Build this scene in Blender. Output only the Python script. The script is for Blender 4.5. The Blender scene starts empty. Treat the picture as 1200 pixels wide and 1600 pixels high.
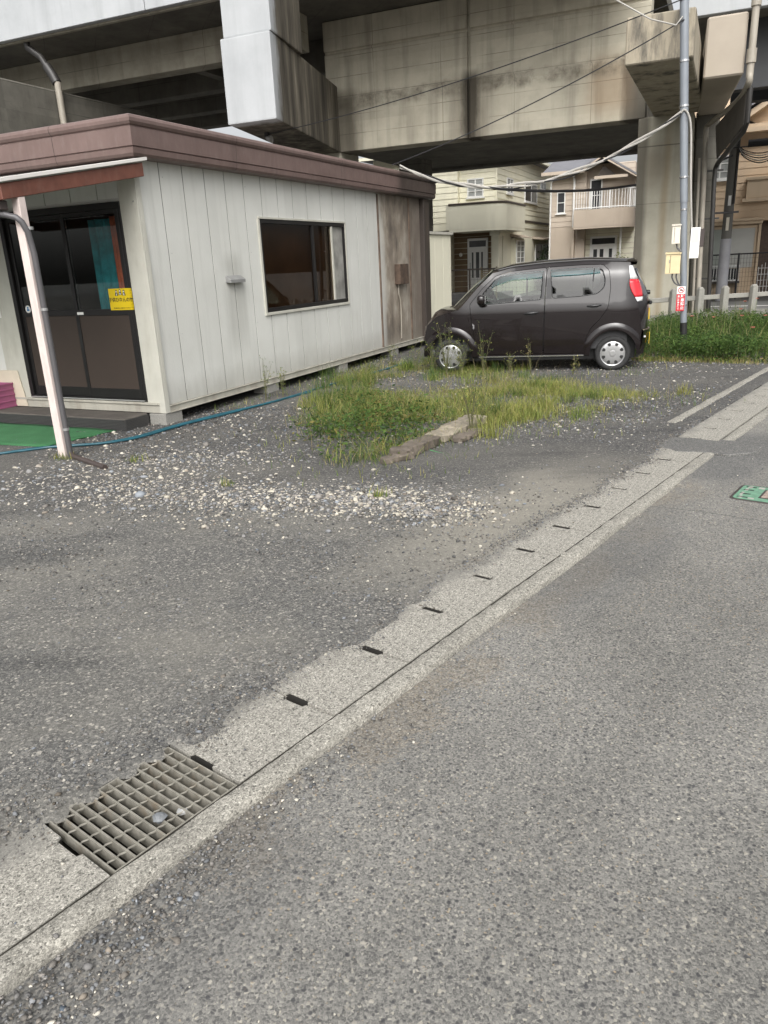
import bpy, bmesh, math, random
import numpy as np
from mathutils import Vector, Matrix
from mathutils.geometry import delaunay_2d_cdt

random.seed(7)
rng = np.random.default_rng(11)
PI = math.pi
R = math.radians
sc = bpy.context.scene
col = sc.collection

# ------------------------------------------------------------------ camera
cam = bpy.data.cameras.new('camera')
cam.sensor_fit = 'VERTICAL'
cam.sensor_height = 36.0
cam.lens = 36.0 * 1175.0 / 1600.0
cam.clip_start = 0.05
cam.clip_end = 2000
camo = bpy.data.objects.new('camera', cam)
col.objects.link(camo)
CAM_H = 1.68
_up = Vector((-167.0, 3558.0, 1175.0)).normalized()          # world up seen in camera axes
_fw = Vector((0, 0, -1)); _fw = (_fw - _fw.dot(_up) * _up).normalized()
_rt = _fw.cross(_up)
_m = Matrix((_rt, _fw, _up))                                 # camera -> world
camo.matrix_world = Matrix.Translation((0, 0, CAM_H)) @ _m.to_4x4()
sc.camera = camo

# ------------------------------------------------------------------ sky, sun, exposure
SUN_AZ = R(184.0)      # clockwise from +Y
SUN_EL = R(44.0)
w = bpy.data.worlds.new('World'); sc.world = w; w.use_nodes = True
wn = w.node_tree
bg = wn.nodes['Background']
sky = wn.nodes.new('ShaderNodeTexSky'); sky.sky_type = 'NISHITA'; sky.sun_disc = False
sky.sun_elevation = SUN_EL; sky.sun_rotation = SUN_AZ
sky.air_density = 1.0; sky.dust_density = 6.0; sky.ozone_density = 1.0
hs = wn.nodes.new('ShaderNodeHueSaturation'); hs.inputs['Saturation'].default_value = 0.16
wn.links.new(sky.outputs[0], hs.inputs['Color'])
wn.links.new(hs.outputs[0], bg.inputs['Color'])
bg.inputs['Strength'].default_value = 0.15
sl = bpy.data.lights.new('sun', 'SUN'); sl.energy = 1.15; sl.angle = R(55); sl.color = (1.0, 0.98, 0.945)
so = bpy.data.objects.new('sun', sl); col.objects.link(so)
sd = Vector((math.sin(SUN_AZ) * math.cos(SUN_EL), math.cos(SUN_AZ) * math.cos(SUN_EL), math.sin(SUN_EL)))
so.rotation_euler = (-sd).to_track_quat('-Z', 'Y').to_euler()
sc.view_settings.view_transform = 'Standard'
sc.view_settings.look = 'None'
sc.view_settings.exposure = 0.55
sc.view_settings.gamma = 1
sc.cycles.max_bounces = 8
sc.cycles.use_denoising = True

# ------------------------------------------------------------------ object helpers
def thing(name, label, cat, loc=(0, 0, 0), rotz=0.0, group=None):
    o = bpy.data.objects.new(name, None); col.objects.link(o)
    o.empty_display_size = 0.2
    o.location = loc; o.rotation_euler = (0, 0, rotz)
    o['label'] = label; o['category'] = cat
    if group: o['group'] = group
    return o

def tag(o, label, cat, group=None):
    o['label'] = label; o['category'] = cat
    if group: o['group'] = group
    return o

def struct(o, kind='structure'):
    o['kind'] = kind
    return o

class MB:
    def __init__(self):
        self.v = []; self.f = []
    def add(self, vs, fs):
        n = len(self.v); self.v += [tuple(p) for p in vs]
        self.f += [tuple(i + n for i in q) for q in fs]
    def box(self, x0, x1, y0, y1, z0, z1):
        self.hexa([(x0, y0, z0), (x1, y0, z0), (x1, y1, z0), (x0, y1, z0), (x0, y0, z1), (x1, y0, z1), (x1, y1, z1), (x0, y1, z1)])
        return self
    def hexa(self, p):
        self.add(p, [(3, 2, 1, 0), (4, 5, 6, 7), (0, 1, 5, 4), (1, 2, 6, 5), (2, 3, 7, 6), (3, 0, 4, 7)])
        return self
    def beam(self, a, b, w, h, up=(0, 0, 1)):
        a = Vector(a); b = Vector(b); d = (b - a).normalized(); s = d.cross(Vector(up)).normalized() * w / 2; u = s.cross(d).normalized() * h / 2
        self.hexa([a - s - u, a + s - u, b + s - u, b - s - u, a - s + u, a + s + u, b + s + u, b - s + u]); return self
    def tube(self, pts, r, n=8, closed=False):
        pts = [Vector(p) for p in pts]; k = len(pts)
        rs = r if isinstance(r, (list, tuple)) else [r] * k
        T = []
        for i in range(k):
            if closed: t = pts[(i + 1) % k] - pts[i - 1]
            else: t = pts[min(i + 1, k - 1)] - pts[max(i - 1, 0)]
            T.append(t.normalized())
        u = T[0].orthogonal().normalized(); base = len(self.v)
        for i in range(k):
            u = (u - T[i] * u.dot(T[i])).normalized(); v = T[i].cross(u)
            for j in range(n):
                a = 2 * PI * j / n
                self.v.append(tuple(pts[i] + (u * math.cos(a) + v * math.sin(a)) * rs[i]))
        for i in range(k if closed else k - 1):
            for j in range(n):
                i2 = (i + 1) % k
                self.f.append((base + i * n + j, base + i * n + (j + 1) % n, base + i2 * n + (j + 1) % n, base + i2 * n + j))
        if not closed:
            self.f.append(tuple(base + j for j in reversed(range(n)))); self.f.append(tuple(base + (k - 1) * n + j for j in range(n)))
        return self
    def prism(self, poly, fn, d0, d1):
        """poly of (u,v); fn(u,v,d)->xyz"""
        n = len(poly); A = [fn(u, v, d0) for u, v in poly]; B = [fn(u, v, d1) for u, v in poly]
        self.add(A + B, [tuple(reversed(range(n))), tuple(range(n, 2 * n))] + [(i, (i + 1) % n, n + (i + 1) % n, n + i) for i in range(n)])
        return self
    def lathe(self, prof, fn, n=24, a0=0, a1=2 * PI):
        """prof of (r,h); fn(r cos, r sin, h)->xyz"""
        base = len(self.v); full = abs(a1 - a0 - 2 * PI) < 1e-6; m = n if full else n + 1
        for r, h in prof:
            for j in range(m):
                a = a0 + (a1 - a0) * j / n
                self.v.append(tuple(fn(r * math.cos(a), r * math.sin(a), h)))
        for i in range(len(prof) - 1):
            for j in range(n):
                j2 = (j + 1) % m
                self.f.append((base + i * m + j, base + i * m + j2, base + (i + 1) * m + j2, base + (i + 1) * m + j))
        return self
    def quad(self, a, b, c, d):
        self.add([a, b, c, d], [(0, 1, 2, 3)]); return self
    def build(self, name, m, parent=None, bevel=0.0, smooth=False, seg=1, norm=True):
        me = bpy.data.meshes.new(name); me.from_pydata(self.v, [], self.f)
        bm = bmesh.new(); bm.from_mesh(me)
        if norm: bmesh.ops.recalc_face_normals(bm, faces=bm.faces)
        if bevel > 0:
            es = [e for e in bm.edges if len(e.link_faces) == 2 and e.calc_face_angle(0) > 0.6]
            bmesh.ops.bevel(bm, geom=es, offset=bevel, segments=seg, profile=0.7, affect='EDGES', clamp_overlap=True)
        if smooth:
            for fc in bm.faces: fc.smooth = True
            for e in bm.edges:
                if len(e.link_faces) == 2 and e.calc_face_angle(0) > 0.7: e.smooth = False
        bm.to_mesh(me); bm.free()
        me.materials.append(m)
        o = bpy.data.objects.new(name, me); col.objects.link(o)
        if parent is not None: o.parent = parent
        return o

def mesh_np(name, V, F, m, cols=None, parent=None, smooth=False):
    """fast mesh from numpy; F (n,k) all same size; cols per vertex (n,3)"""
    me = bpy.data.meshes.new(name)
    V = np.ascontiguousarray(V, dtype=np.float32); F = np.ascontiguousarray(F, dtype=np.int32)
    k = F.shape[1]
    me.vertices.add(len(V)); me.vertices.foreach_set('co', V.ravel())
    me.loops.add(F.size); me.loops.foreach_set('vertex_index', F.ravel())
    me.polygons.add(len(F)); me.polygons.foreach_set('loop_start', np.arange(0, F.size, k, dtype=np.int32))
    if smooth: me.polygons.foreach_set('use_smooth', np.ones(len(F), dtype=bool))
    me.update(calc_edges=True)
    if cols is not None:
        at = me.color_attributes.new('tint', 'FLOAT_COLOR', 'POINT')
        c4 = np.ones((len(V), 4), dtype=np.float32); c4[:, :3] = cols
        at.data.foreach_set('color', c4.ravel())
    me.materials.append(m)
    o = bpy.data.objects.new(name, me); col.objects.link(o)
    if parent is not None: o.parent = parent
    return o

# ------------------------------------------------------------------ material helpers
class NG:
    def __init__(self, name):
        self.m = bpy.data.materials.new(name); self.m.use_nodes = True
        self.t = self.m.node_tree; self.n = self.t.nodes; self.b = self.n['Principled BSDF']; self.out = self.n['Material Output']
        self.tc = self.n.new('ShaderNodeTexCoord')
    def L(self, a, b): self.t.links.new(a, b)
    def put(self, sock, v):
        if hasattr(v, 'is_output') or isinstance(v, bpy.types.NodeSocket): self.L(v, sock)
        elif isinstance(v, (tuple, list)):
            sock.default_value = tuple(v) + ((1.0,) if len(v) == 3 and len(sock.default_value) == 4 else ())
        else: sock.default_value = v
    @property
    def obj(self): return self.tc.outputs['Object']
    def world(self):
        g = self.n.new('ShaderNodeNewGeometry'); return g.outputs['Position']
    def mapv(self, vec, scale=(1, 1, 1), loc=(0, 0, 0), rot=(0, 0, 0)):
        k = self.n.new('ShaderNodeMapping'); self.L(vec, k.inputs['Vector']); k.inputs['Scale'].default_value = scale
        k.inputs['Location'].default_value = loc; k.inputs['Rotation'].default_value = rot; return k.outputs[0]
    def noise(self, scale, vec=None, detail=4.0, rough=0.55, dist=0.0):
        k = self.n.new('ShaderNodeTexNoise'); self.L(vec if vec is not None else self.obj, k.inputs['Vector'])
        k.inputs['Scale'].default_value = scale; k.inputs['Detail'].default_value = detail; k.inputs['Roughness'].default_value = rough
        k.inputs['Distortion'].default_value = dist; return k.outputs[0]
    def vor(self, scale, vec=None, feature='F1', out='Color', rand=1.0):
        k = self.n.new('ShaderNodeTexVoronoi'); k.feature = feature; self.L(vec if vec is not None else self.obj, k.inputs['Vector'])
        k.inputs['Scale'].default_value = scale; k.inputs['Randomness'].default_value = rand; return k.outputs[out]
    def ramp(self, fac, stops, interp='LINEAR'):
        k = self.n.new('ShaderNodeValToRGB'); self.L(fac, k.inputs[0]); cr = k.color_ramp; cr.interpolation = interp
        while len(cr.elements) < len(stops): cr.elements.new(0.5)
        for e, (p, c) in zip(cr.elements, stops):
            e.position = p; e.color = (c, c, c, 1) if not isinstance(c, (tuple, list)) else tuple(c) + (1,)
        return k.outputs[0]
    def mix(self, fac, a, b, mode='MIX'):
        k = self.n.new('ShaderNodeMix'); k.data_type = 'RGBA'; k.blend_type = mode
        self.put(k.inputs[0], fac); self.put(k.inputs[6], a); self.put(k.inputs[7], b); return k.outputs[2]
    def math(self, op, a, b=0.0, c=0.0):
        k = self.n.new('ShaderNodeMath'); k.operation = op
        self.put(k.inputs[0], a); self.put(k.inputs[1], b); self.put(k.inputs[2], c); return k.outputs[0]
    def sep(self, vec):
        k = self.n.new('ShaderNodeSeparateXYZ'); self.L(vec, k.inputs[0]); return k.outputs
    def hsep(self, colr):
        k = self.n.new('ShaderNodeSeparateColor'); self.L(colr, k.inputs[0]); return k.outputs
    def band(self, x, lo, hi, soft):
        """1 inside lo..hi with soft edges"""
        a = self.math('DIVIDE', self.math('SUBTRACT', x, lo), soft); b = self.math('DIVIDE', self.math('SUBTRACT', hi, x), soft)
        k = self.math('MINIMUM', a, b); k = self.math('ADD', k, 0.5); k2 = self.n.new('ShaderNodeClamp'); self.L(k, k2.inputs[0]); return k2.outputs[0]
    def lines(self, x, period, width):
        m = self.math('PINGPONG', x, period / 2)
        return self.math('LESS_THAN', m, width / 2)
    def bump(self, h, strength=0.3, dist=0.01, normal=None):
        k = self.n.new('ShaderNodeBump'); k.inputs['Strength'].default_value = strength; k.inputs['Distance'].default_value = dist
        self.L(h, k.inputs['Height'])
        if normal is not None: self.L(normal, k.inputs['Normal'])
        self.L(k.outputs[0], self.b.inputs['Normal']); return k.outputs[0]
    def base(self, c): self.put(self.b.inputs['Base Color'], c)
    def set(self, rough=0.6, metal=0.0, spec=None, coat=None):
        self.put(self.b.inputs['Roughness'], rough); self.b.inputs['Metallic'].default_value = metal
        if spec is not None: self.b.inputs['Specular IOR Level'].default_value = spec
        if coat is not None:
            self.b.inputs['Coat Weight'].default_value = coat; self.b.inputs['Coat Roughness'].default_value = 0.04
        return self.m

def simple(name, c, rough=0.6, metal=0.0, var=0.12, scale=3.0, bump=0.0, bscale=60.0, spec=None, coat=None, dirt=None):
    g = NG(name)
    f = g.noise(scale, detail=5, rough=0.6)
    lo = tuple(max(0, x * (1 - var)) for x in c); hi = tuple(x * (1 + var) for x in c)
    cc = g.ramp(f, [(0.3, lo), (0.7, hi)])
    if dirt:
        d = g.ramp(g.noise(scale * 2.3, g.mapv(g.obj, (1, 1, 0.25)), detail=6, rough=0.65), [(0.5, 0.0), (0.75, 1.0)])
        cc = g.mix(g.math('MULTIPLY', d, dirt[0]), cc, dirt[1])
    g.base(cc)
    if bump > 0: g.bump(g.noise(bscale, detail=3), bump, 0.004)
    return g.set(rough, metal, spec, coat)

def glassy(name, tint, trans=0.6, rough=0.02, refl=1.0):
    """thin pane: tinted see-through with fresnel reflection"""
    g = NG(name); g.n.remove(g.b)
    tr = g.n.new('ShaderNodeBsdfTransparent'); tr.inputs[0].default_value = tuple(trans * x for x in tint) + (1,)
    gl = g.n.new('ShaderNodeBsdfGlossy'); gl.inputs['Roughness'].default_value = rough; gl.inputs['Color'].default_value = (refl, refl, refl, 1)
    lw = g.n.new('ShaderNodeLayerWeight'); lw.inputs[0].default_value = 0.5
    fr_ = g.math('ADD', g.math('MULTIPLY', g.math('POWER', lw.outputs['Facing'], 4.0), 0.85), 0.05)
    mx = g.n.new('ShaderNodeMixShader'); g.L(fr_, mx.inputs[0]); g.L(tr.outputs[0], mx.inputs[1]); g.L(gl.outputs[0], mx.inputs[2])
    g.L(mx.outputs[0], g.out.inputs[0]); return g.m

M = {}
def tinted(name, rough=0.85, spec=0.3):
    g = NG(name); k = g.n.new('ShaderNodeVertexColor'); k.layer_name = 'tint'
    g.base(k.outputs[0]); return g.set(rough, 0, spec)
M['stone'] = tinted('loose_stone')
def leafm(name):
    g = NG(name); k = g.n.new('ShaderNodeVertexColor'); k.layer_name = 'tint'
    g.base(k.outputs[0]); g.set(0.6, 0, 0.25)
    tl = g.n.new('ShaderNodeBsdfTranslucent'); g.L(k.outputs[0], tl.inputs[0])
    mx = g.n.new('ShaderNodeMixShader'); mx.inputs[0].default_value = 0.3
    g.L(g.b.outputs[0], mx.inputs[1]); g.L(tl.outputs[0], mx.inputs[2]); g.L(mx.outputs[0], g.out.inputs[0]); return g.m
M['leaf'] = leafm('leaf')

# gutter frame: origin, along, across (towards the lot)
G0 = Vector((-1.064, 1.529, 0)); GD = Vector((.627, .779, 0)); GN = Vector((-.779, .627, 0))
G_ANG = math.atan2(.779, .627)
def gut(d, n, z=0.0): return G0 + GD * d + GN * n + Vector((0, 0, z))

def m_asphalt():
    g = NG('worn_asphalt'); p = g.obj                      # road object sits in the gutter frame: x along, y across
    warp = g.n.new('ShaderNodeVectorMath'); warp.operation = 'MULTIPLY_ADD'
    nz = g.n.new('ShaderNodeTexNoise'); g.L(p, nz.inputs['Vector']); nz.inputs['Scale'].default_value = 90; nz.inputs['Detail'].default_value = 2
    g.L(nz.outputs['Color'], warp.inputs[0]); warp.inputs[1].default_value = (.007, .007, .007); g.L(p, warp.inputs[2]); q = warp.outputs[0]
    big = g.vor(58, q); mid = g.vor(140, q); sm = g.vor(360, p); med = g.vor(92, g.mapv(q, loc=(3.1, 1.7, 0)))
    gb = g.hsep(big)[0]; gm = g.hsep(mid)[0]; gs = g.hsep(sm)[0]; ge = g.hsep(med)[0]
    c = g.ramp(gs, [(0.0, (.09, .088, .082)), (0.5, (.18, .175, .16)), (1.0, (.29, .28, .25))])
    c = g.mix(0.6, c, g.ramp(gm, [(0.0, (.05, .05, .051)), (0.22, (.115, .113, .108)), (0.65, (.205, .199, .183)), (0.93, (.27, .26, .235)), (1.0, (.44, .41, .34))]))
    dm = g.vor(92, g.mapv(q, loc=(3.1, 1.7, 0)), out='Distance'); corem = g.ramp(dm, [(0.28, 1.0), (0.46, 0.0)])
    c = g.mix(g.math('MULTIPLY', g.math('MULTIPLY', g.ramp(ge, [(0.64, 0.0), (0.72, 1.0)]), corem), 0.72), c, (.066, .065, .066))
    c = g.mix(g.math('MULTIPLY', g.math('MULTIPLY', g.ramp(g.hsep(med)[1], [(0.90, 0.0), (0.94, 1.0)]), corem), 0.6), c, (.33, .305, .25))
    c = g.mix(g.math('MULTIPLY', g.ramp(g.hsep(med)[2], [(0.955, 0.0), (0.97, 1.0)]), corem), c, (.29, .235, .165))
    bd = g.vor(58, q, out='Distance')
    core = g.ramp(bd, [(0.26, 1.0), (0.44, 0.0)])
    dk = g.math('MULTIPLY', g.ramp(gb, [(0.86, 0.0), (0.90, 1.0)]), core)
    c = g.mix(g.math('MULTIPLY', dk, 0.85), c, (.05, .05, .053))
    lt = g.math('MULTIPLY', g.ramp(g.hsep(big)[1], [(0.955, 0.0), (0.975, 1.0)]), core)
    c = g.mix(g.math('MULTIPLY', lt, 0.75), c, (.40, .375, .32))
    y = g.sep(p)[1]; x = g.sep(p)[0]
    def rough_mask(m): return g.ramp(g.math('ADD', m, g.math('MULTIPLY', g.math('SUBTRACT', g.math('MULTIPLY', g.math('ADD', gm, ge), 0.5), 0.5), 0.9)), [(0.42, 0.0), (0.58, 1.0)])
    patch = g.noise(0.7, p, detail=7, rough=0.65)
    c = g.mix(1.0, c, g.ramp(patch, [(0.3, .76), (0.7, 1.12)]), 'MULTIPLY')
    trk = g.noise(1.6, g.mapv(p, (0.12, 1.0, 1)), detail=4)
    c = g.mix(1.0, c, g.ramp(trk, [(0.3, .88), (0.7, 1.1)]), 'MULTIPLY')
    oil = g.ramp(g.noise(1.9, g.mapv(p, loc=(7, 3, 0)), detail=5, rough=0.6), [(0.64, 0.0), (0.74, 0.5)])
    c = g.mix(oil, c, g.mix(1.0, c, (.55, .55, .56), 'MULTIPLY'))
    # brown soil washed against the kerb, dark crumbled strip, patch, fine cracks
    wob = g.noise(1.7, p, detail=6, rough=0.65)
    yy = g.math('ADD', y, g.math('MULTIPLY', g.math('SUBTRACT', wob, 0.5), 0.5))
    soil = g.math('MULTIPLY', g.band(yy, -0.34, 0.2, 0.14), g.ramp(g.noise(2.1, p, detail=5), [(0.40, 0.0), (0.62, 1.0)]))
    soil = rough_mask(g.math('MULTIPLY', soil, g.band(x, 0.2, 5.2, 1.2)))
    fine = g.noise(70, p, detail=4, rough=0.7)
    c = g.mix(g.math('MULTIPLY', soil, g.ramp(ge, [(0.0, 0.15), (1.0, 0.75)])), c, g.mix(1.0, g.ramp(fine, [(0.3, (.12, .103, .08)), (0.7, (.29, .255, .205))]), g.ramp(gm, [(0.0, .55), (0.6, 1.0), (1.0, 1.35)]), 'MULTIPLY'))
    dkz = rough_mask(g.math('MULTIPLY', g.band(yy, -0.5, 0.2, 0.25), g.band(x, -2.5, 0.75, 0.5)))
    c = g.mix(g.math('MULTIPLY', dkz, 0.5), c, g.ramp(gm, [(0.2, (.05, .05, .05)), (0.9, (.15, .147, .14))]))
    patchd = g.math('MULTIPLY', g.band(yy, -0.52, 0.5, 0.2), g.math('ADD', g.math('MULTIPLY', g.band(x, 2.6, 4.4, 0.7), 0.55), g.band(x, 5.4, 7.2, 0.5)))
    c = g.mix(g.math('MULTIPLY', rough_mask(patchd), 0.55), c, g.ramp(gm, [(0.2, (.06, .062, .064)), (0.9, (.14, .14, .138))]))
    crw = g.math('ADD', g.vor(0.75, g.mapv(p, (1, 1.4, 1)), 'DISTANCE_TO_EDGE', 'Distance'), g.math('MULTIPLY', g.math('SUBTRACT', g.noise(9, p, detail=6, rough=0.7), 0.5), 0.035))
    crk = g.math('MULTIPLY', g.ramp(crw, [(0.0, 1.0), (0.0035, 0.0)]), g.ramp(g.noise(0.6, p), [(0.48, 0.0), (0.56, 1.0)]))
    c = g.mix(g.math('MULTIPLY', crk, 0.12), c, (.03, .03, .03))
    seam = g.band(g.math('ADD', x, g.math('MULTIPLY', wob, 0.03)), 4.59, 4.605, 0.012)
    c = g.mix(g.math('MULTIPLY', seam, 0.5), c, (.06, .06, .06))
    g.base(c)
    h = g.math('ADD', g.math('MULTIPLY', g.ramp(bd, [(0.0, 1.0), (0.5, 0.0)]), 0.5), g.math('ADD', g.math('MULTIPLY', g.vor(140, q, out='Distance'), -0.6), g.math('MULTIPLY', crk, -0.3)))
    g.bump(h, 0.4, 0.004)
    return g.set(0.85, 0, 0.3)
M['asphalt'] = m_asphalt()

def m_lot():
    g = NG('gravel_lot_ground'); p = g.obj
    big = g.vor(48, p); mid = g.vor(95, p); sm = g.vor(230, p)
    gb = g.hsep(big)[0]; gm = g.hsep(mid)[0]; gs = g.hsep(sm)[0]
    c = g.ramp(gs, [(0.0, (.05, .05, .049)), (0.5, (.115, .113, .106)), (0.9, (.195, .19, .174)), (1.0, (.42, .395, .35))])
    c = g.mix(0.55, c, g.ramp(gm, [(0.0, (.03, .03, .031)), (0.4, (.085, .084, .081)), (0.82, (.165, .16, .148)), (0.95, (.27, .257, .23)), (1.0, (.58, .54, .465))]))
    bd = g.vor(48, p, out='Distance'); core = g.ramp(bd, [(0.28, 1.0), (0.42, 0.0)])
    st = g.math('MULTIPLY', g.ramp(gb, [(0.78, 0.0), (0.80, 1.0)]), core)
    sc_ = g.ramp(g.hsep(big)[1], [(0.0, (.09, .09, .095)), (0.6, (.17, .165, .155)), (0.93, (.25, .235, .21)), (1.0, (.5, .47, .4))])
    c = g.mix(g.math('MULTIPLY', st, 0.8), c, sc_)
    # dusty beige wheel-worn areas and dark damp-looking areas
    nb = g.noise(0.55, g.mapv(p, (1, 1.6, 1), rot=(0, 0, -0.3)), detail=6, rough=0.62)
    dust = g.ramp(nb, [(0.44, 0.0), (0.66, 1.0)])
    fine = g.noise(120, p, detail=3, rough=0.7)
    dustc = g.ramp(fine, [(0.3, (.15, .142, .122)), (0.7, (.28, .265, .228))])
    c = g.mix(g.math('MULTIPLY', dust, 0.55), c, dustc)
    gx = g.sep(g.mapv(p, rot=(0, 0, -G_ANG)))            # rotated copy: x along the gutter
    n_ = g.math('ADD', g.math('SUBTRACT', gx[1], 1.788), 0.0)   # distance across from the seam line
    wob = g.noise(1.3, p, detail=6, rough=0.65)
    nn = g.math('ADD', n_, g.math('MULTIPLY', g.math('SUBTRACT', wob, 0.5), 0.7))
    near = g.band(nn, 0.2, 0.95, 0.3)
    near = g.math('MULTIPLY', near, g.band(gx[0], 3.4, 5.8, 1.2))
    c = g.mix(g.math('MULTIPLY', near, 0.6), c, g.ramp(fine, [(0.3, (.2, .187, .155)), (0.7, (.35, .327, .275))]))
    dk = g.ramp(g.noise(0.8, g.mapv(p, (0.7, 2.0, 1), loc=(3, 1, 0), rot=(0, 0, 0.1)), detail=5), [(0.55, 0.0), (0.72, 1.0)])
    c = g.mix(g.math('MULTIPLY', dk, 0.8), c, g.mix(1.0, c, (.52, .53, .55), 'MULTIPLY'))
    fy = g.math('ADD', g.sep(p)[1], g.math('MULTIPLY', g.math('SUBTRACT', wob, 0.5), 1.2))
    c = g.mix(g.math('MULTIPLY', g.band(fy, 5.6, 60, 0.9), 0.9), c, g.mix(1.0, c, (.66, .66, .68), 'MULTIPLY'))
    g.base(c)
    h = g.math('ADD', g.math('MULTIPLY', st, 0.8), g.math('ADD', g.math('MULTIPLY', g.noise(160, p, detail=3), 0.5), g.math('MULTIPLY', g.noise(12, p, detail=3), 1.2)))
    g.bump(h, 0.6, 0.006)
    return g.set(0.9, 0, 0.25)
M['lot'] = m_lot()

def m_concrete(name, lo, hi, speck=0.0, stain=0.5, form=False, streak=0.0, stainc=(.05, .045, .035), bump=0.25, extra=None, lichen=None):
    g = NG(name); p = g.obj
    c = g.ramp(g.noise(1.1, p, detail=8, rough=0.62), [(0.3, lo), (0.7, hi)])
    if speck > 0:
        s1 = g.hsep(g.vor(150, p))[0]; s2 = g.hsep(g.vor(330, p))[0]
        c = g.mix(speck, c, g.mix(1.0, c, g.ramp(s1, [(0.0, .35), (0.15, .75), (0.7, 1.1), (0.95, 1.3), (1.0, 1.7)]), 'MULTIPLY'))
        c = g.mix(speck, c, g.mix(1.0, c, g.ramp(s2, [(0.0, .5), (0.5, 1.0), (1.0, 1.4)]), 'MULTIPLY'))
    if streak > 0:
        sp = g.mapv(p, (2.2, 2.2, 0.16))
        s = g.ramp(g.noise(1.5, sp, detail=7, rough=0.62), [(0.48, 0.0), (0.72, 1.0)])
        c = g.mix(g.math('MULTIPLY', s, streak), c, stainc)
    if stain > 0:
        s = g.ramp(g.noise(2.7, p, detail=8, rough=0.7), [(0.5, 0.0), (0.8, 1.0)])
        c = g.mix(g.math('MULTIPLY', s, stain), c, tuple(0.5 * x for x in lo))
    if form:
        z = g.sep(p)[2]; x = g.sep(p)[0]; y = g.sep(p)[1]
        xx = g.math('ADD', x, y)
        ln = g.math('MAXIMUM', g.lines(z, 0.45, 0.014), g.lines(xx, 1.8, 0.014))
        ln = g.math('MULTIPLY', ln, g.ramp(g.noise(0.8, p, detail=4), [(0.38, 0.0), (0.55, 0.8)]))
        c = g.mix(ln, c, tuple(0.45 * v for v in lo))
        cell = g.vor(1.0, g.mapv(p, (0.55, 0.55, 2.2)), rand=0.0)
        c = g.mix(1.0, c, g.ramp(g.hsep(cell)[0], [(0.0, .92), (1.0, 1.06)]), 'MULTIPLY')
    if extra: c = extra(g, p, c)
    g.base(c)
    g.bump(g.math('ADD', g.noise(35, p, detail=6, rough=0.65), g.math('MULTIPLY', g.noise(4, p, detail=3), 0.6)), bump, 0.006)
    return g.set(0.9, 0, 0.25)

def lid_dirt(g, p, c):
    y = g.sep(p)[1]; wob = g.noise(5.0, g.world(), detail=6, rough=0.7)
    yy = g.math('ADD', y, g.math('MULTIPLY', g.math('SUBTRACT', wob, 0.5), 0.42))
    return g.mix(g.math('MULTIPLY', g.band(yy, 0.33, 2.0, 0.11), 0.85), c, g.ramp(g.noise(130, g.world(), detail=3, rough=0.7), [(0.3, (.11, .107, .098)), (0.7, (.235, .226, .203))]))
M['lid'] = m_concrete('drain_cover_concrete', (.262, .250, .220), (.37, .354, .312), speck=0.9, stain=0.3, bump=0.35, extra=lid_dirt)
M['kerb'] = m_concrete('kerb_concrete', (.235, .224, .196), (.335, .32, .28), speck=0.9, stain=0.45, bump=0.45)
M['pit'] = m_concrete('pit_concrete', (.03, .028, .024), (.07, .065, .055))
def girder_stain(g, p, c):
    x, y, z = g.sep(p)[0], g.sep(p)[1], g.sep(p)[2]
    wob = g.noise(3.0, g.mapv(p, (1, 1, 0.3)), detail=6, rough=0.65)
    wx = g.math('ADD', x, g.math('MULTIPLY', g.math('SUBTRACT', wob, 0.5), 0.35))
    # run-off below the drainage slot
    s = g.math('MULTIPLY', g.band(wx, -4.87, -4.5, 0.16), g.band(z, 4.3, 5.95, 0.25))
    c = g.mix(g.math('MULTIPLY', s, 0.93), c, (.03, .027, .023))
    s0 = g.math('MULTIPLY', g.band(wx, -5.2, -4.2, 0.5), g.band(z, 4.3, 5.85, 0.4))
    c = g.mix(g.math('MULTIPLY', s0, 0.45), c, (.09, .075, .055))
    # stains at the ends by the cross beams
    s2 = g.math('MULTIPLY', g.band(wx, -8.5, -7.75, 0.25), g.band(z, 4.3, 5.9, 0.3))
    c = g.mix(g.math('MULTIPLY', s2, 0.75), c, (.07, .06, .045))
    s3 = g.math('MULTIPLY', g.band(wx, -1.12, -0.5, 0.2), g.band(z, 4.2, 5.9, 0.3))
    c = g.mix(g.math('MULTIPLY', s3, 0.85), c, (.05, .044, .036))
    s4 = g.math('MULTIPLY', g.band(wx, -1.9, -1.0, 0.5), g.band(z, 4.7, 5.9, 0.5))
    c = g.mix(g.math('MULTIPLY', s4, 0.5), c, (.25, .16, .085))
    # mildew under the step
    wz = g.math('ADD', z, g.math('MULTIPLY', g.math('SUBTRACT', wob, 0.5), 0.35))
    s5 = g.math('MULTIPLY', g.band(wz, 5.52, 5.86, 0.12), g.ramp(g.noise(2.2, p, detail=7, rough=0.7), [(0.4, 0.0), (0.65, 1.0)]))
    c = g.mix(g.math('MULTIPLY', s5, 0.8), c, (.1, .088, .066))
    return c
M['girder'] = m_concrete('girder_concrete', (.40, .37, .295), (.53, .495, .40), stain=0.25, form=True, streak=0.42, stainc=(.085, .075, .058), extra=girder_stain)
M['conc'] = m_concrete('viaduct_concrete', (.27, .25, .2), (.40, .375, .305), stain=0.35, form=True, streak=0.35)
M['concshade'] = m_concrete('shaded_concrete', (.10, .095, .082), (.17, .16, .135), stain=0.4, form=True, streak=0.3)  # stained concrete with the shade under the deck put into its colour
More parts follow.
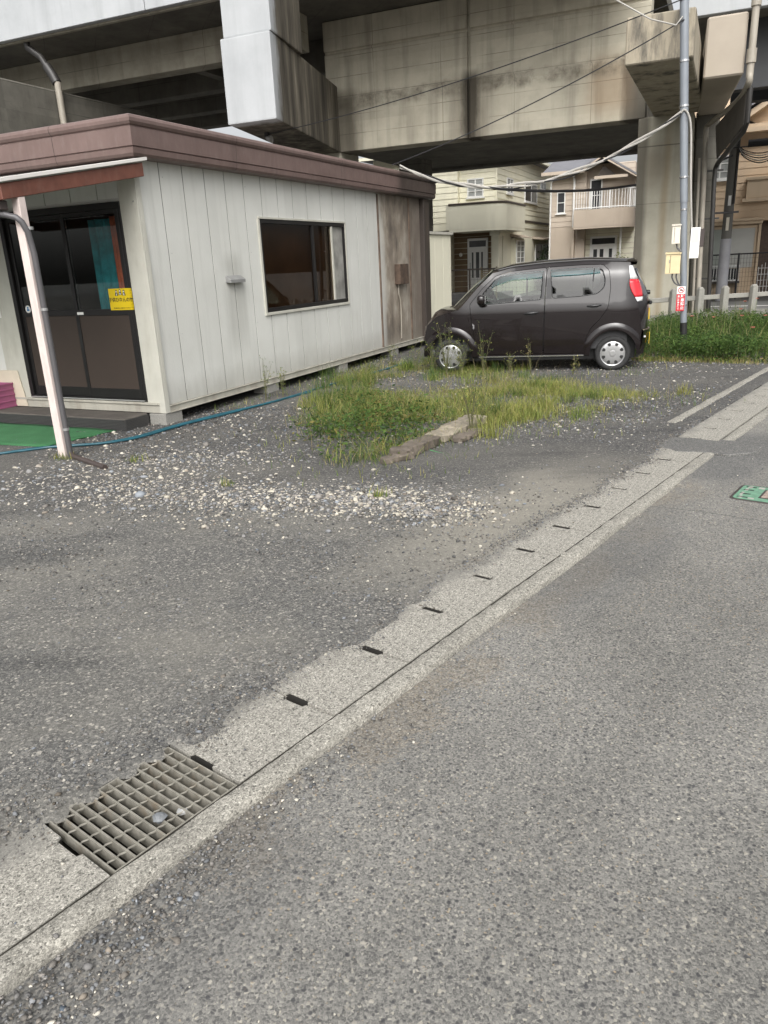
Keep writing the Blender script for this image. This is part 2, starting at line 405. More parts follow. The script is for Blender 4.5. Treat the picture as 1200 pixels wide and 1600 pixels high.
def pier_stain(g, p, c):
    x, z = g.sep(p)[0], g.sep(p)[2]
    wob = g.noise(2.0, g.mapv(p, (1, 1, 0.2)), detail=6, rough=0.65)
    wx = g.math('ADD', x, g.math('MULTIPLY', g.math('SUBTRACT', wob, 0.5), 0.18))
    s = g.math('MULTIPLY', g.band(wx, -0.80, -0.48, 0.12), g.band(z, -1, 9, 1))
    c = g.mix(g.math('MULTIPLY', s, 0.75), c, (.085, .075, .06))
    s = g.math('MULTIPLY', g.band(wx, -0.14, 0.0, 0.1), g.band(z, -1, 4.3, 1))
    c = g.mix(g.math('MULTIPLY', s, 0.5), c, (.27, .2, .11))
    s = g.math('MULTIPLY', g.band(wx, -0.5, -0.1, 0.2), g.band(z, 3.1, 3.9, 0.5))
    c = g.mix(g.math('MULTIPLY', s, 0.5), c, (.14, .11, .075))
    ln = g.math('MAXIMUM', g.band(z, 3.93, 3.955, 0.01), g.band(z, 2.72, 2.73, 0.008))
    return g.mix(g.math('MULTIPLY', ln, 0.6), c, (.07, .06, .05))
M['pier'] = m_concrete('pier_concrete', (.36, .34, .275), (.48, .455, .37), stain=0.2, streak=0.3, extra=pier_stain)
def white_stain(g, p, c):
    y, z = g.sep(p)[1], g.sep(p)[2]
    wob = g.noise(2.5, g.mapv(p, (1, 1, 0.25)), detail=7, rough=0.65)
    wy = g.math('ADD', y, g.math('MULTIPLY', g.math('SUBTRACT', wob, 0.5), 0.9))
    s = g.band(wy, -4.85, 6.0, 0.25)
    cc = g.ramp(g.noise(1.6, g.mapv(p, (2, 2, 0.2)), detail=7, rough=0.65), [(0.35, (.045, .04, .033)), (0.55, (.13, .115, .09)), (0.7, (.26, .235, .185))])
    return g.mix(s, c, cc)
M['whitec'] = m_concrete('painted_white_concrete', (.37, .385, .395), (.44, .455, .465), stain=0.1, bump=0.15, streak=0.35, stainc=(.27, .28, .285), extra=white_stain)
M['parapet'] = m_concrete('pale_parapet_concrete', (.38, .395, .405), (.45, .465, .475), stain=0.12, bump=0.12, streak=0.4, stainc=(.26, .27, .275))
M['tan'] = m_concrete('tan_painted_concrete', (.36, .315, .26), (.42, .37, .305), stain=0.08, bump=0.1)
def cap_stain(g, p, c):
    wob = g.noise(1.3, g.mapv(p, (1.6, 1.6, 0.35)), detail=8, rough=0.7)
    c = g.mix(g.ramp(wob, [(0.5, 0.0), (0.64, 0.9)]), c, (.085, .08, .07))
    return g.mix(g.ramp(g.noise(2.4, g.mapv(p, (2, 2, 0.5), loc=(4, 2, 1)), detail=6), [(0.68, 0.0), (0.72, 0.6)]), c, (.6, .57, .5))
M['cap'] = m_concrete('cap_concrete', (.33, .29, .22), (.44, .39, .30), stain=0.25, streak=0.3, extra=cap_stain)
M['post'] = m_concrete('fence_post_concrete', (.24, .235, .21), (.33, .32, .285), speck=0.3, stain=0.4, streak=0.3, stainc=(.1, .1, .085))
M['block'] = m_concrete('foundation_block_concrete', (.23, .225, .205), (.32, .31, .285), speck=0.3, stain=0.4)
M['yard'] = m_concrete('yard_paving', (.15, .15, .145), (.22, .22, .21), stain=0.2)

def m_siding():
    g = NG('prefab_wall_panel'); p = g.obj
    c = g.ramp(g.noise(1.6, p, detail=5), [(0.3, (.57, .572, .535)), (0.7, (.635, .637, .60))])
    x, y, z = g.sep(p)[0], g.sep(p)[1], g.sep(p)[2]
    st = g.ramp(g.noise(3.0, g.mapv(p, (2.2, 2.2, 0.12)), detail=6, rough=0.6), [(0.55, 0.0), (0.8, 1.0)])
    c = g.mix(g.math('MULTIPLY', st, 0.35), c, (.30, .30, .27))
    # grey streak below the vent hood
    wob = g.noise(4.0, g.mapv(p, (1, 1, 0.25)), detail=5)
    wy = g.math('ADD', y, g.math('MULTIPLY', g.math('SUBTRACT', wob, 0.5), 0.12))
    vs = g.math('MULTIPLY', g.band(wy, 1.36, 1.78, 0.14), g.ramp(z, [(0.55, 0.0), (1.0, 1.0)]))
    vs = g.math('MULTIPLY', vs, g.band(z, 0.5, 1.62, 0.5))
    vs2 = g.math('MULTIPLY', g.band(wy, 1.40, 1.76, 0.2), g.band(z, 1.55, 1.85, 0.16))
    c = g.mix(g.math('MULTIPLY', g.math('MAXIMUM', vs, vs2), 0.33), c, (.22, .215, .19))
    # brown smoke and rust stained far end
    wy2 = g.math('ADD', y, g.math('MULTIPLY', g.math('SUBTRACT', g.noise(1.2, g.mapv(p, (1, 1, 0.5)), detail=6), 0.5), 0.6))
    br = g.band(wy2, 6.08, 12.0, 0.25)
    brc = g.ramp(g.noise(1.5, g.mapv(p, (1.2, 1.2, 0.8), loc=(2.3, 0, 4.1)), detail=6, rough=0.62), [(0.30, (.06, .043, .032)), (0.46, (.21, .17, .13)), (0.62, (.40, .36, .30))])
    brc = g.mix(g.ramp(wy2, [(0.72, 0.0), (0.80, 0.75)]) if False else g.math('MULTIPLY', g.band(wy2, 7.2, 12, 0.6), 0.7), brc, (.10, .075, .058))
    c = g.mix(g.math('MULTIPLY', br, 0.92), c, brc)
    sp_ = g.math('MULTIPLY', g.ramp(g.math('ADD', z, g.math('MULTIPLY', g.noise(7, g.mapv(p, (1, 1, .4)), detail=6, rough=.7), .35)), [(0.40, 1.0), (0.72, 0.0)]), .45)
    c = g.mix(sp_, c, (.25, .235, .195))
    pnl = g.vor(2.519, g.mapv(p, (0, 1, 0)), rand=0.0); c = g.mix(1.0, c, g.ramp(g.hsep(pnl)[0], [(0.0, .955), (1.0, 1.03)]), 'MULTIPLY')
    rs_ = g.ramp(g.noise(5, g.mapv(p, (3, 3, .10), loc=(9, 4, 2)), detail=6, rough=.6), [(0.66, 0.0), (0.74, 0.4)]); c = g.mix(rs_, c, (.30, .24, .17))
    g.base(c)
    g.bump(g.math('ADD', g.math('MULTIPLY', g.noise(1.7, p, detail=1), 4.0), g.math('ADD', g.noise(48, g.mapv(p, (1, 1, 0.55)), detail=3), g.math('MULTIPLY', g.noise(9, p), 0.5))), 0.3, 0.006)
    return g.set(0.5, 0, 0.35)
M['siding'] = m_siding()
M['trim'] = simple('cream_steel_trim', (.50, .49, .43), 0.45, var=0.08, dirt=(0.35, (.26, .235, .18)), bump=0.05)
M['railc'] = simple('weathered_base_channel', (.40, .385, .33), 0.5, var=0.12, dirt=(0.5, (.17, .12, .08)))
def m_fascia():
    g = NG('brown_roof_fascia'); p = g.obj; y = g.sep(p)[1]; z = g.sep(p)[2]
    c = g.ramp(g.noise(2.5, p, detail=5), [(0.3, (.135, .093, .083)), (0.7, (.175, .122, .11))])
    ch = g.ramp(g.noise(20, g.mapv(p, (1, 1, 0.3)), detail=6, rough=0.7), [(0.5, 0.0), (0.75, 0.3)])
    c = g.mix(ch, c, (.25, .2, .185))
    wy = g.math('ADD', y, g.math('MULTIPLY', g.math('SUBTRACT', g.noise(1.5, p, detail=5), 0.5), 0.4))
    c = g.mix(g.math('MULTIPLY', g.band(wy, 6.5, 14, 0.25), 0.85), c, (.05, .04, .035))
    sm_ = g.math('MAXIMUM', g.lines(g.math('ADD', y, 1.1), 2.73, .009), g.lines(g.math('ADD', g.sep(p)[0], .9), 2.73, .009))
    c = g.mix(g.math('MULTIPLY', sm_, .8), c, (.03, .022, .02))
    dr = g.ramp(g.noise(2.2, g.mapv(p, (2.5, 2.5, .2)), detail=7, rough=.65), [(0.52, 0.0), (0.78, 0.5)]); c = g.mix(dr, c, (.085, .062, .055))
    g.base(c); g.bump(g.math('ADD', g.noise(3.5, p, detail=3), g.math('MULTIPLY', sm_, -1.0)), 0.16, 0.012)
    return g.set(g.ramp(g.noise(8, p, detail=5), [(0.3, .38), (0.7, .6)]), 0, 0.4)
M['fascia'] = m_fascia()
M['roof'] = simple('roof_sheet', (.2, .17, .16), 0.5)
M['darkpost'] = simple('dark_brown_steel', (.05, .04, .034), 0.5, dirt=(0.5, (.1, .075, .055)))
M['bronze'] = simple('dark_bronze_aluminium', (.014, .013, .013), 0.35, var=0.2, spec=0.4)
M['doorpanel'] = simple('brown_door_panel', (.042, .029, .022), 0.65, var=0.06, bump=0.03)
M['alu'] = simple('silver_aluminium', (.6, .6, .58), 0.35, metal=0.6, var=0.06)
M['glassdoor'] = glassy('door_glass', (.95, .98, .97), 0.92, 0.01, 0.7)
M['glasshut'] = glassy('hut_window_glass', (.85, .78, .7), 0.8, 0.015, 0.6)
M['glasscar'] = glassy('car_glass', (.86, .97, .90), 0.95, 0.0, 0.8)
M['glassdk'] = glassy('privacy_glass', (.5, .56, .54), 0.42, 0.0, 0.8)
M['inner'] = simple('dim_interior', (.10, .085, .07), 0.8)
M['teal'] = simple('teal_curtain', (.03, .24, .27), 0.85, var=0.3, scale=8)
M['redcur'] = simple('rust_red_curtain', (.50, .13, .065), 0.85, var=0.2, scale=8)
M['redwood'] = simple('red_brown_painted_timber', (.135, .05, .033), 0.6, var=0.2, scale=8, dirt=(0.3, (.2, .12, .09)))
M['whiteplas'] = simple('white_plastic', (.72, .70, .66), 0.4, var=0.05)
M['postpink'] = simple('pale_painted_post', (.64, .55, .51), 0.6, var=0.07, scale=6, dirt=(0.35, (.36, .3, .27)), bump=0.12)
M['greypipe'] = simple('dark_grey_pvc', (.085, .082, .085), 0.4, var=0.15)
M['brownpipe'] = simple('brown_pvc', (.055, .042, .038), 0.4, var=0.15)
M['greyvent'] = simple('galvanised_steel', (.33, .33, .325), 0.45, metal=0.5, var=0.15, dirt=(0.3, (.1, .09, .08)))
M['yellow'] = simple('yellow_sticker', (.72, .52, .005), 0.5, var=0.03)
M['black'] = simple('black_ink', (.012, .012, .012), 0.6)
M['white'] = simple('white_paint', (.78, .77, .74), 0.5, var=0.04)
M['red'] = simple('red_sign_paint', (.55, .02, .035), 0.45, var=0.06)
M['blue'] = simple('blue_ink', (.05, .2, .4), 0.5)
def m_turf():
    g = NG('green_turf_mat'); p = g.obj
    c = g.ramp(g.noise(420, p, detail=2), [(0.3, (.022, .10, .035)), (0.7, (.05, .20, .075))])
    c = g.mix(g.ramp(g.noise(4, p, detail=5), [(0.4, 0.0), (0.75, 0.35)]), c, (.08, .27, .11))
    g.base(c); g.bump(g.noise(420, p, detail=2), 0.8, 0.01); return g.set(0.9)
M['turf'] = m_turf()
def m_rubber():
    g = NG('black_rubber_mat'); p = g.obj
    h = g.vor(60, p, out='Distance', rand=0.1)
    g.base(g.ramp(h, [(0.25, (.012, .012, .012)), (0.5, (.05, .049, .047))])); g.bump(h, 0.8, 0.01); return g.set(0.7)
M['rubber'] = m_rubber()
M['rubtop'] = simple('worn_rubber_top', (.085, .075, .065), 0.8, var=0.25, scale=6, bump=0.3, bscale=220)
M['pink'] = simple('pink_plastic', (.33, .095, .19), 0.45, var=0.1)
M['board'] = simple('cream_board', (.6, .53, .42), 0.7, var=0.08)
M['hose'] = simple('teal_hose', (.010, .085, .115), 0.4, var=0.25)
def m_steel():
    g = NG('galvanised_grating'); p = g.obj
    c = g.ramp(g.noise(30, p, detail=6, rough=0.65), [(0.3, (.17, .16, .133)), (0.7, (.30, .284, .243))])
    c = g.mix(g.ramp(g.noise(9, p, detail=6), [(0.55, 0.0), (0.7, 0.6)]), c, (.2, .15, .095))
    g.base(c); return g.set(0.6, 0.15)
M['steel'] = m_steel()
M['iron'] = simple('cast_iron', (.045, .036, .033), 0.6, var=0.25, scale=25, bump=0.3)
M['mgreen'] = simple('pale_green_cover_paint', (.13, .26, .175), 0.6, var=0.25, scale=30)
M['mwhite'] = simple('worn_white_cover_paint', (.36, .345, .31), 0.6, var=0.2, scale=30)
M['paint'] = None
def m_carpaint():
    g = NG('dark_brown_metallic_paint'); p = g.obj
    fl = g.hsep(g.vor(900, p))[0]
    g.base(g.ramp(fl, [(0.0, (.006, .0045, .0048)), (1.0, (.014, .010, .0105))]))
    dust = g.ramp(g.noise(5, p, detail=6, rough=0.65), [(0.3, 0.16), (0.7, 0.27)])
    g.put(g.b.inputs['Roughness'], dust); g.b.inputs['Metallic'].default_value = 0.0
    g.b.inputs['Specular IOR Level'].default_value = 0.2
    g.b.inputs['Coat Weight'].default_value = 0.75; g.b.inputs['Coat Roughness'].default_value = 0.02
    return g.m
M['paint'] = m_carpaint()
M['cblack'] = simple('black_car_plastic', (.012, .012, .013), 0.4)
M['tyre'] = simple('tyre_rubber', (.022, .022, .022), 0.8, var=0.3, scale=12, bump=0.1)
M['hub'] = simple('silver_wheel_cover', (.46, .46, .46), 0.3, metal=0.7, var=0.05)
M['chrome'] = simple('bright_trim', (.6, .6, .6), 0.2, metal=0.9, var=0.02)
M['redlamp'] = simple('red_lamp_lens', (.55, .01, .02), 0.12, var=0.05, coat=0.8)
M['clearlamp'] = simple('clear_lamp_lens', (.62, .62, .62), 0.1, var=0.05, coat=0.8)
M['visor'] = glassy('smoked_teal_visor', (.10, .42, .46), 0.75, 0.05, 0.5)
M['seat'] = simple('beige_seat_fabric', (.36, .34, .29), 0.9)
M['dash'] = simple('dark_dashboard', (.03, .03, .032), 0.6)
M['yplate'] = simple('yellow_plate', (.7, .48, .02), 0.45, var=0.03)

def m_board(name, lo, hi):
    g = NG(name); p = g.obj
    c = g.ramp(g.noise(1.2, p, detail=6), [(0.3, lo), (0.7, hi)])
    c = g.mix(g.ramp(g.noise(1.6, g.mapv(p, (1.5, 1.5, 0.3)), detail=6), [(0.55, 0.0), (0.8, 0.35)]), c, tuple(0.6 * v for v in lo))
    g.base(c); g.bump(g.noise(30, p, detail=3), 0.1, 0.01); return g.set(0.75, 0, 0.3)
M['cream'] = m_board('cream_siding', (.74, .71, .56), (.80, .77, .61))
M['creamst'] = m_board('cream_stucco', (.71, .685, .55), (.77, .745, .60))
M['brownw'] = m_board('porch_brown_siding', (.16, .11, .065), (.20, .14, .08))
M['mauve'] = m_board('mauve_brown_siding', (.45, .385, .315), (.50, .43, .355))
M['mauvest'] = m_board('mauve_brown_stucco', (.42, .355, .285), (.47, .40, .325))
M['peach'] = m_board('peach_siding', (.60, .46, .32), (.66, .51, .36))
M['peachst'] = m_board('peach_stucco', (.52, .41, .29), (.58, .455, .325))
M['slate'] = simple('grey_roof_slate', (.17, .17, .185), 0.6, var=0.15, scale=2)
M['wframe'] = simple('white_window_frame', (.72, .72, .70), 0.45, var=0.03)
def m_pane(name, c, rough=0.06):
    return simple(name, c, rough, var=0.3, scale=1.5, spec=0.5)
M['pane'] = m_pane('dark_window_pane', (.05, .052, .055))
M['panelt'] = m_pane('curtained_window_pane', (.28, .29, .28), 0.15)
M['shutter'] = simple('grey_roller_shutter', (.46, .46, .43), 0.5, var=0.05)
M['tile'] = simple('dark_brown_tile', (.09, .06, .045), 0.6, var=0.25, scale=12)
M['base_dk'] = simple('dark_plinth', (.035, .03, .03), 0.7)
M['fenceblk'] = simple('black_fence_paint', (.015, .015, .016), 0.5)
M['fencebr'] = simple('brown_fence_paint', (.07, .055, .045), 0.5)
M['polegrey'] = simple('painted_steel_pole', (.205, .225, .25), 0.4, var=0.1, dirt=(0.3, (.1, .09, .08)))
M['meter'] = simple('aged_cream_box', (.66, .55, .33), 0.5, var=0.06, dirt=(0.3, (.4, .33, .2)))
M['meterw'] = simple('off_white_box', (.68, .63, .53), 0.5, var=0.05)
M['cable'] = simple('grey_cable', (.36, .345, .315), 0.6, var=0.15)
M['cabledk'] = simple('black_cable', (.018, .018, .02), 0.5)
M['pipelt'] = simple('weathered_light_pipe', (.33, .3, .25), 0.5, var=0.12, dirt=(0.4, (.15, .12, .09)))
M['pipedk'] = simple('dark_bronze_pipe', (.03, .028, .026), 0.45)
M['cpole'] = m_concrete('utility_pole_concrete', (.12, .115, .105), (.17, .165, .15), stain=0.2)
M['cpolelt'] = simple('pale_pole_wrap', (.33, .33, .35), 0.6)
M['ochre'] = simple('flat_stone', (.27, .235, .18), 0.9, var=0.35, scale=9, bump=0.7, bscale=30, dirt=(0.7, (.08, .075, .06)))
M['timber'] = simple('rotten_timber', (.12, .10, .08), 0.9, var=0.35, scale=9, bump=0.5, bscale=50)

# ================================================================== GROUND
def sheet(name, xs, ys, z, m, loc=(0, 0, 0), rot=0.0, zf=None):
    X, Y = np.meshgrid(xs, ys); Z = np.full_like(X, z) if zf is None else zf(X, Y)
    V = np.stack([X.ravel(), Y.ravel(), Z.ravel()], 1); nx = len(xs); ny = len(ys)
    i = np.arange(nx * ny).reshape(ny, nx)
    F = np.stack([i[:-1, :-1].ravel(), i[:-1, 1:].ravel(), i[1:, 1:].ravel(), i[1:, :-1].ravel()], 1)
    o = mesh_np(name, V, F, m, smooth=True); o.location = loc; o.rotation_euler = (0, 0, rot); return o

struct(sheet('ground', np.array([-300., 300.]), np.array([-300., 300.]), -0.5, M['yard']))

# road: in the gutter frame; sags a little at the kerb and has a worn, uneven edge
rx = np.concatenate([np.linspace(-60, -3, 8), np.linspace(-2.5, 12, 200), np.linspace(13, 60, 10)])
ry = -np.concatenate([np.linspace(0.095, 0.6, 14), np.linspace(0.7, 60, 24)])[::-1]
road = sheet('road', rx, ry, -0.02, M['asphalt'], G0, G_ANG,
             lambda X, Y: -0.018 + 0.006 * np.sin(X * 2.3) * np.cos(X * 0.9 + Y * 3) - 0.018 * np.exp(-((Y + 0.12) / 0.2) ** 2) * (X < 5.2))
struct(road)

# gravel lot: spreads from the covers out to far beyond the viaduct; wavy edge lies over the covers
def edge_n(d):
    return min(.392, 0.355 + 0.04 * math.sin(d * 2.1 + 0.4) + 0.03 * math.sin(d * 5.3) + 0.018 * math.sin(d * 11.7 + 1) + 0.012 * math.sin(d * 23.0) + 0.006 * math.sin(d * 61)
            - 0.05 * math.exp(-((d - 0.95) / 0.12) ** 2))
def in_grate(d): return 0.30 < d < 0.87
ds = np.concatenate([np.linspace(-60, -3, 12), np.arange(-2.5, 12, 0.02), np.linspace(12.2, 60, 20)])
def lot_row(k):
    rows = []
    for d in ds:
        e = edge_n(d) if d < 11 else 0.38
        if in_grate(d): e = min(.392, 0.37 + 0.03 * math.sin(d * 47) + 0.02 * math.sin(d * 23 + 1))
        rows.append(e)
    return np.array(rows)
E0 = lot_row(0)
ns = [0.0, 0.015, 0.05, 0.12, 0.3, 0.8, 2, 5, 12, 30, 60]
V = []
for k, n in enumerate(ns):
    for d, e in zip(ds, E0):
        z = 0.003 + 0.010 * (1 - math.exp(-n / 0.12)) if k else -0.002
        z += 0.008 * math.sin(d * 1.3 + n) * (1 - math.exp(-n / 0.5))
        p = gut(d, e + n, z); V.append((p.x, p.y, p.z))
nd = len(ds); i = np.arange(nd * len(ns)).reshape(len(ns), nd)
F = np.stack([i[:-1, :-1].ravel(), i[:-1, 1:].ravel(), i[1:, 1:].ravel(), i[1:, :-1].ravel()], 1)
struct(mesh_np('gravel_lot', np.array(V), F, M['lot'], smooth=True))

# lane beyond the fence, with a white edge line
VA = Vector((.41, .912, 0)).normalized(); VB = Vector((-VA.y, VA.x, 0)); P0 = Vector((6.85, 18.6, 0)); V_ANG = math.atan2(-VB.y, -VB.x)
def via(x, y, z=0.0): return P0 - VB * x + VA * y + Vector((0, 0, z))
lane = sheet('lane', np.linspace(-30, 30, 30), np.linspace(1.6, 7.6, 6), 0.034, M['yard'], P0, V_ANG); struct(lane)
wl = MB().box(-3, 14, 5.25, 5.4, 0.036, 0.040).build('road_line', M['white']); wl.location = P0; wl.rotation_euler = (0, 0, V_ANG); struct(wl)
# gutter trough under covers and grating
g = MB()
g.add([(-6, 0.0, -0.45), (14, 0.0, -0.45), (14, 0.42, -0.45), (-6, 0.42, -0.45)], [(0, 1, 2, 3)])
g.add([(-6, -0.001, -0.45), (14, -0.001, -0.45), (14, -0.001, 0.0), (-6, -0.001, 0.0)], [(0, 1, 2, 3)])
g.add([(-6, 0.398, -0.45), (14, 0.398, -0.45), (14, 0.398, 0.0), (-6, 0.398, 0.0)], [(0, 1, 2, 3)])
tr = g.build('drain_channel', M['pit'], norm=False); tr.location = G0; tr.rotation_euler = (0, 0, G_ANG); struct(tr)

# kerb strip between covers and road: segments with thin joints, chipped edge
def kerb_seg(d0, d1, seed):
    r = np.random.default_rng(seed); m = MB(); k = int((d1 - d0) / 0.035)
    prof = [(-0.001, -0.2), (-0.001, -0.006), (-0.010, 0.002), (-0.055, 0.004), (-0.086, 0.000), (-0.095, -0.012), (-0.097, -0.2)]
    base = 0
    for i in range(k + 1):
        d = d0 + (d1 - d0) * i / k; j = r.normal(0, 0.0022, 7)
        ch = 0.012 * max(0, math.sin(d * 9 + seed)) ** 8
        for q, (n, z) in enumerate(prof): m.v.append((d, n + (j[q] + ch * (q in (4, 5))), z + (j[q] * 0.7 if 1 < q < 5 else 0)))
    for i in range(k):
        for q in range(6): m.f.append((i * 7 + q, i * 7 + q + 1, (i + 1) * 7 + q + 1, (i + 1) * 7 + q))
    m.f.append(tuple(range(7))); m.f.append(tuple(k * 7 + q for q in reversed(range(7))))
    return m
kd = [-2.6, -0.6, 1.345, 3.32, 6.22]
kl = ['concrete kerb strip nearest the camera at the lower left', 'concrete kerb strip directly alongside the steel drain grating',
      'concrete kerb strip running past the dirt stained road edge', 'concrete kerb strip just before the dark asphalt patch']
for i in range(4):
    o = kerb_seg(kd[i] + 0.003, kd[i + 1] - 0.003, i).build('kerb_strip', M['kerb'], smooth=True); o.location = G0; o.rotation_euler = (0, 0, G_ANG)
    tag(o, kl[i], 'kerb', 'concrete kerb strips along the drain')
o = kerb_seg(6.55, 13.5, 9).build('kerb_strip', M['kerb'], smooth=True); o.location = G0; o.rotation_euler = (0, 0, G_ANG)
tag(o, 'far concrete kerb strip beyond the dark asphalt patch', 'kerb', 'concrete kerb strips along the drain')
o = kerb_seg(7.2, 14, 12).build('concrete_edging', M['kerb'], smooth=True); o.location = gut(0, 0.66, 0.02); o.rotation_euler = (0, 0, G_ANG)
tag(o, 'pale narrow concrete edging between gravel lot and far drain covers', 'edging')

# covers
PITCH = 0.4945
SLOT_SHADE = simple('slot_shade_dark', (.022, .02, .017), .95)  # near-black liner colour: shade of the deep slots painted on their walls
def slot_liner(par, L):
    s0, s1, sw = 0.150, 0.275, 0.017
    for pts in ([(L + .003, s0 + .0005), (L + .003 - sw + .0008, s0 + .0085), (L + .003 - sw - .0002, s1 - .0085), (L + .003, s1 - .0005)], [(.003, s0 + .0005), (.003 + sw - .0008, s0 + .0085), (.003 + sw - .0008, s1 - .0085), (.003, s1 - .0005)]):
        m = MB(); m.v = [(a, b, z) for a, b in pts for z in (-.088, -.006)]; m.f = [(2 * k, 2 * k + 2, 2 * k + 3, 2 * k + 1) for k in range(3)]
        m.build('hand_slot_shade', SLOT_SHADE, par)
def cover_mesh(seed, wid=0.42, length=PITCH):
    """slab with a half slot in both ends"""
    r = random.Random(seed); L = length - 0.009; m = MB()
    s0, s1, sw = 0.150, 0.275, 0.017
    j = lambda a=0.0015: r.uniform(-a, a)
    poly = [(0.0, 0.004), (L, 0.004)]
    poly += [(L + j(), 0.06), (L, s0), (L - sw, s0 + 0.008), (L - sw - 0.001, s1 - 0.008), (L, s1), (L, wid), (0, wid), (0, s1), (sw, s1 - 0.008), (sw, s0 + 0.008), (0, s0), (j(), 0.06)]
    m.prism(poly, lambda u, v, d: (u + 0.003, v, d), -0.09, 0.0)
    return m
ordn = ['first', 'second', 'third', 'fourth', 'fifth', 'sixth', 'seventh', 'eighth', 'ninth', 'tenth', 'eleventh', 'twelfth', 'thirteenth', 'fourteenth', 'fifteenth', 'sixteenth']
c0 = 0.835
for i in range(11):
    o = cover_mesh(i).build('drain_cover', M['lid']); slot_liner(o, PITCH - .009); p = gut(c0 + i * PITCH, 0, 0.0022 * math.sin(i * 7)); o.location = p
    o.rotation_euler = (0.007 * math.sin(i * 3.1), 0.007 * math.cos(i * 5), G_ANG + .004 * math.sin(i * 2.3))
    tag(o, f'{ordn[i]} slotted concrete drain cover beyond the steel grating', 'drain cover', 'concrete drain covers in the gutter line')
for i in range(3):
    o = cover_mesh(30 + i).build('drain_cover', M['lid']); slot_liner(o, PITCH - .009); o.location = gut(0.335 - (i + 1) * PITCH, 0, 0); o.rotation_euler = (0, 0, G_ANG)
    tag(o, ['speckled concrete drain cover just in front of the grating', 'concrete drain cover second in front of the grating, at the left edge', 'concrete drain cover third in front of the grating, cut off by the left edge'][i], 'drain cover', 'concrete drain covers in the gutter line')
for i in range(14):
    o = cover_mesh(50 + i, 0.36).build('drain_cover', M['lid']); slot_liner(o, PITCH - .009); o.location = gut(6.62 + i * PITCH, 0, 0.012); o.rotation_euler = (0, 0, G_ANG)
    tag(o, f'{ordn[i]} concrete drain cover beyond the dark asphalt patch', 'drain cover', 'far drain covers beyond the asphalt patch')
# asphalt patch laid across the gutter
m = MB(); pv = []
for k in range(40):
    a = 2 * PI * k / 40; rr = 1 + 0.10 * math.sin(3 * a + 1) + 0.07 * math.sin(7 * a) + .04 * math.sin(13 * a + 2)
    pv.append((6.42 + 0.31 * rr * math.cos(a), 0.08 + 0.42 * rr * math.sin(a)))
m.prism(pv, lambda u, v, d: (u, v, d), -0.03, 0.0055)
o = m.build('asphalt_patch', M['asphalt'], bevel=0.008); o.location = G0; o.rotation_euler = (0, 0, G_ANG); struct(o)

# steel grating over the catch pit
gr = thing('drain_grating', 'rusty galvanised steel drain grating sunk in the gutter at lower left', 'drain grating', gut(0.345, 0.0, 0.0), G_ANG)
LX, LY = 0.478, 0.385
fm = MB(); fm.box(0, LX, 0.0, 0.005, -0.045, 0.002); fm.box(0, LX, LY - 0.005, LY, -0.045, 0.002)
fm.box(0, 0.005, 0.0055, LY - 0.0055, -0.045, 0.0015); fm.box(LX - 0.005, LX, 0.0055, LY - 0.0055, -0.045, 0.0015)
fm.build('grating_frame', M['steel'], gr, bevel=0.001)
NB = 13
for k in range(1, NB):
    x = LX * k / NB
    MB().box(x - 0.0036, x + 0.0036, 0.006, LY - 0.006, -0.042, 0.0005).build('bearing_bar', M['steel'], gr)
for k in range(5):
    y = 0.055 + k * 0.073
    m = MB(); pts = [(0.006 + (LX - 0.012) * i / 60, y + 0.003 * math.sin(i * PI * NB / 30), -0.0045) for i in range(61)]
    m.tube(pts, 0.0033, 5); m.build('cross_bar', M['steel'], gr)
def stone_mb(r, seed, sq=(1, 1, .7)):
    b = bmesh.new(); bmesh.ops.create_icosphere(b, subdivisions=2, radius=r); q = random.Random(seed)
    ph = [q.uniform(0, 6) for _ in range(6)]
    for v in b.verts:
        d = v.co.normalized(); k = 1 + 0.16 * math.sin(3 * d.x + ph[0]) * math.sin(4 * d.y + ph[1]) + 0.1 * math.sin(7 * d.z + ph[2]) + q.uniform(-.04, .04)
        v.co = Vector((d.x * sq[0], d.y * sq[1], d.z * sq[2])) * r * k
    m = MB(); m.v = [tuple(v.co) for v in b.verts]; m.f = [tuple(v.index for v in f.verts) for f in b.faces]; b.free(); return m
o = stone_mb(0.022, 3).build('pebble', simple('blue_grey_stone', (.17, .18, .19), 0.8, scale=40)); o.location = gut(0.565, 0.085, 0.004)
tag(o, 'round blue-grey pebble caught in the bars of the drain grating', 'pebble')
o = stone_mb(0.015, 5, (1.3, 1, .6)).build('pebble', simple('pale_stone', (.33, .33, .32), 0.8, scale=40)); o.location = gut(0.635, 0.06, -0.008)
tag(o, 'smaller pale pebble sunk between the bars at the far edge of the grating', 'pebble')

# hydrant cover in the road
mh = thing('hydrant_cover', 'rectangular iron cover with pale green and white paint in the road', 'manhole cover', gut(4.965, -0.51, -0.012), G_ANG)
def rrect(x0, x1, y0, y1, r, n=6):
    out = []
    for cx, cy, a in ((x1 - r, y1 - r, 0), (x0 + r, y1 - r, 90), (x0 + r, y0 + r, 180), (x1 - r, y0 + r, 270)):
        for k in range(n + 1):
            t = R(a + 90 * k / n); out.append((cx + r * math.cos(t), cy + r * math.sin(t)))
    return out
flat = lambda u, v, d: (u, v, d)
W_, H_ = 0.40, 0.62
MB().prism(rrect(0, W_, -H_, 0, 0.05), flat, -0.05, 0.002).build('rim', M['iron'], mh, bevel=0.004)
pm = MB().prism(rrect(0.022, W_ - 0.022, -H_ + 0.022, -0.022, 0.035), flat, 0.0025, 0.0045).build('painted_lid', M['mgreen'], mh)
m = MB()
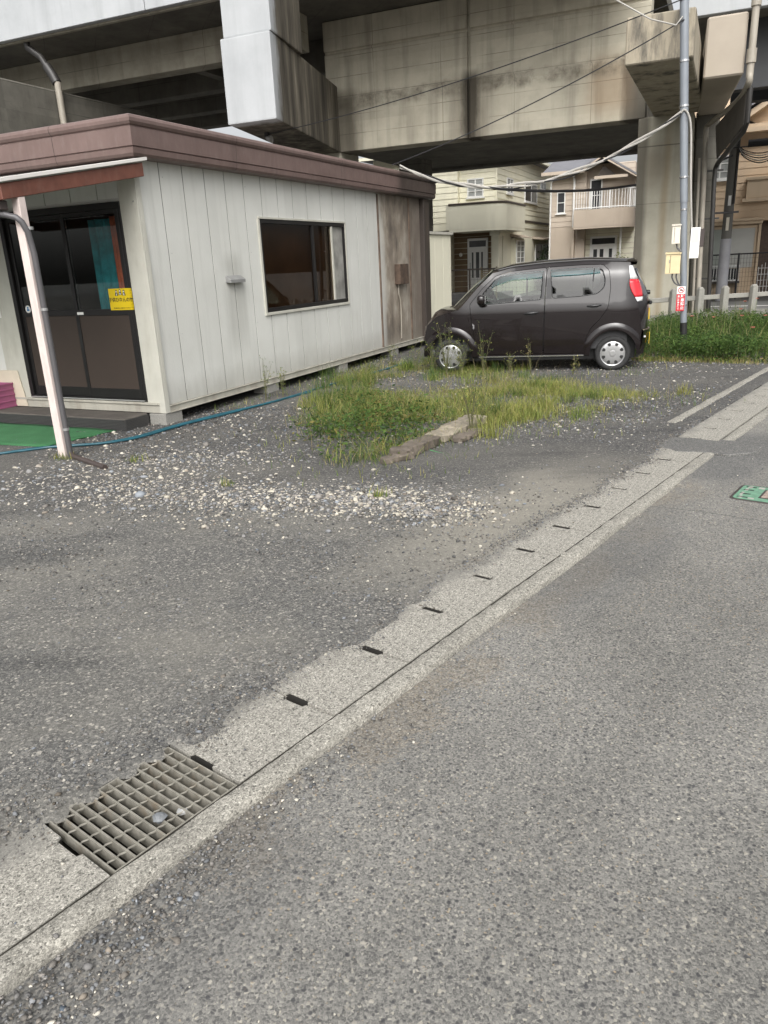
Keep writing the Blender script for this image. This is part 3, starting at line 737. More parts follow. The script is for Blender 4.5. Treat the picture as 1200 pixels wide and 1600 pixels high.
for (x, y, a, b) in [(0.04, -0.06, .05, .02), (0.04, -0.12, .03, .04), (.11, -.05, .08, .018), (.24, -.055, .05, .02), (.31, -.06, .05, .03), (.32, -.13, .04, .04), (.05, -.55, .06, .02), (.15, -.56, .07, .02), (.27, -.55, .06, .02), (.33, -.5, .03, .04), (.035, -.4, .02, .08), (.345, -.32, .02, .07)]:
    m.box(x, x + a, y - b, y, 0.0048, 0.0062)
m.build('white_tile', M['mwhite'], mh)
m = MB()
for x in (.06, .15, .25, .33):
    m.box(x, x + 0.014, -0.115, -0.045, 0.0048, 0.0066); m.box(x, x + 0.014, -0.575, -0.505, 0.0048, 0.0066)
m.build('lift_slot', M['black'], mh)
MB().box(.09, .31, -.44, -.18, 0.0048, 0.007).build('emblem_border', M['iron'], mh)
MB().box(.105, .295, -.425, -.195, 0.0072, 0.009).build('emblem_plate', simple('worn_brown_emblem', (.3, .24, .2), 0.6, var=0.4, scale=40), mh)

# ------------------------------------------------------------------ loose stones
ico = bmesh.new(); bmesh.ops.create_icosphere(ico, subdivisions=1, radius=1.0)
ICO_V = np.array([v.co[:] for v in ico.verts]); ICO_F = np.array([[v.index for v in f.verts] for f in ico.faces]); ico.free()
def stones(name, P, size, cols, flat_=0.6, kind='stuff'):
    """P (n,3) contact points, size (n,), cols (n,3)"""
    n = len(P); nv = len(ICO_V)
    V = ICO_V[None] * (1 + rng.normal(0, 0.2, (n, nv, 1)))
    sc3 = np.stack([rng.uniform(.75, 1.35, n), rng.uniform(.6, 1.0, n), rng.uniform(flat_ * .7, flat_ * 1.2, n)], 1)
    V = V * sc3[:, None, :]
    tx = rng.normal(0, 0.35, n); c, s = np.cos(tx)[:, None], np.sin(tx)[:, None]
    y, z = V[..., 1].copy(), V[..., 2].copy(); V[..., 1] = y * c - z * s; V[..., 2] = y * s + z * c
    an = rng.uniform(0, 2 * PI, n); c, s = np.cos(an)[:, None], np.sin(an)[:, None]
    x, y = V[..., 0].copy(), V[..., 1].copy(); V[..., 0] = x * c - y * s; V[..., 1] = x * s + y * c
    V = V * size[:, None, None] * 0.5
    V += P[:, None, :]; V[..., 2] += (size * rng.uniform(-.16, .14, n))[:, None]
    F = (ICO_F[None] + (np.arange(n) * nv)[:, None, None]).reshape(-1, 3)
    o = mesh_np(name, V.reshape(-1, 3), F, M['stone'], np.repeat(cols, nv, axis=0)); o['kind'] = kind
    return o
def greys(n, lo=.07, hi=.25, warm=.06, white=0.05, whitec=(.5, .47, .4)):
    b = rng.uniform(lo, hi, n) ** 1.0; wv = rng.normal(0, warm, n)
    wv = wv + .035; c = np.stack([b * (1 + wv), b, b * (1 - wv * 1.2)], 1)
    k = rng.random(n) < white; c[k] = np.array(whitec) * rng.uniform(.7, 1.15, (k.sum(), 1))
    return np.clip(c, .02, .8)
g0 = np.array(G0[:2]); gd = np.array(GD[:2]); gn = np.array(GN[:2])
def dn(P): q = P - g0; return q @ gd, q @ gn
E_IN = lambda d: np.interp(d, ds, E0)
# A: small stones all over the lot, sampled so that near ground gets most
def lot_points(n, rmin, rmax, amin=-0.72, amax=0.5):
    r = np.exp(rng.uniform(math.log(rmin), math.log(rmax), n)); a = rng.uniform(amin, amax, n)
    P = np.stack([r * np.sin(a), r * np.cos(a)], 1); d, k = dn(P); return P[k > E_IN(d) + 0.015]
P = lot_points(34000, 1.9, 10.0)
r_ = np.hypot(P[:, 0], P[:, 1])
cl = np.sin(P[:, 0] * 2.1 + 1) * np.sin(P[:, 1] * 1.7) + 0.6 * np.sin(P[:, 0] * 5 + P[:, 1] * 4) + rng.normal(0, .7, len(P))
P = P[(cl > 0.1) | (np.hypot(P[:, 0], P[:, 1]) > 7)]; r_ = np.hypot(P[:, 0], P[:, 1])
sz = np.exp(rng.normal(0, 0.35, len(P))) * (0.0055 + 0.0011 * r_)
stones('loose_gravel', np.c_[P, np.full(len(P), 0.014)], sz, greys(len(P), .06, .22, white=0.05))
# B: pale pebbles in a band in front of the hut
def band_pts(n, pts, wid):
    pts = np.array(pts); seg = rng.integers(0, len(pts) - 1, n); t = rng.random(n)[:, None]
    return pts[seg] * (1 - t) + pts[seg + 1] * t + rng.normal(0, 1, (n, 2)) * wid
Pb = np.concatenate([band_pts(7000, [(-3.6, 6.6), (-2.6, 6.15), (-1.7, 5.9), (-0.9, 5.55), (-0.3, 5.4)], (.45, .30)),
                     band_pts(2600, [(-0.5, 5.6), (.2, 5.3), (.55, 4.9)], (.25, .22)), band_pts(2600, [(-3.3, 6.9), (-2, 6.9), (-.9, 6.6)], (.5, .25))])
d, k = dn(Pb); Pb = Pb[k > 0.5]
stones('white_gravel', np.c_[Pb, np.full(len(Pb), 0.012)], np.exp(rng.normal(0, .48, len(Pb))) * 0.0165, greys(len(Pb), .06, .30, warm=.06, white=0.3, whitec=(.46, .425, .355)))
# C: crumbled gravel on the road edge
nC = 5200; dC = rng.normal(-.25, .75, nC); wC = 0.36 * np.exp(-((dC + 0.3) / 0.9) ** 2) + 0.10
nnC = -0.10 - np.abs(rng.normal(0, 1, nC)) * wC
Pc = g0 + dC[:, None] * gd + nnC[:, None] * gn
stones('crumbled_road_gravel', np.c_[Pc, np.full(nC, -0.024)], np.exp(rng.normal(0, .42, nC)) * 0.0085, greys(nC, .07, .23, white=0.06))
nC = 4200; dC = -.95 + np.abs(rng.normal(0, .42, nC)) * rng.choice([-.6, 1], nC); nnC = -.11 - np.abs(rng.normal(0, .17, nC)) * (1.3 - .5 * dC.clip(-1, 1))
Pc = g0 + dC[:, None] * gd + nnC[:, None] * gn
stones('kerbside_gravel', np.c_[Pc, np.full(nC, -0.022)], np.exp(rng.normal(0, .45, nC)) * 0.010, greys(nC, .06, .22, white=0.07))
nC = 900; dC = rng.uniform(-1, 9, nC); nnC = -0.10 - rng.exponential(0.7, nC)
Pc = g0 + dC[:, None] * gd + nnC[:, None] * gn
stones('scattered_road_grit', np.c_[Pc, np.full(nC, -0.014)], np.exp(rng.normal(0, .35, nC)) * 0.006, greys(nC, .06, .3, white=0.2))
# bits lying on the covers
nC = 260; dC = rng.uniform(-0.5, 6, nC); nnC = rng.uniform(-0.08, 0.4, nC); ok = ~((dC > .32) & (dC < .86)); dC, nnC = dC[ok], nnC[ok]
Pc = g0 + dC[:, None] * gd + nnC[:, None] * gn
stones('grit_on_covers', np.c_[Pc, np.full(len(dC), 0.003)], np.exp(rng.normal(0, .4, len(dC))) * 0.006, greys(len(dC), .05, .2, white=0.05))
# grit spilling from the lot onto the covers
nE = 9000; dE = rng.uniform(-1.2, 7.5, nE); ok = ~((dE > .33) & (dE < .85)); dE = dE[ok]
nE_ = np.interp(dE, ds, E0) + rng.normal(0.01, .045, len(dE)); Pq = g0 + dE[:, None] * gd + nE_[:, None] * gn
stones('edge_grit', np.c_[Pq, np.where(nE_ < np.interp(dE, ds, E0), .002, .007)], np.exp(rng.normal(0, .45, len(dE))) * (0.0045 + .0004 * dE.clip(0)), greys(len(dE), .06, .2, white=0.04))
# D: coarser crushed stone further back, round the car and beside the hut
Pd = np.stack([rng.uniform(-3.5, 6.2, 26000), rng.uniform(6.8, 17, 26000)], 1); d, k = dn(Pd)
hx = (Pd - np.array([-2.484, 8.724])) @ np.array([.9, -.436]); hy = (Pd - np.array([-2.484, 8.724])) @ np.array([.436, .9])
Pd = Pd[(k > .75) & ~((hx < -0.2) & (hy > 0))]
stones('crushed_stone', np.c_[Pd, np.full(len(Pd), 0.012)], np.exp(rng.normal(0, .3, len(Pd))) * 0.026, greys(len(Pd), .05, .20, white=0.09))

# ================================================================== PREFAB HUT
def smooth_path(pts, n=8):
    P = [Vector(p) for p in pts]; out = []
    for i in range(len(P) - 1):
        a = P[max(i - 1, 0)]; b = P[i]; c = P[i + 1]; d = P[min(i + 2, len(P) - 1)]
        for k in range(n):
            t = k / n; out.append(0.5 * ((2 * b) + (c - a) * t + (2 * a - 5 * b + 4 * c - d) * t * t + (3 * b - a - 3 * c + d) * t ** 3))
    out.append(P[-1]); return out
HA = Vector((.436, .9, 0)).normalized(); HB = Vector((-HA.y, HA.x, 0)); HO = Vector((-2.484, 8.724, 0)); H_ANG = math.atan2(-HB.y, -HB.x)
def hutp(x, y, z=0.0): return HO - HB * x + HA * y + Vector((0, 0, z))
hut = thing('prefab_hut', 'long white prefab site hut with brown roof fascia and stained far end', 'hut', HO, H_ANG)
HL, HW = 8.15, 6.2
Z0, Z1 = 0.225, 2.85
# side wall: grooved panels round the window opening
WY0, WY1, WZ0, WZ1 = 2.27, 4.69, 1.11, 2.32
m = MB(); y = 0.05; k = 0
bk = MB(); bk.box(-0.045, -0.002, 0.05, WY0 - 0.03, Z0 + .001, Z1 - .001); bk.box(-0.045, -0.002, WY1 + 0.03, HL - .2, Z0 + .001, Z1 - .001)
bk.box(-0.0452, -0.0022, WY0 - 0.0298, WY1 + 0.0298, Z0 + .0012, WZ0 - 0.03); bk.box(-0.0452, -0.0022, WY0 - 0.0298, WY1 + 0.0298, WZ1 + 0.03, Z1 - .0012)
def strip(m, a, b):
    g_ = 0.0075
    if b <= WY0 or a >= WY1: m.box(-0.0118, 0.004, a + g_, b - g_, Z0, Z1); return
    if a < WY0: m.box(-0.0118, 0.004, a + g_, WY0 - 0.02, Z0, Z1); a = WY0 - 0.0199; la = 0
    else: la = g_
    if b > WY1: m.box(-0.0118, 0.004, WY1 + 0.02, b - g_, Z0, Z1); b = WY1 + 0.0199; lb = 0
    else: lb = g_
    m.box(-0.0118, 0.004, a + la, b - lb, Z0, WZ0 - 0.02); m.box(-0.0118, 0.004, a + la, b - lb, WZ1 + 0.02, Z1)
edges = [0.05, 0.40] + [0.40 + 0.397 * i for i in range(1, 19)] + [8.0]
edges = [e for e in edges if e <= 8.0]
for a, b in zip(edges[:-1], edges[1:]): strip(m, a, b)
sw_ = m.build('side_wall', M['siding'], hut); bk.build('panel_joint', simple('dark_panel_joint', (.035, .033, .03), .8), sw_)
# front wall
DX0, DX1, DZ0, DZ1 = -2.15, -0.24, 0.27, 2.45
m = MB()
m.box(-HW, DX0 - 0.36, 0.012, 0.045, Z0, Z1); m.box(DX0 - 0.3598, DX0, 0.0122, 0.0452, Z0, Z1)
m.box(DX0 + .0002, DX1 - .0002, 0.0124, 0.0454, DZ1, Z1); m.box(DX1, -0.05, 0.0126, 0.0456, Z0, Z1)
x = -0.24
e2 = [-0.24, -0.55, -0.95, -1.35, -1.75, -2.15]
for a, b in zip(e2[1:], e2[:-1]): m.box(a + .0065, b - .0065, -0.004, 0.0118, DZ1 + 0.03, Z1)
e2 = [-2.52 - 0.4 * i for i in range(10)]
for a, b in zip(e2[1:], e2[:-1]): m.box(a + .0045, b - .0045, -0.004, 0.0118, Z0, Z1)
m.build('front_wall', M['siding'], hut)
MB().box(DX0 - 0.36, DX0 - 0.005, -0.018, 0.0115, Z0 + .02, 2.83).build('door_jamb', M['trim'], hut, bevel=0.004)
MB().box(DX1 + 0.005, -0.058, -0.018, 0.0115, Z0 + .02, 2.83).build('door_jamb', M['trim'], hut, bevel=0.004)
# corner post: folded steel angle
m = MB(); m.box(-0.056, 0.03, -0.03, 0.0, 0.14, 2.83); m.box(0.0062, 0.0302, 0.0002, 0.048, 0.14, 2.83)
m.box(-0.115, -0.0562, -0.0225, -0.019, 0.26, 2.83)
m.build('corner_post', M['trim'], hut, bevel=0.006)
m = MB(); m.lathe([(0.0, -0.040), (0.007, -0.039), (0.009, -0.0305)], lambda a, b, h: (-0.025 + a, h, 2.43 + b), 8); m.build('bolt_head', M['greyvent'], hut)
# base channel with lips, rest of shell
m = MB()
m.box(0.0, 0.022, 0.05, 9.66, 0.135, 0.222); m.box(0.0221, 0.034, 0.05, 9.66, 0.135, 0.147); m.box(0.0221, 0.034, 0.05, 9.66, 0.210, 0.222)
m.build('base_channel', M['railc'], hut, bevel=0.002)
m = MB(); m.box(-HW, -0.058, -0.02, 0.0, 0.14, 0.262); m.box(-HW, -0.058, -0.04, -0.0202, 0.235, 0.2622); m.build('base_channel', M['railc'], hut, bevel=0.002)
MB().box(-HW + .02, -0.05, 0.06, HL - .02, 0.15, 0.262).build('floor_slab', M['inner'], hut)
MB().box(-1.2, -1.15, 0.5, 9.4, -0.01, 0.149).build('gap_shade_board', M['base_dk'], hut)  # added dark board that gives the gap under the hut its shade
m = MB(); m.box(-HW, -HW + 0.04, 0.06, HL, Z0, Z1); m.box(-HW + .041, -0.05, HL - 0.04, HL, Z0, Z1); m.build('rear_wall', M['siding'], hut)
MB().box(-HW + .05, -0.05, 0.06, HL - 0.05, 2.78, 2.82).build('ceiling_panel', M['inner'], hut)
m = MB()
m.box(-3.2, -3.16, 0.07, 5.9, 0.27, 2.78); m.build('partition', M['inner'], hut)
# fascia swept round the roof with mitred corners
prof = [(-0.02, 2.845), (0.10, 2.845), (0.145, 2.85), (0.165, 2.875), (0.172, 2.925), (0.160, 2.931), (0.160, 2.937), (0.176, 2.943), (0.180, 3.118), (0.168, 3.124), (0.168, 3.132),
        (0.186, 3.140), (0.203, 3.165), (0.205, 3.195), (0.192, 3.222), (0.165, 3.235), (-0.1, 3.235)]
m = MB(); X0, X1, Y0, Y1 = -HW, 0.02, 0.0, HL
for dd, zz in prof:
    m.v += [(X0 - dd, Y0 - dd, zz), (X1 + dd, Y0 - dd, zz), (X1 + dd, Y1 + dd, zz), (X0 - dd, Y1 + dd, zz)]
for i in range(len(prof) - 1):
    for j in range(4): m.f.append((i * 4 + j, i * 4 + (j + 1) % 4, (i + 1) * 4 + (j + 1) % 4, (i + 1) * 4 + j))
m.build('roof_fascia', M['fascia'], hut)
MB().box(-HW + .08, -0.06, 0.08, HL - .08, 3.17, 3.20).build('roof', M['roof'], hut)
MB().box(-0.02, 0.10, 7.9, 8.19, 0.14, 3.22).build('end_column', M['darkpost'], hut, bevel=0.01)
# side window
wd = MB()
for (a, b, c, d) in [(WY0, WY1, WZ0, WZ0 + .055), (WY0, WY1, WZ1 - .05, WZ1)]: wd.box(-0.05, 0.018, a, b, c, d)
for (a, b) in [(WY0, WY0 + .035), (WY1 - .035, WY1)]: wd.box(-0.05, 0.0182, a, b, WZ0 + .0552, WZ1 - .0502)
win = wd.build('side_window', M['bronze'], hut, bevel=0.002)
m = MB(); m.box(0.0045, 0.03, WY0 - .03, WY1 + .03, WZ1 + 0.002, WZ1 + 0.03); m.box(0.0045, 0.024, WY0 - .045, WY0 - 0.001, WZ0 - .001, WZ1); m.box(0.0045, 0.024, WY1 + .001, WY1 + .04, WZ0 - .001, WZ1)
m.box(0.0045, 0.03, WY0 - .045, WY1 + .04, WZ0 - .04, WZ0 - .002); m.build('window_trim', M['trim'], win, bevel=0.003)
m = MB(); m.box(-0.03, 0.014, 3.655, 3.705, WZ0 + .056, WZ1 - .051); m.build('sash_bar', M['bronze'], win, bevel=0.002)
m = MB(); m.box(-0.032, 0.012, 4.25, 4.29, WZ0 + .056, WZ1 - .051); m.build('sash_bar', M['trim'], win, bevel=0.002)
m = MB(); m.box(-0.022, -0.016, WY0 + .03, 3.66, WZ0 + .05, WZ1 - .045); m.box(-0.012, -0.006, 3.70, 4.255, WZ0 + .05, WZ1 - .045); m.build('pane', M['glasshut'], win)
m = MB(); m.box(-0.022, -0.016, 4.285, WY1 - .03, WZ0 + .05, WZ1 - .045); m.build('pale_reflection_pane', simple('grey_reflection_pane', (.26, .255, .235), 0.35, var=0.4, scale=4), win)  # pale grey reflection put into this pane's opaque colour
m = MB()
m.box(-0.12, -0.10, 2.2, 4.8, 1.0, 2.4); m.build('window_blind', simple('dark_brown_blind', (.105, .07, .047), .8, var=.3, scale=2), hut)
# vent hood with sloping top
m = MB(); y0, y1 = 1.41, 1.73
m.add([(0.005, y0, 1.545), (0.085, y0, 1.535), (0.085, y0, 1.575), (0.005, y0, 1.625), (0.005, y1, 1.545), (0.085, y1, 1.535), (0.085, y1, 1.575), (0.005, y1, 1.625)],
      [(0, 1, 2, 3), (7, 6, 5, 4), (1, 5, 6, 2), (3, 2, 6, 7), (0, 3, 7, 4)])
vh = m.build('vent_hood', M['greyvent'], hut, bevel=0.003)
MB().box(0.01, 0.083, y0 + .004, y1 - .004, 1.538, 1.541).build('vent_grille', M['black'], vh)
bx_ = MB(); bx_.box(.005, .12, 6.62, 7.02, 1.30, 1.66); rb = bx_.build('rusty_box', simple('rusty_dark_box', (.075, .05, .035), .8, var=.5, scale=7, dirt=(.6, (.02, .016, .013))), hut, bevel=.006)
MB().tube(smooth_path([(.03, 6.72, 1.3), (.03, 6.72, 1.12), (.035, 6.78, .95), (.02, 6.80, .3)], 5), .014, 8).build('drip_pipe', M['pipelt'], rb, smooth=True)
for yy_ in (5.98, 7.35): MB().box(.0045, .022, yy_ - .025, yy_ + .025, Z0, 2.83).build('cover_strip', simple('rusted_cover_strip', (.16, .115, .085), .7, var=.4, scale=5, dirt=(.5, (.06, .04, .03))), hut, bevel=.003)
for k_, yy_ in enumerate((.42, 2.0, 3.99, 5.56)):
    m = MB()
    for zz_ in (.33, 1.0, 1.9, 2.7): m.lathe([(0, .0075), (.005, .007), (.006, .0042)], lambda a, b, h: (h, yy_ + .03 + a, zz_ + b), 6)
    m.build('screw_row', M['greyvent'], hut)
# sliding door
door = thing('entrance_door', 'x', 'door'); del door['label']; del door['category']; door.parent = hut
m = MB(); m.box(DX0, DX1, -0.022, 0.06, DZ1 - .07, DZ1); m.box(DX0, DX1, -0.02, 0.06, DZ0 - .0, DZ0 + .028)
m.box(DX0, DX0 + .06, -0.0215, 0.06, DZ0 + .0282, DZ1 - .0702); m.box(DX1 - .04, DX1, -0.0215, 0.06, DZ0 + .0282, DZ1 - .0702)
m.build('frame', M['bronze'], door, bevel=0.003)
MB().box(DX0 + .03, DX1 - .03, -0.032, -0.0205, DZ0 + .002, DZ0 + .012).build('door_track', M['alu'], door)
MID = 1.295
def leaf(x0, x1, y):
    m = MB(); s = 0.05
    m.box(x0, x0 + s, y, y + .03, DZ0 + .03, DZ1 - .072); m.box(x1 - s, x1, y, y + .03, DZ0 + .03, DZ1 - .072)
    m.box(x0 + s, x1 - s, y + .0005, y + .0295, DZ0 + .03, DZ0 + .14); m.box(x0 + s, x1 - s, y + .0005, y + .0295, DZ1 - .115, DZ1 - .072); m.box(x0 + s, x1 - s, y + .0005, y + .0295, MID - .04, MID + .03)
    m.build('leaf_frame', M['bronze'], door, bevel=0.003)
    MB().box(x0 + s - .004, x1 - s + .004, y + .010, y + .02, DZ0 + .135, MID - .036).build('kick_panel', M['doorpanel'], door)
    MB().box(x0 + s - .004, x1 - s + .004, y + .012, y + .017, MID + .026, DZ1 - .11).build('pane', M['glassdoor'], door)
leaf(DX0 + .065, -1.10, 0.014); leaf(-1.155, DX1 - .045, -0.018)
MB().box(-1.148, -1.105, -0.0225, -0.0185, .9, 1.06).build('handle', M['black'], door, bevel=0.002)
# label strip and round sticker on the door
o = MB().box(-1.12, -1.02, -0.0192, -0.0181, 1.268, 1.298).build('door_label', M['white'], hut); o.parent = None; o.matrix_world = Matrix.Translation(HO) @ Matrix.Rotation(H_ANG, 4, 'Z')
tag(o, 'tiny white label strip stuck on the middle rail of the hut door', 'label')
HM = Matrix.Translation(HO) @ Matrix.Rotation(H_ANG, 4, 'Z')
def at_hut(o): o.matrix_world = HM; return o
rs = MB(); rs.lathe([(0, 0.0118), (.045, 0.0118), (.045, 0.0132)], lambda a, b, h: (-1.955 + a, h, 1.345 + b), 20)
rs = at_hut(rs.build('round_sticker', M['white'])); tag(rs, 'small round white sticker on the left leaf of the hut door', 'sticker')
m = MB(); m.lathe([(0, 0.0108), (.014, 0.0108), (.014, 0.0117)], lambda a, b, h: (-1.955 + a, h, 1.36 + b), 10); m.box(-1.975, -1.935, 0.0108, 0.0117, 1.322, 1.346); m.build('emblem', M['blue'], rs)

# curtains, inside the door
def curtain(name, x0, x1, y, z0, z1, mt, amp, wav, label):
    n = 40; xs = [x0 + (x1 - x0) * i / n for i in range(n + 1)]; m = MB()
    for z in (z0, z1):
        for x in xs: m.v.append((x, y + amp * math.sin(x * wav) + .3 * amp * math.sin(x * wav * 2.7 + 1), z))
    for i in range(n): m.f.append((i, i + 1, n + 2 + i, n + 1 + i))
    me = m.build(name, mt, None, smooth=True); at_hut(me)
    sm = me.modifiers.new('thickness', 'SOLIDIFY'); sm.thickness = 0.004
    tag(me, label, 'curtain'); return me
curtain('curtain', -0.90, -0.58, .14, .6, 2.30, M['teal'], .018, 60, 'teal curtain on the left of the rust red one behind the door glass')
curtain('curtain', -0.54, -0.40, .12, .6, 2.32, M['redcur'], .014, 70, 'rust red curtain strip hanging behind the glass of the hut door')
curtain('curtain', -0.385, -0.26, .15, .6, 2.30, M['teal'], .018, 65, 'narrow teal curtain at the right edge of the door glass')
cab = MB(); cab.box(-1.75, -1.3, 1.2, 1.7, .27, 1.62); at_hut(cab.build('office_cabinet', simple('grey_cabinet', (.22, .21, .2), .5))); tag(bpy.data.objects['office_cabinet'], 'dim grey office cabinet seen through the left glass of the door', 'cabinet')
m = MB()
for k in range(6): m.box(-1.12, -.86, .9, 1.25, .4 + .3 * k, .42 + .3 * k)
m.box(-1.14, -1.121, .9, 1.25, .27, 2.2); m.box(-.859, -.84, .9, 1.25, .27, 2.2)
o = at_hut(m.build('shelf_rack', simple('beige_rack', (.32, .29, .24), .6))); tag(o, 'pale shelf rack standing inside behind the right door glass', 'shelf')
# ceiling lamp tube in the hut, unlit
m = MB().box(-1.9, -1.2, 1.4, 1.52, 2.70, 2.76); o = at_hut(m.build('ceiling_lamp', M['white'])); tag(o, 'white unlit strip lamp under the ceiling inside the hut', 'lamp')

# yellow notice on the right door leaf
def text_mesh(s, size, mt, name, bold=0.0, parent=None):
    cu = bpy.data.curves.new(name, 'FONT'); cu.body = s; cu.size = size; cu.align_x = 'CENTER'; cu.align_y = 'CENTER'; cu.extrude = 0.0004; cu.offset = bold
    to = bpy.data.objects.new(name, cu); col.objects.link(to)
    dg = bpy.context.evaluated_depsgraph_get(); dg.update()
    me = bpy.data.meshes.new_from_object(to.evaluated_get(dg)); me.name = name
    bpy.data.objects.remove(to); me.materials.clear(); me.materials.append(mt)
    o = bpy.data.objects.new(name, me); col.objects.link(o)
    if parent is not None: o.parent = parent
    return o
SX, SZ = -0.41, 1.43
st = at_hut(MB().box(SX - .172, SX + .172, -0.0215, -0.0195, SZ - .118, SZ + .118).build('notice_sticker', M['yellow']))
tag(st, 'yellow Japanese notice sticker with three small figures on the door glass', 'sticker')
face = Matrix.Rotation(R(90), 4, 'X')
t = text_mesh('子供ひなんの家', 0.052, M['black'], 'lettering', 0.0012, st); t.matrix_local = Matrix.Translation((SX, -0.0222, SZ - .008)) @ face
t = text_mesh('不審者を見たら知らせてください', 0.017, M['black'], 'small_lettering', 0.0002, st); t.matrix_local = Matrix.Translation((SX, -0.0222, SZ - .097)) @ face
m = MB(); m2 = MB()
for k, dx in enumerate((-.055, 0, .055)):
    zz = SZ + .052 + (.008 if k == 1 else 0)
    m.prism([(dx - .024, 0), (dx + .024, 0), (dx + .014, .035), (dx - .014, .035)], lambda u, v, d: (SX + u, d, zz - .012 + v), -0.0226, -0.0216)
    m.lathe([(0, -0.0226), (.014, -0.0226), (.014, -0.0216)], lambda a, b, h: (SX + dx + a, h, zz + .035 + b), 12)
    m2.lathe([(0, -0.0232), (.009, -0.0232), (.009, -0.0227)], lambda a, b, h: (SX + dx + a, h, zz + .031 + b), 10)
    m2.prism([(dx - .008, 0), (dx + .008, 0), (dx + .005, .022), (dx - .005, .022)], lambda u, v, d: (SX + u, d, zz - .009 + v), -0.0232, -0.0227)
m.build('child_figure', M['black'], st); m2.build('child_figure_fill', M['white'], st)

# notice board sheet at the far left
o = at_hut(MB().box(-2.95, -2.40, -0.0265, -0.0245, 1.25, 1.63).build('wall_notice', M['white'])); tag(o, 'white paper notice on the hut wall at the left picture edge', 'notice')
o2 = MB().box(-2.46, -2.425, -0.0275, -0.0267, 1.33, 1.47).build('printing', M['black'], o)

# foundation blocks
fb = [(-.10, .13, 'pale concrete block under the front right corner of the hut'), (-.1, 2.26, 'concrete block under the hut below the window edge'), (-.1, 4.4, 'concrete block in the dark gap under the middle of the hut'),
      (-.1, 6.5, 'concrete block under the stained far part of the hut'), (-2.3, .13, 'concrete block under the front wall behind the door step')]
for x, y, lb in fb:
    o = at_hut(MB().box(x - .12, x + .12, y - .17, y + .13, -0.02, .133).build('foundation_block', M['block'], bevel=0.006)); tag(o, lb, 'concrete block', 'foundation blocks under the hut')

# annex beyond the dark column
ax = thing('white_annex', 'low white panelled annex at the far end of the hut behind the car', 'annex', HO, H_ANG)
m = MB()
for i in range(3): m.box(-.012, .004, 8.22 + .48 * i + .004, 8.22 + .48 * (i + 1) - .004, .225, 2.2)
m.box(-.05, -.0122, 8.22, 9.66, .225, 2.2); m.box(-2.4, -.051, 9.62, 9.66, .225, 2.2)
m.build('wall', M['creamst'], ax, bevel=0.002)
MB().box(-2.4, .05, 8.2, 9.7, 2.205, 2.26).build('roof', M['trim'], ax, bevel=0.004)
MB().tube([(.03, 8.28, .25), (.03, 8.28, 2.2), (.03, 8.25, 3.1)], .022, 8).build('conduit', M['pipelt'], ax, smooth=True)

# door step, turf mat, crate, board
o = at_hut(MB().box(-3.6, -.22, -.44, -.06, -.01, .145).build('door_step', M['rubtop'], bevel=0.01)); tag(o, 'low black rubber covered step in front of the hut door', 'step')
m = MB(); m.box(-3.6, -.22, -.449, -.4405, -.005, .132); m.box(-.2195, -.211, -.44, -.06, -.005, .132); m.build('mesh_skirt', M['rubber'], o)
m = MB(); nx, ny = 24, 10; P4 = [(-3.9, -1.62), (-.50, -1.33), (-.34, -.47), (-3.9, -.47)]
for j in range(ny + 1):
    for i in range(nx + 1):
        u, v = i / nx, j / ny
        a = Vector(P4[0]).lerp(Vector(P4[1]), u); b = Vector(P4[3]).lerp(Vector(P4[2]), u); q = a.lerp(b, v)
        m.v.append((q.x, q.y, .026 + .006 * math.sin(i * 1.1) * math.sin(j * 1.7)))
for j in range(ny):
    for i in range(nx): a = j * (nx + 1) + i; m.f.append((a, a + 1, a + nx + 2, a + nx + 1))
o = at_hut(m.build('turf_mat', M['turf'], smooth=True)); s_ = o.modifiers.new('thickness', 'SOLIDIFY'); s_.thickness = .014; tag(o, 'green artificial turf mat lying before the hut step', 'mat')
cr = thing('plastic_crate', 'pink plastic crate at the left picture edge on the hut step', 'crate', hutp(-2.72, -.21, .146), H_ANG)
m = MB(); cw, cd, ch, tt = .30, .17, .30, .012
for x0, x1, y0, y1 in [(-cw, cw, -cd, -cd + tt), (-cw, cw, cd - tt, cd), (-cw, -cw + tt, -cd + tt, cd - tt), (cw - tt, cw, -cd + tt, cd - tt)]: m.box(x0, x1, y0, y1, 0, ch)
m.box(-cw + tt, cw - tt, -cd + tt, cd - tt, 0.001, .012); m.build('crate_body', M['pink'], cr, bevel=0.004)
m = MB()
for z in (.0, .07, .145, .215, .283): m.box(-cw - .012, cw + .012, -cd - .012, -cd - .0005, z, z + .02); m.box(cw + .0005, cw + .012, -cd, cd, z, z + .02)
for x in (-.2, -.07, .07, .2): m.box(x - .008, x + .008, -cd - .010, -cd - .0003, .001, ch - .001)
m.build('crate_rib', M['pink'], cr, bevel=0.003)
m = MB(); m.hexa([(-3.2, -.04, .147), (-2.22, -.04, .147), (-2.22, -.025, .147), (-3.2, -.025, .147), (-3.2, -.034, .60), (-2.30, -.034, .60), (-2.30, -.022, .60), (-3.2, -.022, .60)])
o = at_hut(m.build('cream_board', M['board'], bevel=0.003)); tag(o, 'cream board leaning behind the pink crate beside the door', 'board')

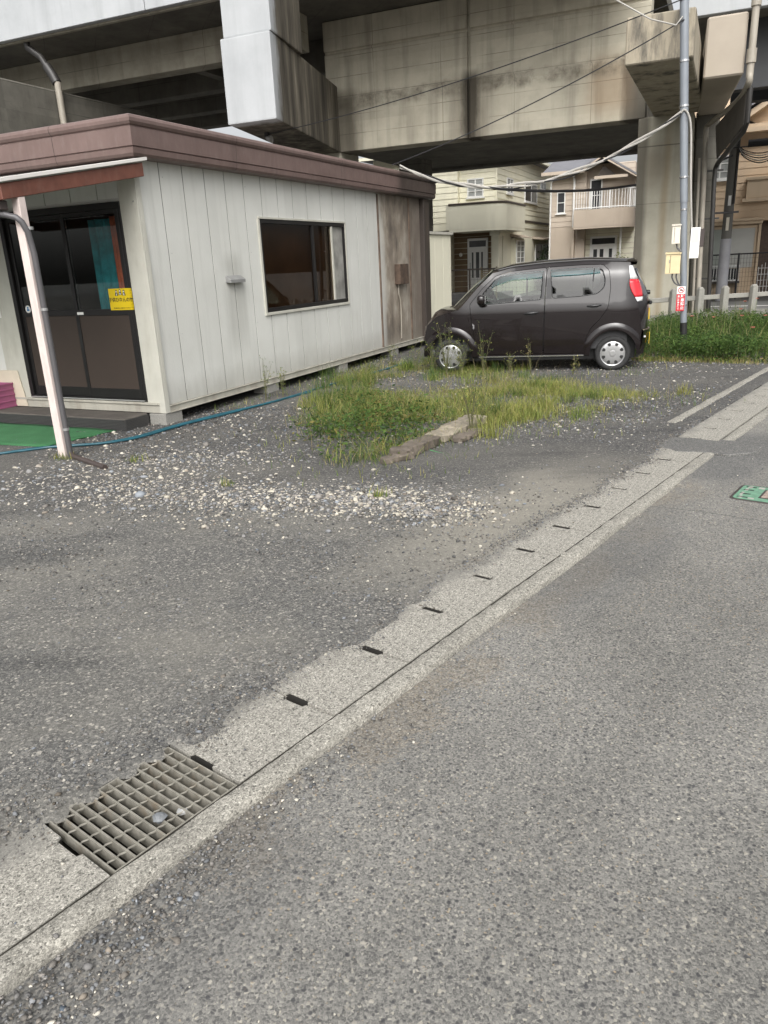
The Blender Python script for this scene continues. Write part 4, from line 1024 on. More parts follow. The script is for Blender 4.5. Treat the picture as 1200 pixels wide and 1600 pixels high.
# awning with its post
aw = thing('awning', 'red-brown timber awning frame with pale sheet edge over the hut door', 'awning', HO, H_ANG)
m = MB(); m.hexa([(.055, -1.82, 2.345), (.145, -1.82, 2.345), (.145, .0, 2.665), (.055, .0, 2.665), (.055, -1.82, 2.475), (.145, -1.82, 2.475), (.145, .0, 2.80), (.055, .0, 2.80)])
m.build('rafter', M['redwood'], aw, bevel=0.006)
for x in (-1.7, -3.5):
    MB().hexa([(x, -1.70, 2.36), (x + .05, -1.70, 2.36), (x + .05, -.2, 2.63), (x, -.2, 2.63), (x, -1.70, 2.46), (x + .05, -1.70, 2.46), (x + .05, -.2, 2.74), (x, -.2, 2.74)]).build('rafter', M['redwood'], aw)
MB().hexa([(-3.6, -1.80, 2.36), (.05, -1.80, 2.36), (.05, -1.72, 2.36), (-3.6, -1.72, 2.36), (-3.6, -1.80, 2.46), (.05, -1.80, 2.46), (.05, -1.72, 2.474), (-3.6, -1.72, 2.474)]).build('front_beam', M['redwood'], aw)
# corrugated sheet
m = MB(); n = 180
for j, (y, z) in enumerate(((-1.86, 2.495), (-.9, 2.667), (.06, 2.838))):
    for i in range(n + 1):
        x = -3.7 + (.165 + 3.7) * i / n; m.v.append((x, y, z + .009 * math.sin(i * 1.1)))
for j in range(2):
    for i in range(n): a = j * (n + 1) + i; m.f.append((a, a + 1, a + n + 2, a + n + 1))
o = m.build('roof_sheet', simple('dull_grey_sheet', (.33, .32, .3), .5), aw, smooth=True)
m = MB(); m.hexa([(.146, -1.87, 2.478), (.17, -1.87, 2.478), (.17, .05, 2.822), (.146, .05, 2.822), (.146, -1.87, 2.515), (.17, -1.87, 2.515), (.17, .05, 2.857), (.146, .05, 2.857)])
m.build('edge_trim', M['whiteplas'], aw, bevel=0.004)
m = MB(); m.box(.05, .14, -1.655, -1.575, -.02, 2.385); m.build('post', M['postpink'], aw, bevel=0.006)
m = MB(); m.tube([(-.45, -1.86, 2.33), (.05, -1.74, 2.235), (.13, -1.70, 2.21), (.165, -1.68, 2.17), (.172, -1.64, 2.08), (.172, -1.615, 1.9), (.172, -1.615, .02)], .027, 12)
m.build('downpipe', M['greypipe'], aw, smooth=True)
for z in (1.42, .3, 2.12):
    m = MB(); m.lathe([(.028, -.012), (.0325, -.012), (.0325, .012), (.028, .012)], lambda a, b, h: (.172 + a, -1.615 + b, z + h), 16); m.box(.14, .16, -1.63, -1.60, z - .006, z + .006); m.build('pipe_bracket', M['greyvent'], aw)
m = MB()
for k in range(13):
    t = PI * k / 12
    m.v += [(-3.7, -1.93 - .06 * math.cos(t), 2.42 - .06 * math.sin(t)), (.03, -1.93 - .06 * math.cos(t), 2.42 - .06 * math.sin(t))]
for k in range(12): m.f.append((2 * k, 2 * k + 1, 2 * k + 3, 2 * k + 2))
go = m.build('gutter', M['brownpipe'], aw, smooth=True); s_ = go.modifiers.new('thickness', 'SOLIDIFY'); s_.thickness = .004
MB().box(-.12, .06, -1.80, -1.70, 2.27, 2.355).build('gutter_bracket', M['brownpipe'], aw, bevel=0.01)
o = at_hut(MB().tube([(.16, -1.60, .06), (.25, -1.64, .035), (.86, -1.86, .03)], .026, 12).build('drain_pipe', M['brownpipe'], smooth=True)); tag(o, 'short brown drain pipe lying on the gravel at the awning post foot', 'pipe')

# hose
hp = [(-1.4, -2.1), (-.95, -1.95), (-.67, -1.72), (-.47, -1.44), (-.22, -1.26), (.05, -1.08), (.2, -.76), (.23, -.24), (.27, .13), (.35, .62), (.52, 1.44), (.56, 2.29), (.62, 3.4), (.72, 4.52), (.7, 5.4)]
o = at_hut(MB().tube(smooth_path([(x, y, .032) for x, y in hp]), .0135, 8).build('garden_hose', M['hose'], smooth=True)); tag(o, 'teal garden hose snaking over the gravel along the hut', 'hose')
hp = [(-1.4, -2.02), (-.9, -1.88), (-.6, -1.62), (-.4, -1.38), (-.15, -1.22), (.1, -1.02), (.25, -.7), (.27, -.24), (.31, .13), (.40, .62), (.50, 1.44), (.62, 2.29)]
o = at_hut(MB().tube(smooth_path([(x, y, .030) for x, y in hp]), .012, 8).build('garden_hose', M['hose'], smooth=True)); tag(o, 'second dull teal hose lying close beside the first on the gravel', 'hose')

# ================================================================== RAILWAY VIADUCT
vd = thing('railway_viaduct', 'massive stained concrete railway viaduct crossing overhead with white parapet', 'viaduct', P0, V_ANG)
def taper_col(m, xb, xt, y0, y1, z0, z1, n=6):
    for i in range(n + 1):
        t = i / n; a = xb[0] + (xt[0] - xb[0]) * t; b = xb[1] + (xt[1] - xb[1]) * t; z = z0 + (z1 - z0) * t
        m.v += [(a, y0, z), (b, y0, z), (b, y1, z), (a, y1, z)]
    for i in range(n):
        for j in range(4): m.f.append((i * 4 + j, i * 4 + (j + 1) % 4, i * 4 + 4 + (j + 1) % 4, i * 4 + 4 + j))
    m.f.append((0, 3, 2, 1)); m.f.append((n * 4, n * 4 + 1, n * 4 + 2, n * 4 + 3)); return m
taper_col(MB(), (-.63, .64), (-.735, .45), 0.012, 1.2, -.3, 4.56).build('pier', M['pier'], vd, bevel=0.04, seg=2)
taper_col(MB(), (-.63, .6), (-.7, .5), 6.0, 7.0, -.3, 4.6).build('pier', M['pier'], vd, bevel=0.04)
taper_col(MB(), (-9.5, -8.3), (-9.5, -8.3), 0.02, 1.2, -.3, 4.6).build('pier', M['pier'], vd, bevel=0.04)
taper_col(MB(), (-8.05, -7.25), (-8.05, -7.25), 3.5, 4.3, -.3, 4.7).build('pier', M['concshade'], vd, bevel=0.04)
taper_col(MB(), (.655, 1.06), (.47, .96), .25, 1.0, -.3, 4.58).build('pier', M['concshade'], vd, bevel=0.03)
# right hand bay: deep girder with step, drainage slot and groove
m = MB()
m.prism([(0, 4.54), (0, 5.78), (.05, 5.84), (.05, 6.84), (.10, 6.86), (.10, 6.90), (.03, 6.92), (.03, 7.585), (.62, 7.585), (.62, 4.54)],
        lambda u, v, d: (d, u, v), -8.62, -4.775)
m.prism([(0, 4.54), (0, 5.78), (.05, 5.84), (.05, 6.84), (.10, 6.86), (.10, 6.90), (.03, 6.92), (.03, 7.585), (.62, 7.585), (.62, 4.54)],
        lambda u, v, d: (d, u, v), -4.70, -0.60)
m.box(-4.776, -4.699, .12, .60, 4.545, 7.58)
m.build('girder', M['girder'], vd, bevel=0.012)
MB().box(-8.6, -.60, 6.2, 6.85, 4.54, 7.58).build('girder', M['concshade'], vd, bevel=0.012)
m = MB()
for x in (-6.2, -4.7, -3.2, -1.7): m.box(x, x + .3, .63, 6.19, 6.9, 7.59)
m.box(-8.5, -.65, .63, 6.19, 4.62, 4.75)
m.build('cross_rib', M['concshade'], vd)
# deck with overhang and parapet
MB().box(-26, -.55, -3.0, 8.0, 7.6, 7.95).build('deck_slab', M['concshade'], vd)
m = MB()
xs = [-26, -17.3, -11.62, -8.25]
for a, b in zip(xs[:-1], xs[1:]): m.box(a + .012, b - .012, -3.16, -3.002, 7.56, 9.4)
m.box(-7.12, -.55, -3.16, -3.002, 7.56, 9.4)
m.build('parapet', M['parapet'], vd, bevel=0.01)
m = MB(); m.box(-26, -11.63, -3.0, -2.9, 7.52, 7.598); m.box(-11.61, -.55, -3.0, -2.9, 7.52, 7.598); m.build('drip_edge', M['conc'], vd)
# white painted cross beam end with pilaster
m = MB(); m.hexa([(-8.31, -5.15, 4.54), (-7.152, -5.15, 4.54), (-8.28, .01, 4.54), (-9.44, .01, 4.54), (-8.31, -5.15, 6.09), (-7.152, -5.15, 6.09), (-8.28, .01, 6.09), (-9.44, .01, 6.09)])
m.build('cross_beam', M['whitec'], vd, bevel=0.03, seg=2)
MB().hexa([(-8.25, -5.11, 6.095), (-7.14, -5.11, 6.095), (-7.5, -3.2, 6.095), (-8.61, -3.2, 6.095), (-8.25, -5.11, 9.2), (-7.14, -5.11, 9.2), (-7.5, -3.2, 9.2), (-8.61, -3.2, 9.2)]).build('pilaster', M['whitec'], vd, bevel=0.03, seg=2)
# capped cross beam above the right pier
m = MB(); m.prism([(-5.49, 4.54), (.05, 4.545), (.05, 5.24), (-5.49, 5.22)], lambda u, v, d: (d, u, v), -.41, .62)
m.build('cross_beam', M['cap'], vd, bevel=0.02)
m = MB(); m.hexa([(.70, -3.24, 4.60), (1.37, -3.24, 4.60), (1.02, .3, 4.50), (.50, .3, 4.50), (.70, -3.24, 5.58), (1.37, -3.24, 5.58), (1.02, .3, 5.58), (.50, .3, 5.58)])
m.build('cross_beam', M['tan'], vd, bevel=0.03)
# left bay: cross beam and longitudinal beams
MB().box(-16.3, -15.05, -5.15, 1.2, 4.54, 6.35).build('cross_beam', M['concshade'], vd, bevel=0.03)  # unlit side face darkened through its base colour
for y, mt in ((-1.1, 'conc'), (1.4, 'concshade'), (3.9, 'concshade'), (6.2, 'concshade')):
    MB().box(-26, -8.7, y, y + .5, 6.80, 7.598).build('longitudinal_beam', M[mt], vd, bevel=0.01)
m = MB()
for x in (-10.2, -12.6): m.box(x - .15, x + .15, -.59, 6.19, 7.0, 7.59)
m.build('cross_rib', M['concshade'], vd)
# drain pipe under the left deck
m = MB(); m.tube([(-15.75, -2.85, 7.6), (-15.75, -2.85, 7.42), (-15.35, -2.85, 7.15), (-15.2, -2.85, 6.9)], .085, 10); m.tube([(-15.2, -2.85, 6.92), (-15.05, -2.85, 6.7), (-14.95, -2.85, 6.5)], .12, 10)
m.build('drain_pipe', M['pipedk'], vd, smooth=True)
MB().tube([(-14.93, -2.85, 6.52), (-14.93, -2.85, 4.2)], .085, 10).build('drain_pipe', M['pipelt'], vd, smooth=True)
# next span on the right: pale parapet, dark underside
MB().box(-.05, 14, .55, .75, 6.52, 8.2).build('parapet', M['parapet'], vd, bevel=0.01)
MB().box(0, 14, .76, 7.5, 6.55, 6.9).build('deck_slab', M['concshade'], vd)
for y in (1.6, 4.4): MB().box(1.1, 14, y, y + .4, 5.15 if y < 2 else 5.3, 6.55).build('longitudinal_beam', simple('dark_painted_steel_%d' % int(y), (.035, .037, .04), .6), vd)
# rain pipes at the right pier
m = MB(); m.tube([(1.47, -3.3, 7.6), (1.47, -3.3, 4.52)], .062, 12); m.build('rain_pipe', M['pipelt'], vd, smooth=True)
for z in (5.62, 4.75):
    MB().tube([(1.47, -3.3, z), (1.47, -3.3, z + .22)], .085, 12).build('pipe_collar', M['pipelt'], vd, smooth=True)
m = MB(); m.tube(smooth_path([(1.47, -3.3, 4.6), (1.46, -3.22, 4.42), (1.28, -2.0, 4.34), (.80, -.16, 4.27), (.72, -.06, 4.18), (.73, -.06, 3.9)], 5), .055, 10)
m.tube([(.73, -.06, 3.92), (.86, -.06, .0)], .052, 10); m.build('rain_pipe', M['pipelt'], vd, smooth=True)
m = MB(); m.tube([(1.50, -3.18, 4.4), (1.50, -3.18, 3.82), (1.46, -3.05, 3.70), (1.02, -.14, 3.46), (.97, -.05, 3.36), (.97, -.05, 3.1), (1.09, -.05, .0)], .05, 10); m.build('rain_pipe', M['pipedk'], vd, smooth=True)
m = MB(); m.hexa([(1.44, -3.05, 3.8), (1.46, -3.05, 3.8), (1.0, -.1, 3.55), (.98, -.1, 3.55), (1.44, -3.05, 4.36), (1.46, -3.05, 4.36), (.92, -.1, 4.2), (.90, -.1, 4.2)])
m.build('side_panel', simple('dull_brown_panel', (.10, .09, .078), .7), vd)
for z in (1.0, 2.3, 3.3): MB().box(.70, 1.14, -.02, .012, z, z + .04).build('pipe_clamp', M['pipedk'], vd)
m = MB(); m.tube([(.63, -.04, 3.6), (.75, -.04, .0)], .028, 8); m.build('rain_pipe', M['pipelt'], vd, smooth=True)
# spotlight below the white beam
sp = thing('spotlight', 'small dark spotlight fixed below the white cross beam above the hut roof', 'spotlight', via(-8.15, -3.9, 4.54), V_ANG)
MB().box(-.05, .05, -.05, .05, -.10, -.001).build('bracket', M['black'], sp, bevel=0.01)
m = MB(); m.lathe([(0, -.16), (.05, -.15), (.075, -.02), (.082, 0), (.07, .002), (0, -.01)], lambda a, b, h: (.1 + h * .8, a, -.15 + b - h * .3), 14); m.build('lamp_head', M['greyvent'], sp, smooth=True)
# ================================================================== POLE, BOXES, SIGN
PB = Vector((5.18, 12.9, 0)); P_ANG = R(-21.8)
px_, py_ = Vector((math.cos(P_ANG), math.sin(P_ANG), 0)), Vector((-math.sin(P_ANG), math.cos(P_ANG), 0))
lean = lambda z: -.072 * (z - .361)
def polep(x, y, z): return PB + px_ * (x + lean(z)) + py_ * y + Vector((0, 0, z))
po = thing('steel_pole', 'tall thin grey painted steel service pole before the viaduct pier', 'pole', PB, P_ANG)
MB().tube([(lean(-.1), 0, -.1), (lean(2.4), 0, 2.4)], .052, 16).build('lower_pole', M['polegrey'], po, smooth=True)
MB().tube([(lean(2.4), 0, 2.4), (lean(7.2), 0, 7.2)], [.061, .067], 16).build('upper_pole', M['polegrey'], po, smooth=True)
for z in (2.28, 2.76, 3.78, 4.40, 5.31, .79):
    MB().tube([(lean(z), 0, z), (lean(z + .025), 0, z + .025)], .073 if z > 2.4 else .058, 16).build('pole_band', M['chrome'], po)
MB().tube([(lean(-.1), 0, -.1), (lean(.52), 0, .52)], .055, 16).build('base_sleeve', M['black'], po)
FIT = .785                                             # the fittings are a little smaller than the drawn size
def pole_box(name, lb, x0, x1, z0, z1, mt, dp=.14, lip=True):
    t = thing(name, lb, 'box', polep(0, 0, z0), P_ANG); h = (z1 - z0) / FIT; t.scale = (FIT, FIT, FIT)
    MB().box(x0, x1, -dp * .9, dp * .1, 0, h).build('housing', mt, t, bevel=0.012, seg=2)
    if lip: MB().hexa([(x0 - .012, -dp * .9 - .02, h + .001), (x1 + .012, -dp * .9 - .02, h + .001), (x1 + .012, dp * .1, h + .001), (x0 - .012, dp * .1, h + .001), (x0 - .012, -dp * .9 - .02, h + .012), (x1 + .012, -dp * .9 - .02, h + .012), (x1 + .012, dp * .1, h + .04), (x0 - .012, dp * .1, h + .04)]).build('hood', mt, t)
    return t, h
t, h = pole_box('junction_box', 'small off-white electric box on the left of the steel pole, upper one', -.24, -.08, 1.774, 2.049, M['meterw'])
MB().box(-.195, -.187, -.1275, -.1265, .03, h - .03).build('door_seam', M['pipedk'], t)
MB().tube([(-.14, -.05, 0), (-.12, -.05, -.08), (-.04, -.05, -.16)], .018, 8).build('conduit', M['greypipe'], t, smooth=True)
t, h = pole_box('junction_box', 'larger aged cream electric box on the left of the pole, lower one', -.37, -.08, 1.311, 1.617, M['meter'], .18)
MB().box(-.28, -.272, -.1635, -.1625, .02, h - .02).build('door_seam', M['pipedk'], t)
MB().box(-.30, -.285, -.172, -.1625, h * .55, h * .72).build('latch', M['greyvent'], t)
for k in (0, 1): MB().tube(smooth_path([(-.22 + .08 * k, -.08, 0), (-.22 + .08 * k, -.08, -.08), (-.15 + .06 * k, -.06, -.2), (-.02, -.04, -.26)], 5), .014, 8).build('conduit', M['greypipe'], t, smooth=True)
t, h = pole_box('meter_box', 'white meter box with brown side panel on the right of the steel pole', .10, .28, 1.539, 2.01, M['white'], .12, False)
MB().box(.2805, .36, -.10, .0, .22, h - .03).build('side_panel', M['brownpipe'], t, bevel=0.006)
MB().box(.125, .255, -.1095, -.108, .30, .56).build('window', M['meterw'], t)
m = MB(); m.box(-.06, .06, -.03, .06, -.1, .1); m.tube([(-.09, 0, 0), (.09, 0, 0)], .02, 8)
sg = thing('warning_sign', 'narrow red and white no-parking sign strapped to the steel pole', 'sign', polep(-0.059, -0.067, 0.714), P_ANG); sg.scale = (FIT, FIT, FIT)
MB().box(-.083, .083, -.004, .004, 0, .345).build('red_plate', M['red'], sg)
MB().box(-.083, .083, -.0041, .0041, .346, .50).build('white_plate', M['white'], sg)
m = MB(); m.lathe([(.048, -.0062), (.062, -.0062), (.062, -.0045), (.048, -.0045)], lambda a, b, h: (a, h, .425 + b), 28); m.build('prohibition_ring', M['red'], sg)
m = MB(); m.prism([(-.03, .41), (-.022, .428), (-.012, .441), (.014, .441), (.024, .428), (.032, .424), (.032, .41)], lambda u, v, d: (u, d, v), -.0060, -.0045); m.build('car_symbol', M['black'], sg)
m = MB(); m.prism([(-.042, .462), (-.035, .469), (.042, .388), (.035, .381)], lambda u, v, d: (u, d, v), -.0070, -.0062); m.build('prohibition_bar', M['red'], sg)
for k, ch in enumerate('駐車禁止'):
    tx = text_mesh(ch, .074, M['white'], 'lettering', .002, sg); tx.matrix_local = Matrix.Translation((.036, -.0052, .295 - .078 * k)) @ face
for k, ch in enumerate('無断駐車お断り'):
    tx = text_mesh(ch, .040, M['white'], 'lettering', .001, sg); tx.matrix_local = Matrix.Translation((-.042, -.0052, .30 - .043 * k)) @ face

# cables
def sagged(a, b, sag, n=40, ph=0, tw=0.0):
    a = Vector(a); b = Vector(b); out = []
    for i in range(n + 1):
        t = i / n; p = a.lerp(b, t); p.z -= sag * 4 * t * (1 - t)
        p.z += tw * math.sin(t * 31 + ph); p.y += tw * math.cos(t * 31 + ph); out.append(p)
    return out
e0 = hutp(.24, 6.5, 3.27); e1 = polep(-0.047, -0.071, 3.69)
for k, (rr, mt, ds_, lb) in enumerate([(.020, 'cable', 0, 'thick grey cable sagging from the steel pole to the hut roof'), (.016, 'cable', .03, 'thinner grey cable twisted beside the thick one towards the hut roof'), (.012, 'cabledk', .06, 'slack dark cable hanging lowest in the bundle to the hut roof')]):
    o = MB().tube(sagged(e0 + Vector((0, 0, .02 * k)), e1, .62 + ds_, 44, k * 2, .02), rr, 6).build('overhead_cable', M[mt], smooth=True); tag(o, lb, 'cable', 'cables from the pole to the hut')
o = MB().tube(smooth_path([polep(-0.047, -0.071, 3.69), polep(0, -0.079, 3.729), polep(0.063, -0.071, 3.658), polep(0.102, -0.063, 3.423), polep(0.102, -0.063, 2.716), polep(0.118, -0.063, 2.01)], 6), .016, 8).build('drop_cable', M['cable'], smooth=True); tag(o, 'grey cable bent over the pole top bracket and running down to the white meter box', 'cable')
P2 = via(1.30, 8.62)
o = MB().tube(sagged(hutp(.2, 7.95, 3.18), P2 + Vector((0, 0, 4.45)), .55), .03, 6).build('overhead_cable', M['cabledk'], smooth=True); tag(o, 'black cable passing low behind the pier to the far concrete pole', 'cable')
o = MB().tube(sagged(polep(0, -0.071, 5.228), via(-8.15, -3.9, 4.5), .15, 30), .009, 5).build('thin_wire', M['cabledk'], smooth=True); tag(o, 'upper thin wire crossing the stained girder to the spotlight', 'wire')
o = MB().tube(sagged(polep(0, -0.071, 4.953), hutp(.22, 6.2, 3.29), .12, 30), .009, 5).build('thin_wire', M['cabledk'], smooth=True); tag(o, 'lower thin wire slanting from the pole down to the hut roof edge', 'wire')
o = MB().tube([polep(-0.024, -0.079, 4.993), polep(-0.118, -0.157, 4.875), polep(-0.471, -0.196, 4.993), polep(-1.021, -0.235, 5.346)], .012, 6).build('thin_wire', M['cable'], smooth=True); tag(o, 'short pale wire hooked to the top of the steel pole', 'wire')
for k, (zz, dx, lb) in enumerate([(5.55, .9, 'thin wire rising steeply right of the steel pole, left one'), (5.5, 1.3, 'thin wire rising steeply right of the steel pole, right one')]):
    o = MB().tube([polep(.09, 0, zz), polep(.35, .4, zz + .15), polep(dx, 2, 8.5)], .008, 5).build('thin_wire', M['cabledk'], smooth=True); tag(o, lb, 'wire')

# ================================================================== FENCES
fps = [(5.86, 16.86), (6.53, 16.97), (7.17, 17.1), (7.76, 17.2), (8.47, 17.35), (9.15, 17.5), (9.8, 17.62)]
fl = ['concrete fence post nearest the rear of the car', 'concrete fence post just left of the steel pole', 'rounded concrete fence post just right of the steel pole', 'concrete fence post in the middle of the poppy bed',
      'concrete fence post at the right behind pink poppies', 'concrete fence post at the right picture edge', 'concrete fence post beyond the right picture edge']
F_ANG = math.atan2(.19, .98)
for (x, y), lb in zip(fps[:6], fl[:6]):
    m = MB(); taper_col(m, (-.075, .075), (-.066, .066), -.06, .06, -.1, .84, 1); m.hexa([(-.066, -.06, .8401), (.066, -.06, .8401), (.066, .06, .8401), (-.066, .06, .8401), (-.03, -.03, .885), (.03, -.03, .885), (.03, .03, .885), (-.03, .03, .885)])
    o = m.build('fence_post', M['post'], bevel=0.02, seg=2); o.location = (x, y, 0); o.rotation_euler = (0, 0, F_ANG); tag(o, lb, 'post', 'concrete fence posts in the weed bed')
m = MB(); m.box(-.9, 4.2, .062, .13, .60, .70); o = m.build('fence_rail', M['post'], bevel=0.01); o.location = (5.86, 16.86, 0); o.rotation_euler = (0, 0, F_ANG); tag(o, 'grey concrete fence rail running behind the concrete posts', 'rail')
m = MB(); m.box(-.9, 6, .35, .50, -.1, .30); o = m.build('low_wall', M['post'], bevel=0.015); o.location = (5.86, 16.86, 0); o.rotation_euler = (0, 0, F_ANG); tag(o, 'low weathered concrete wall behind the fence posts', 'low wall')
def mesh_fence(a, b, h, step, mt, lb, wires=True):
    a = Vector(a); b = Vector(b); L = (b - a).length; t = thing('mesh_fence', lb, 'fence', a, math.atan2(b.y - a.y, b.x - a.x))
    MB().tube([(0, 0, h), (L, 0, h)], .022, 8).build('top_rail', mt, t)
    k = int(L / step)
    for i in range(k + 1): MB().tube([(i * step, 0, -.05), (i * step, 0, h + .03)], .03, 8).build('fence_post', mt, t)
    m = MB()
    for i in range(int(L / .12)): x = .06 + i * .12; m.box(x - .003, x + .003, -.003, .003, .12, h)
    for i in range(int(h / .15)): z = .12 + i * .15; m.box(0, L, -.0075, -.0035, z - .003, z + .003)
    m.build('wire_mesh', mt, t); return t
mesh_fence(via(-8.6, 5.9), via(-.6, 7.4), 1.36, 1.95, M['fencebr'], 'brown wire mesh fence with thin top rail behind the car')
mesh_fence(via(.25, 8.0), via(4.3, 11.2), 1.46, 1.9, M['fenceblk'], 'black wire mesh fence in front of the peach house')
m = MB()
for k in range(16): z = .2 + k * .075; m.hexa([(0, 0, z), (.5, 0, z), (.5, .05, z + .03), (0, .05, z + .03), (0, 0, z + .012), (.5, 0, z + .012), (.5, .05, z + .042), (0, .05, z + .042)])
m.box(-.04, -.001, -.005, .055, 0, 1.42); m.box(.501, .54, -.005, .055, 0, 1.42)
o = m.build('louvre_gate', simple('ochre_louvre', (.3, .25, .15), .6)); o.location = via(-6.35, 6.6); o.rotation_euler = (0, 0, V_ANG); tag(o, 'ochre louvred gate panel beside the windscreen of the car', 'gate')
# far utility pole
up = thing('utility_pole', 'dark concrete utility pole with pale wrapped foot before the peach house', 'utility pole', P2, V_ANG)
MB().tube([(0, 0, -.2), (0, 0, 6.4)], [.165, .13], 16).build('pole_shaft', M['cpole'], up, smooth=True)
MB().tube([(0, 0, .0), (0, 0, 1.95)], [.174, .168], 16).build('pole_wrap', M['cpolelt'], up, smooth=True)
MB().tube([(.12, -.12, 6.0), (.12, -.12, 3.0)], .04, 8).build('conduit', M['pipedk'], up, smooth=True)
m = MB(); m.box(-.55, .3, -.18, -.13, 2.72, 2.78); m.box(-.62, -.56, -.17, -.13, 2.5, 2.95); m.build('bracket_arm', M['greypipe'], up)
MB().box(-.045, .045, -.17, -.155, 2.95, 3.25).build('number_plate', M['white'], up); MB().box(-.045, .045, -.18, -.165, 2.2, 2.6).build('number_plate', M['meterw'], up)
cs = thing('cable_closure', 'black cable splice sleeve with loops of slack cable by the far pole', 'cable closure', via(2.1, 8.5, 4.72), V_ANG)
MB().tube([(-.42, 0, 0), (.42, 0, 0)], .11, 12).build('sleeve', M['black'], cs, smooth=True)
for k in range(5):
    MB().tube(smooth_path([(-.75, 0, .05), (-.5, -.02 * k, -.18 - .05 * k), (0, -.02 * k, -.30 - .07 * k), (.55, -.02 * k, -.15 - .05 * k), (.85, 0, .08)], 6), .016, 6).build('cable_loop', M['cable'] if k % 2 else M['cabledk'], cs, smooth=True)
o = MB().tube(sagged(via(-.4, 8.5, 4.65), via(6, 8.4, 4.95), .12), .018, 6).build('overhead_cable', M['cabledk'], smooth=True); tag(o, 'black cable carrying the splice sleeve to the right of the far pole', 'cable')

# ================================================================== HOUSES
def boards(m, axis, c, u0, u1, z0, z1, step=.235, sgn=1, gap=.018, holes=()):
    """lapped siding boards on plane axis=c; sgn: outward direction sign"""
    z = z0
    while z < z1 - 1e-4:
        zt = min(z + step, z1)
        a, b = z, zt - gap
        t0, t1 = .004, .022                      # bottom edge stands out
        def q(u, w, zz): return (u, c + sgn * w, zz) if axis == 'y' else (c + sgn * w, u, zz)
        m.add([q(u0, 0, a), q(u1, 0, a), q(u1, t1, a), q(u0, t1, a), q(u0, 0, b), q(u1, 0, b), q(u1, t0, b), q(u0, t0, b)], [(0, 1, 2, 3), (4, 5, 6, 7), (0, 1, 5, 4), (1, 2, 6, 5), (2, 3, 7, 6), (3, 0, 4, 7)])
        z = zt
def hwin(par, axis, c, u0, u1, z0, z1, sgn, kind='pane', name='window', mull=(), rails=(), fm='wframe', fw=.05, sill=True):
    def bx(m, a, b, w0, w1, p, q_):
        lo, hi = sorted((c + sgn * w0, c + sgn * w1))
        if axis == 'y': m.box(a, b, lo, hi, p, q_)
        else: m.box(lo, hi, a, b, p, q_)
    m = MB()
    bx(m, u0, u1, 0, .06, z0, z0 + fw); bx(m, u0, u1, 0, .06, z1 - fw, z1)
    bx(m, u0, u0 + fw, 0, .059, z0 + fw, z1 - fw); bx(m, u1 - fw, u1, 0, .059, z0 + fw, z1 - fw)
    for f in mull: x = u0 + (u1 - u0) * f; bx(m, x - .025, x + .025, 0, .058, z0 + fw, z1 - fw)
    for f in rails: z = z0 + (z1 - z0) * f; bx(m, u0 + fw, u1 - fw, 0, .057, z - .014, z + .014)
    if sill: bx(m, u0 - .06, u1 + .06, 0, .09, z0 - .05, z0 - .001)
    f = m.build(name, M[fm], par)
    m = MB(); bx(m, u0 + .01, u1 - .01, .028, .034, z0 + .01, z1 - .01); m.build('pane', M[kind], f)
    return f
def hdoor(par, axis, c, u0, u1, z0, z1, sgn, slots, mt='wframe'):
    def bx(m, a, b, w0, w1, p, q_):
        lo, hi = sorted((c + sgn * w0, c + sgn * w1))
        if axis == 'y': m.box(a, b, lo, hi, p, q_)
        else: m.box(lo, hi, a, b, p, q_)
    m = MB(); bx(m, u0, u1, 0, .05, z0, z1); d = m.build('door', M[mt], par, bevel=.006)
    m = MB(); bx(m, u0 + .09, u1 - .09, .05, .056, z1 - .36, z1 - .10); bx_ = m.build('transom_pane', M['pane'], d)
    m = MB(); zt = z1 - .46; bx(m, u0 + .03, u1 - .03, .05, .062, z0 + .02, zt); m.build('leaf', M['wframe'], d, bevel=.004)
    m = MB()
    for a, b in slots: bx(m, u0 + (u1 - u0) * a, u0 + (u1 - u0) * b, .0625, .068, z0 + .6, zt - .12)
    m.build('glass_slot', M['pane'], d)
    m = MB(); bx(m, u0 + .12, u0 + .15, .063, .11, z0 + .95, z0 + 1.25); m.build('handle', M['greyvent'], d)
    return d

# cream house
c1 = thing('cream_house', 'two storey cream sided house with rounded balcony and brown porch', 'house', (5.27, 33.59, 0), V_ANG)
m = MB(); boards(m, 'y', 0, -1.6, 0, 3.2, 5.98, sgn=-1); boards(m, 'x', 0, .001, 12.5, 3.35, 5.98); boards(m, 'y', -.25, -5.4, -1.6, 3.2, 5.98, sgn=-1)
m.box(-1.6, -.001, .001, 3, 3.0, 5.98); m.box(-5.4, -.0012, 3.001, 12.4, 3.0, 5.981); m.box(-5.4, -1.601, -.249, 3.0, 2.9, 5.979); m.build('upper_wall', M['cream'], c1)
m = MB(); m.box(-5.4, -.0015, 1.3, 12.45, 0, 2.98); m.box(-5.4, -2.3, -.22, 1.299, 0, 2.9); m.box(-.0014, .014, 1.0, 12.45, 0, 3.33); m.build('lower_wall', M['creamst'], c1)
m = MB(); boards(m, 'y', 1.29, -2.3, -.2, .3, 2.88, sgn=-1); m.build('porch_wall', M['brownw'], c1)
MB().box(-2.3, .4, -1.0, 1.25, .0, .3).build('porch_floor', M['yard'], c1)
m = MB(); m.box(-.28, .06, .15, .75, .3, 2.88); m.box(-.34, .12, .1, .8, 2.6, 2.87); m.build('porch_column', M['creamst'], c1, bevel=.03)
def balc(x0, x1, y0, y1, r, z0, z1, t=.16):
    pts = [(x0, y0)] + [(x1 - r + r * math.sin(R(a)), y0 + r - r * math.cos(R(a))) for a in range(0, 91, 6)] + [(x1, y1)]
    return pts
pts = balc(-1.75, .56, -1.05, 2.7, .75, 0, 0)
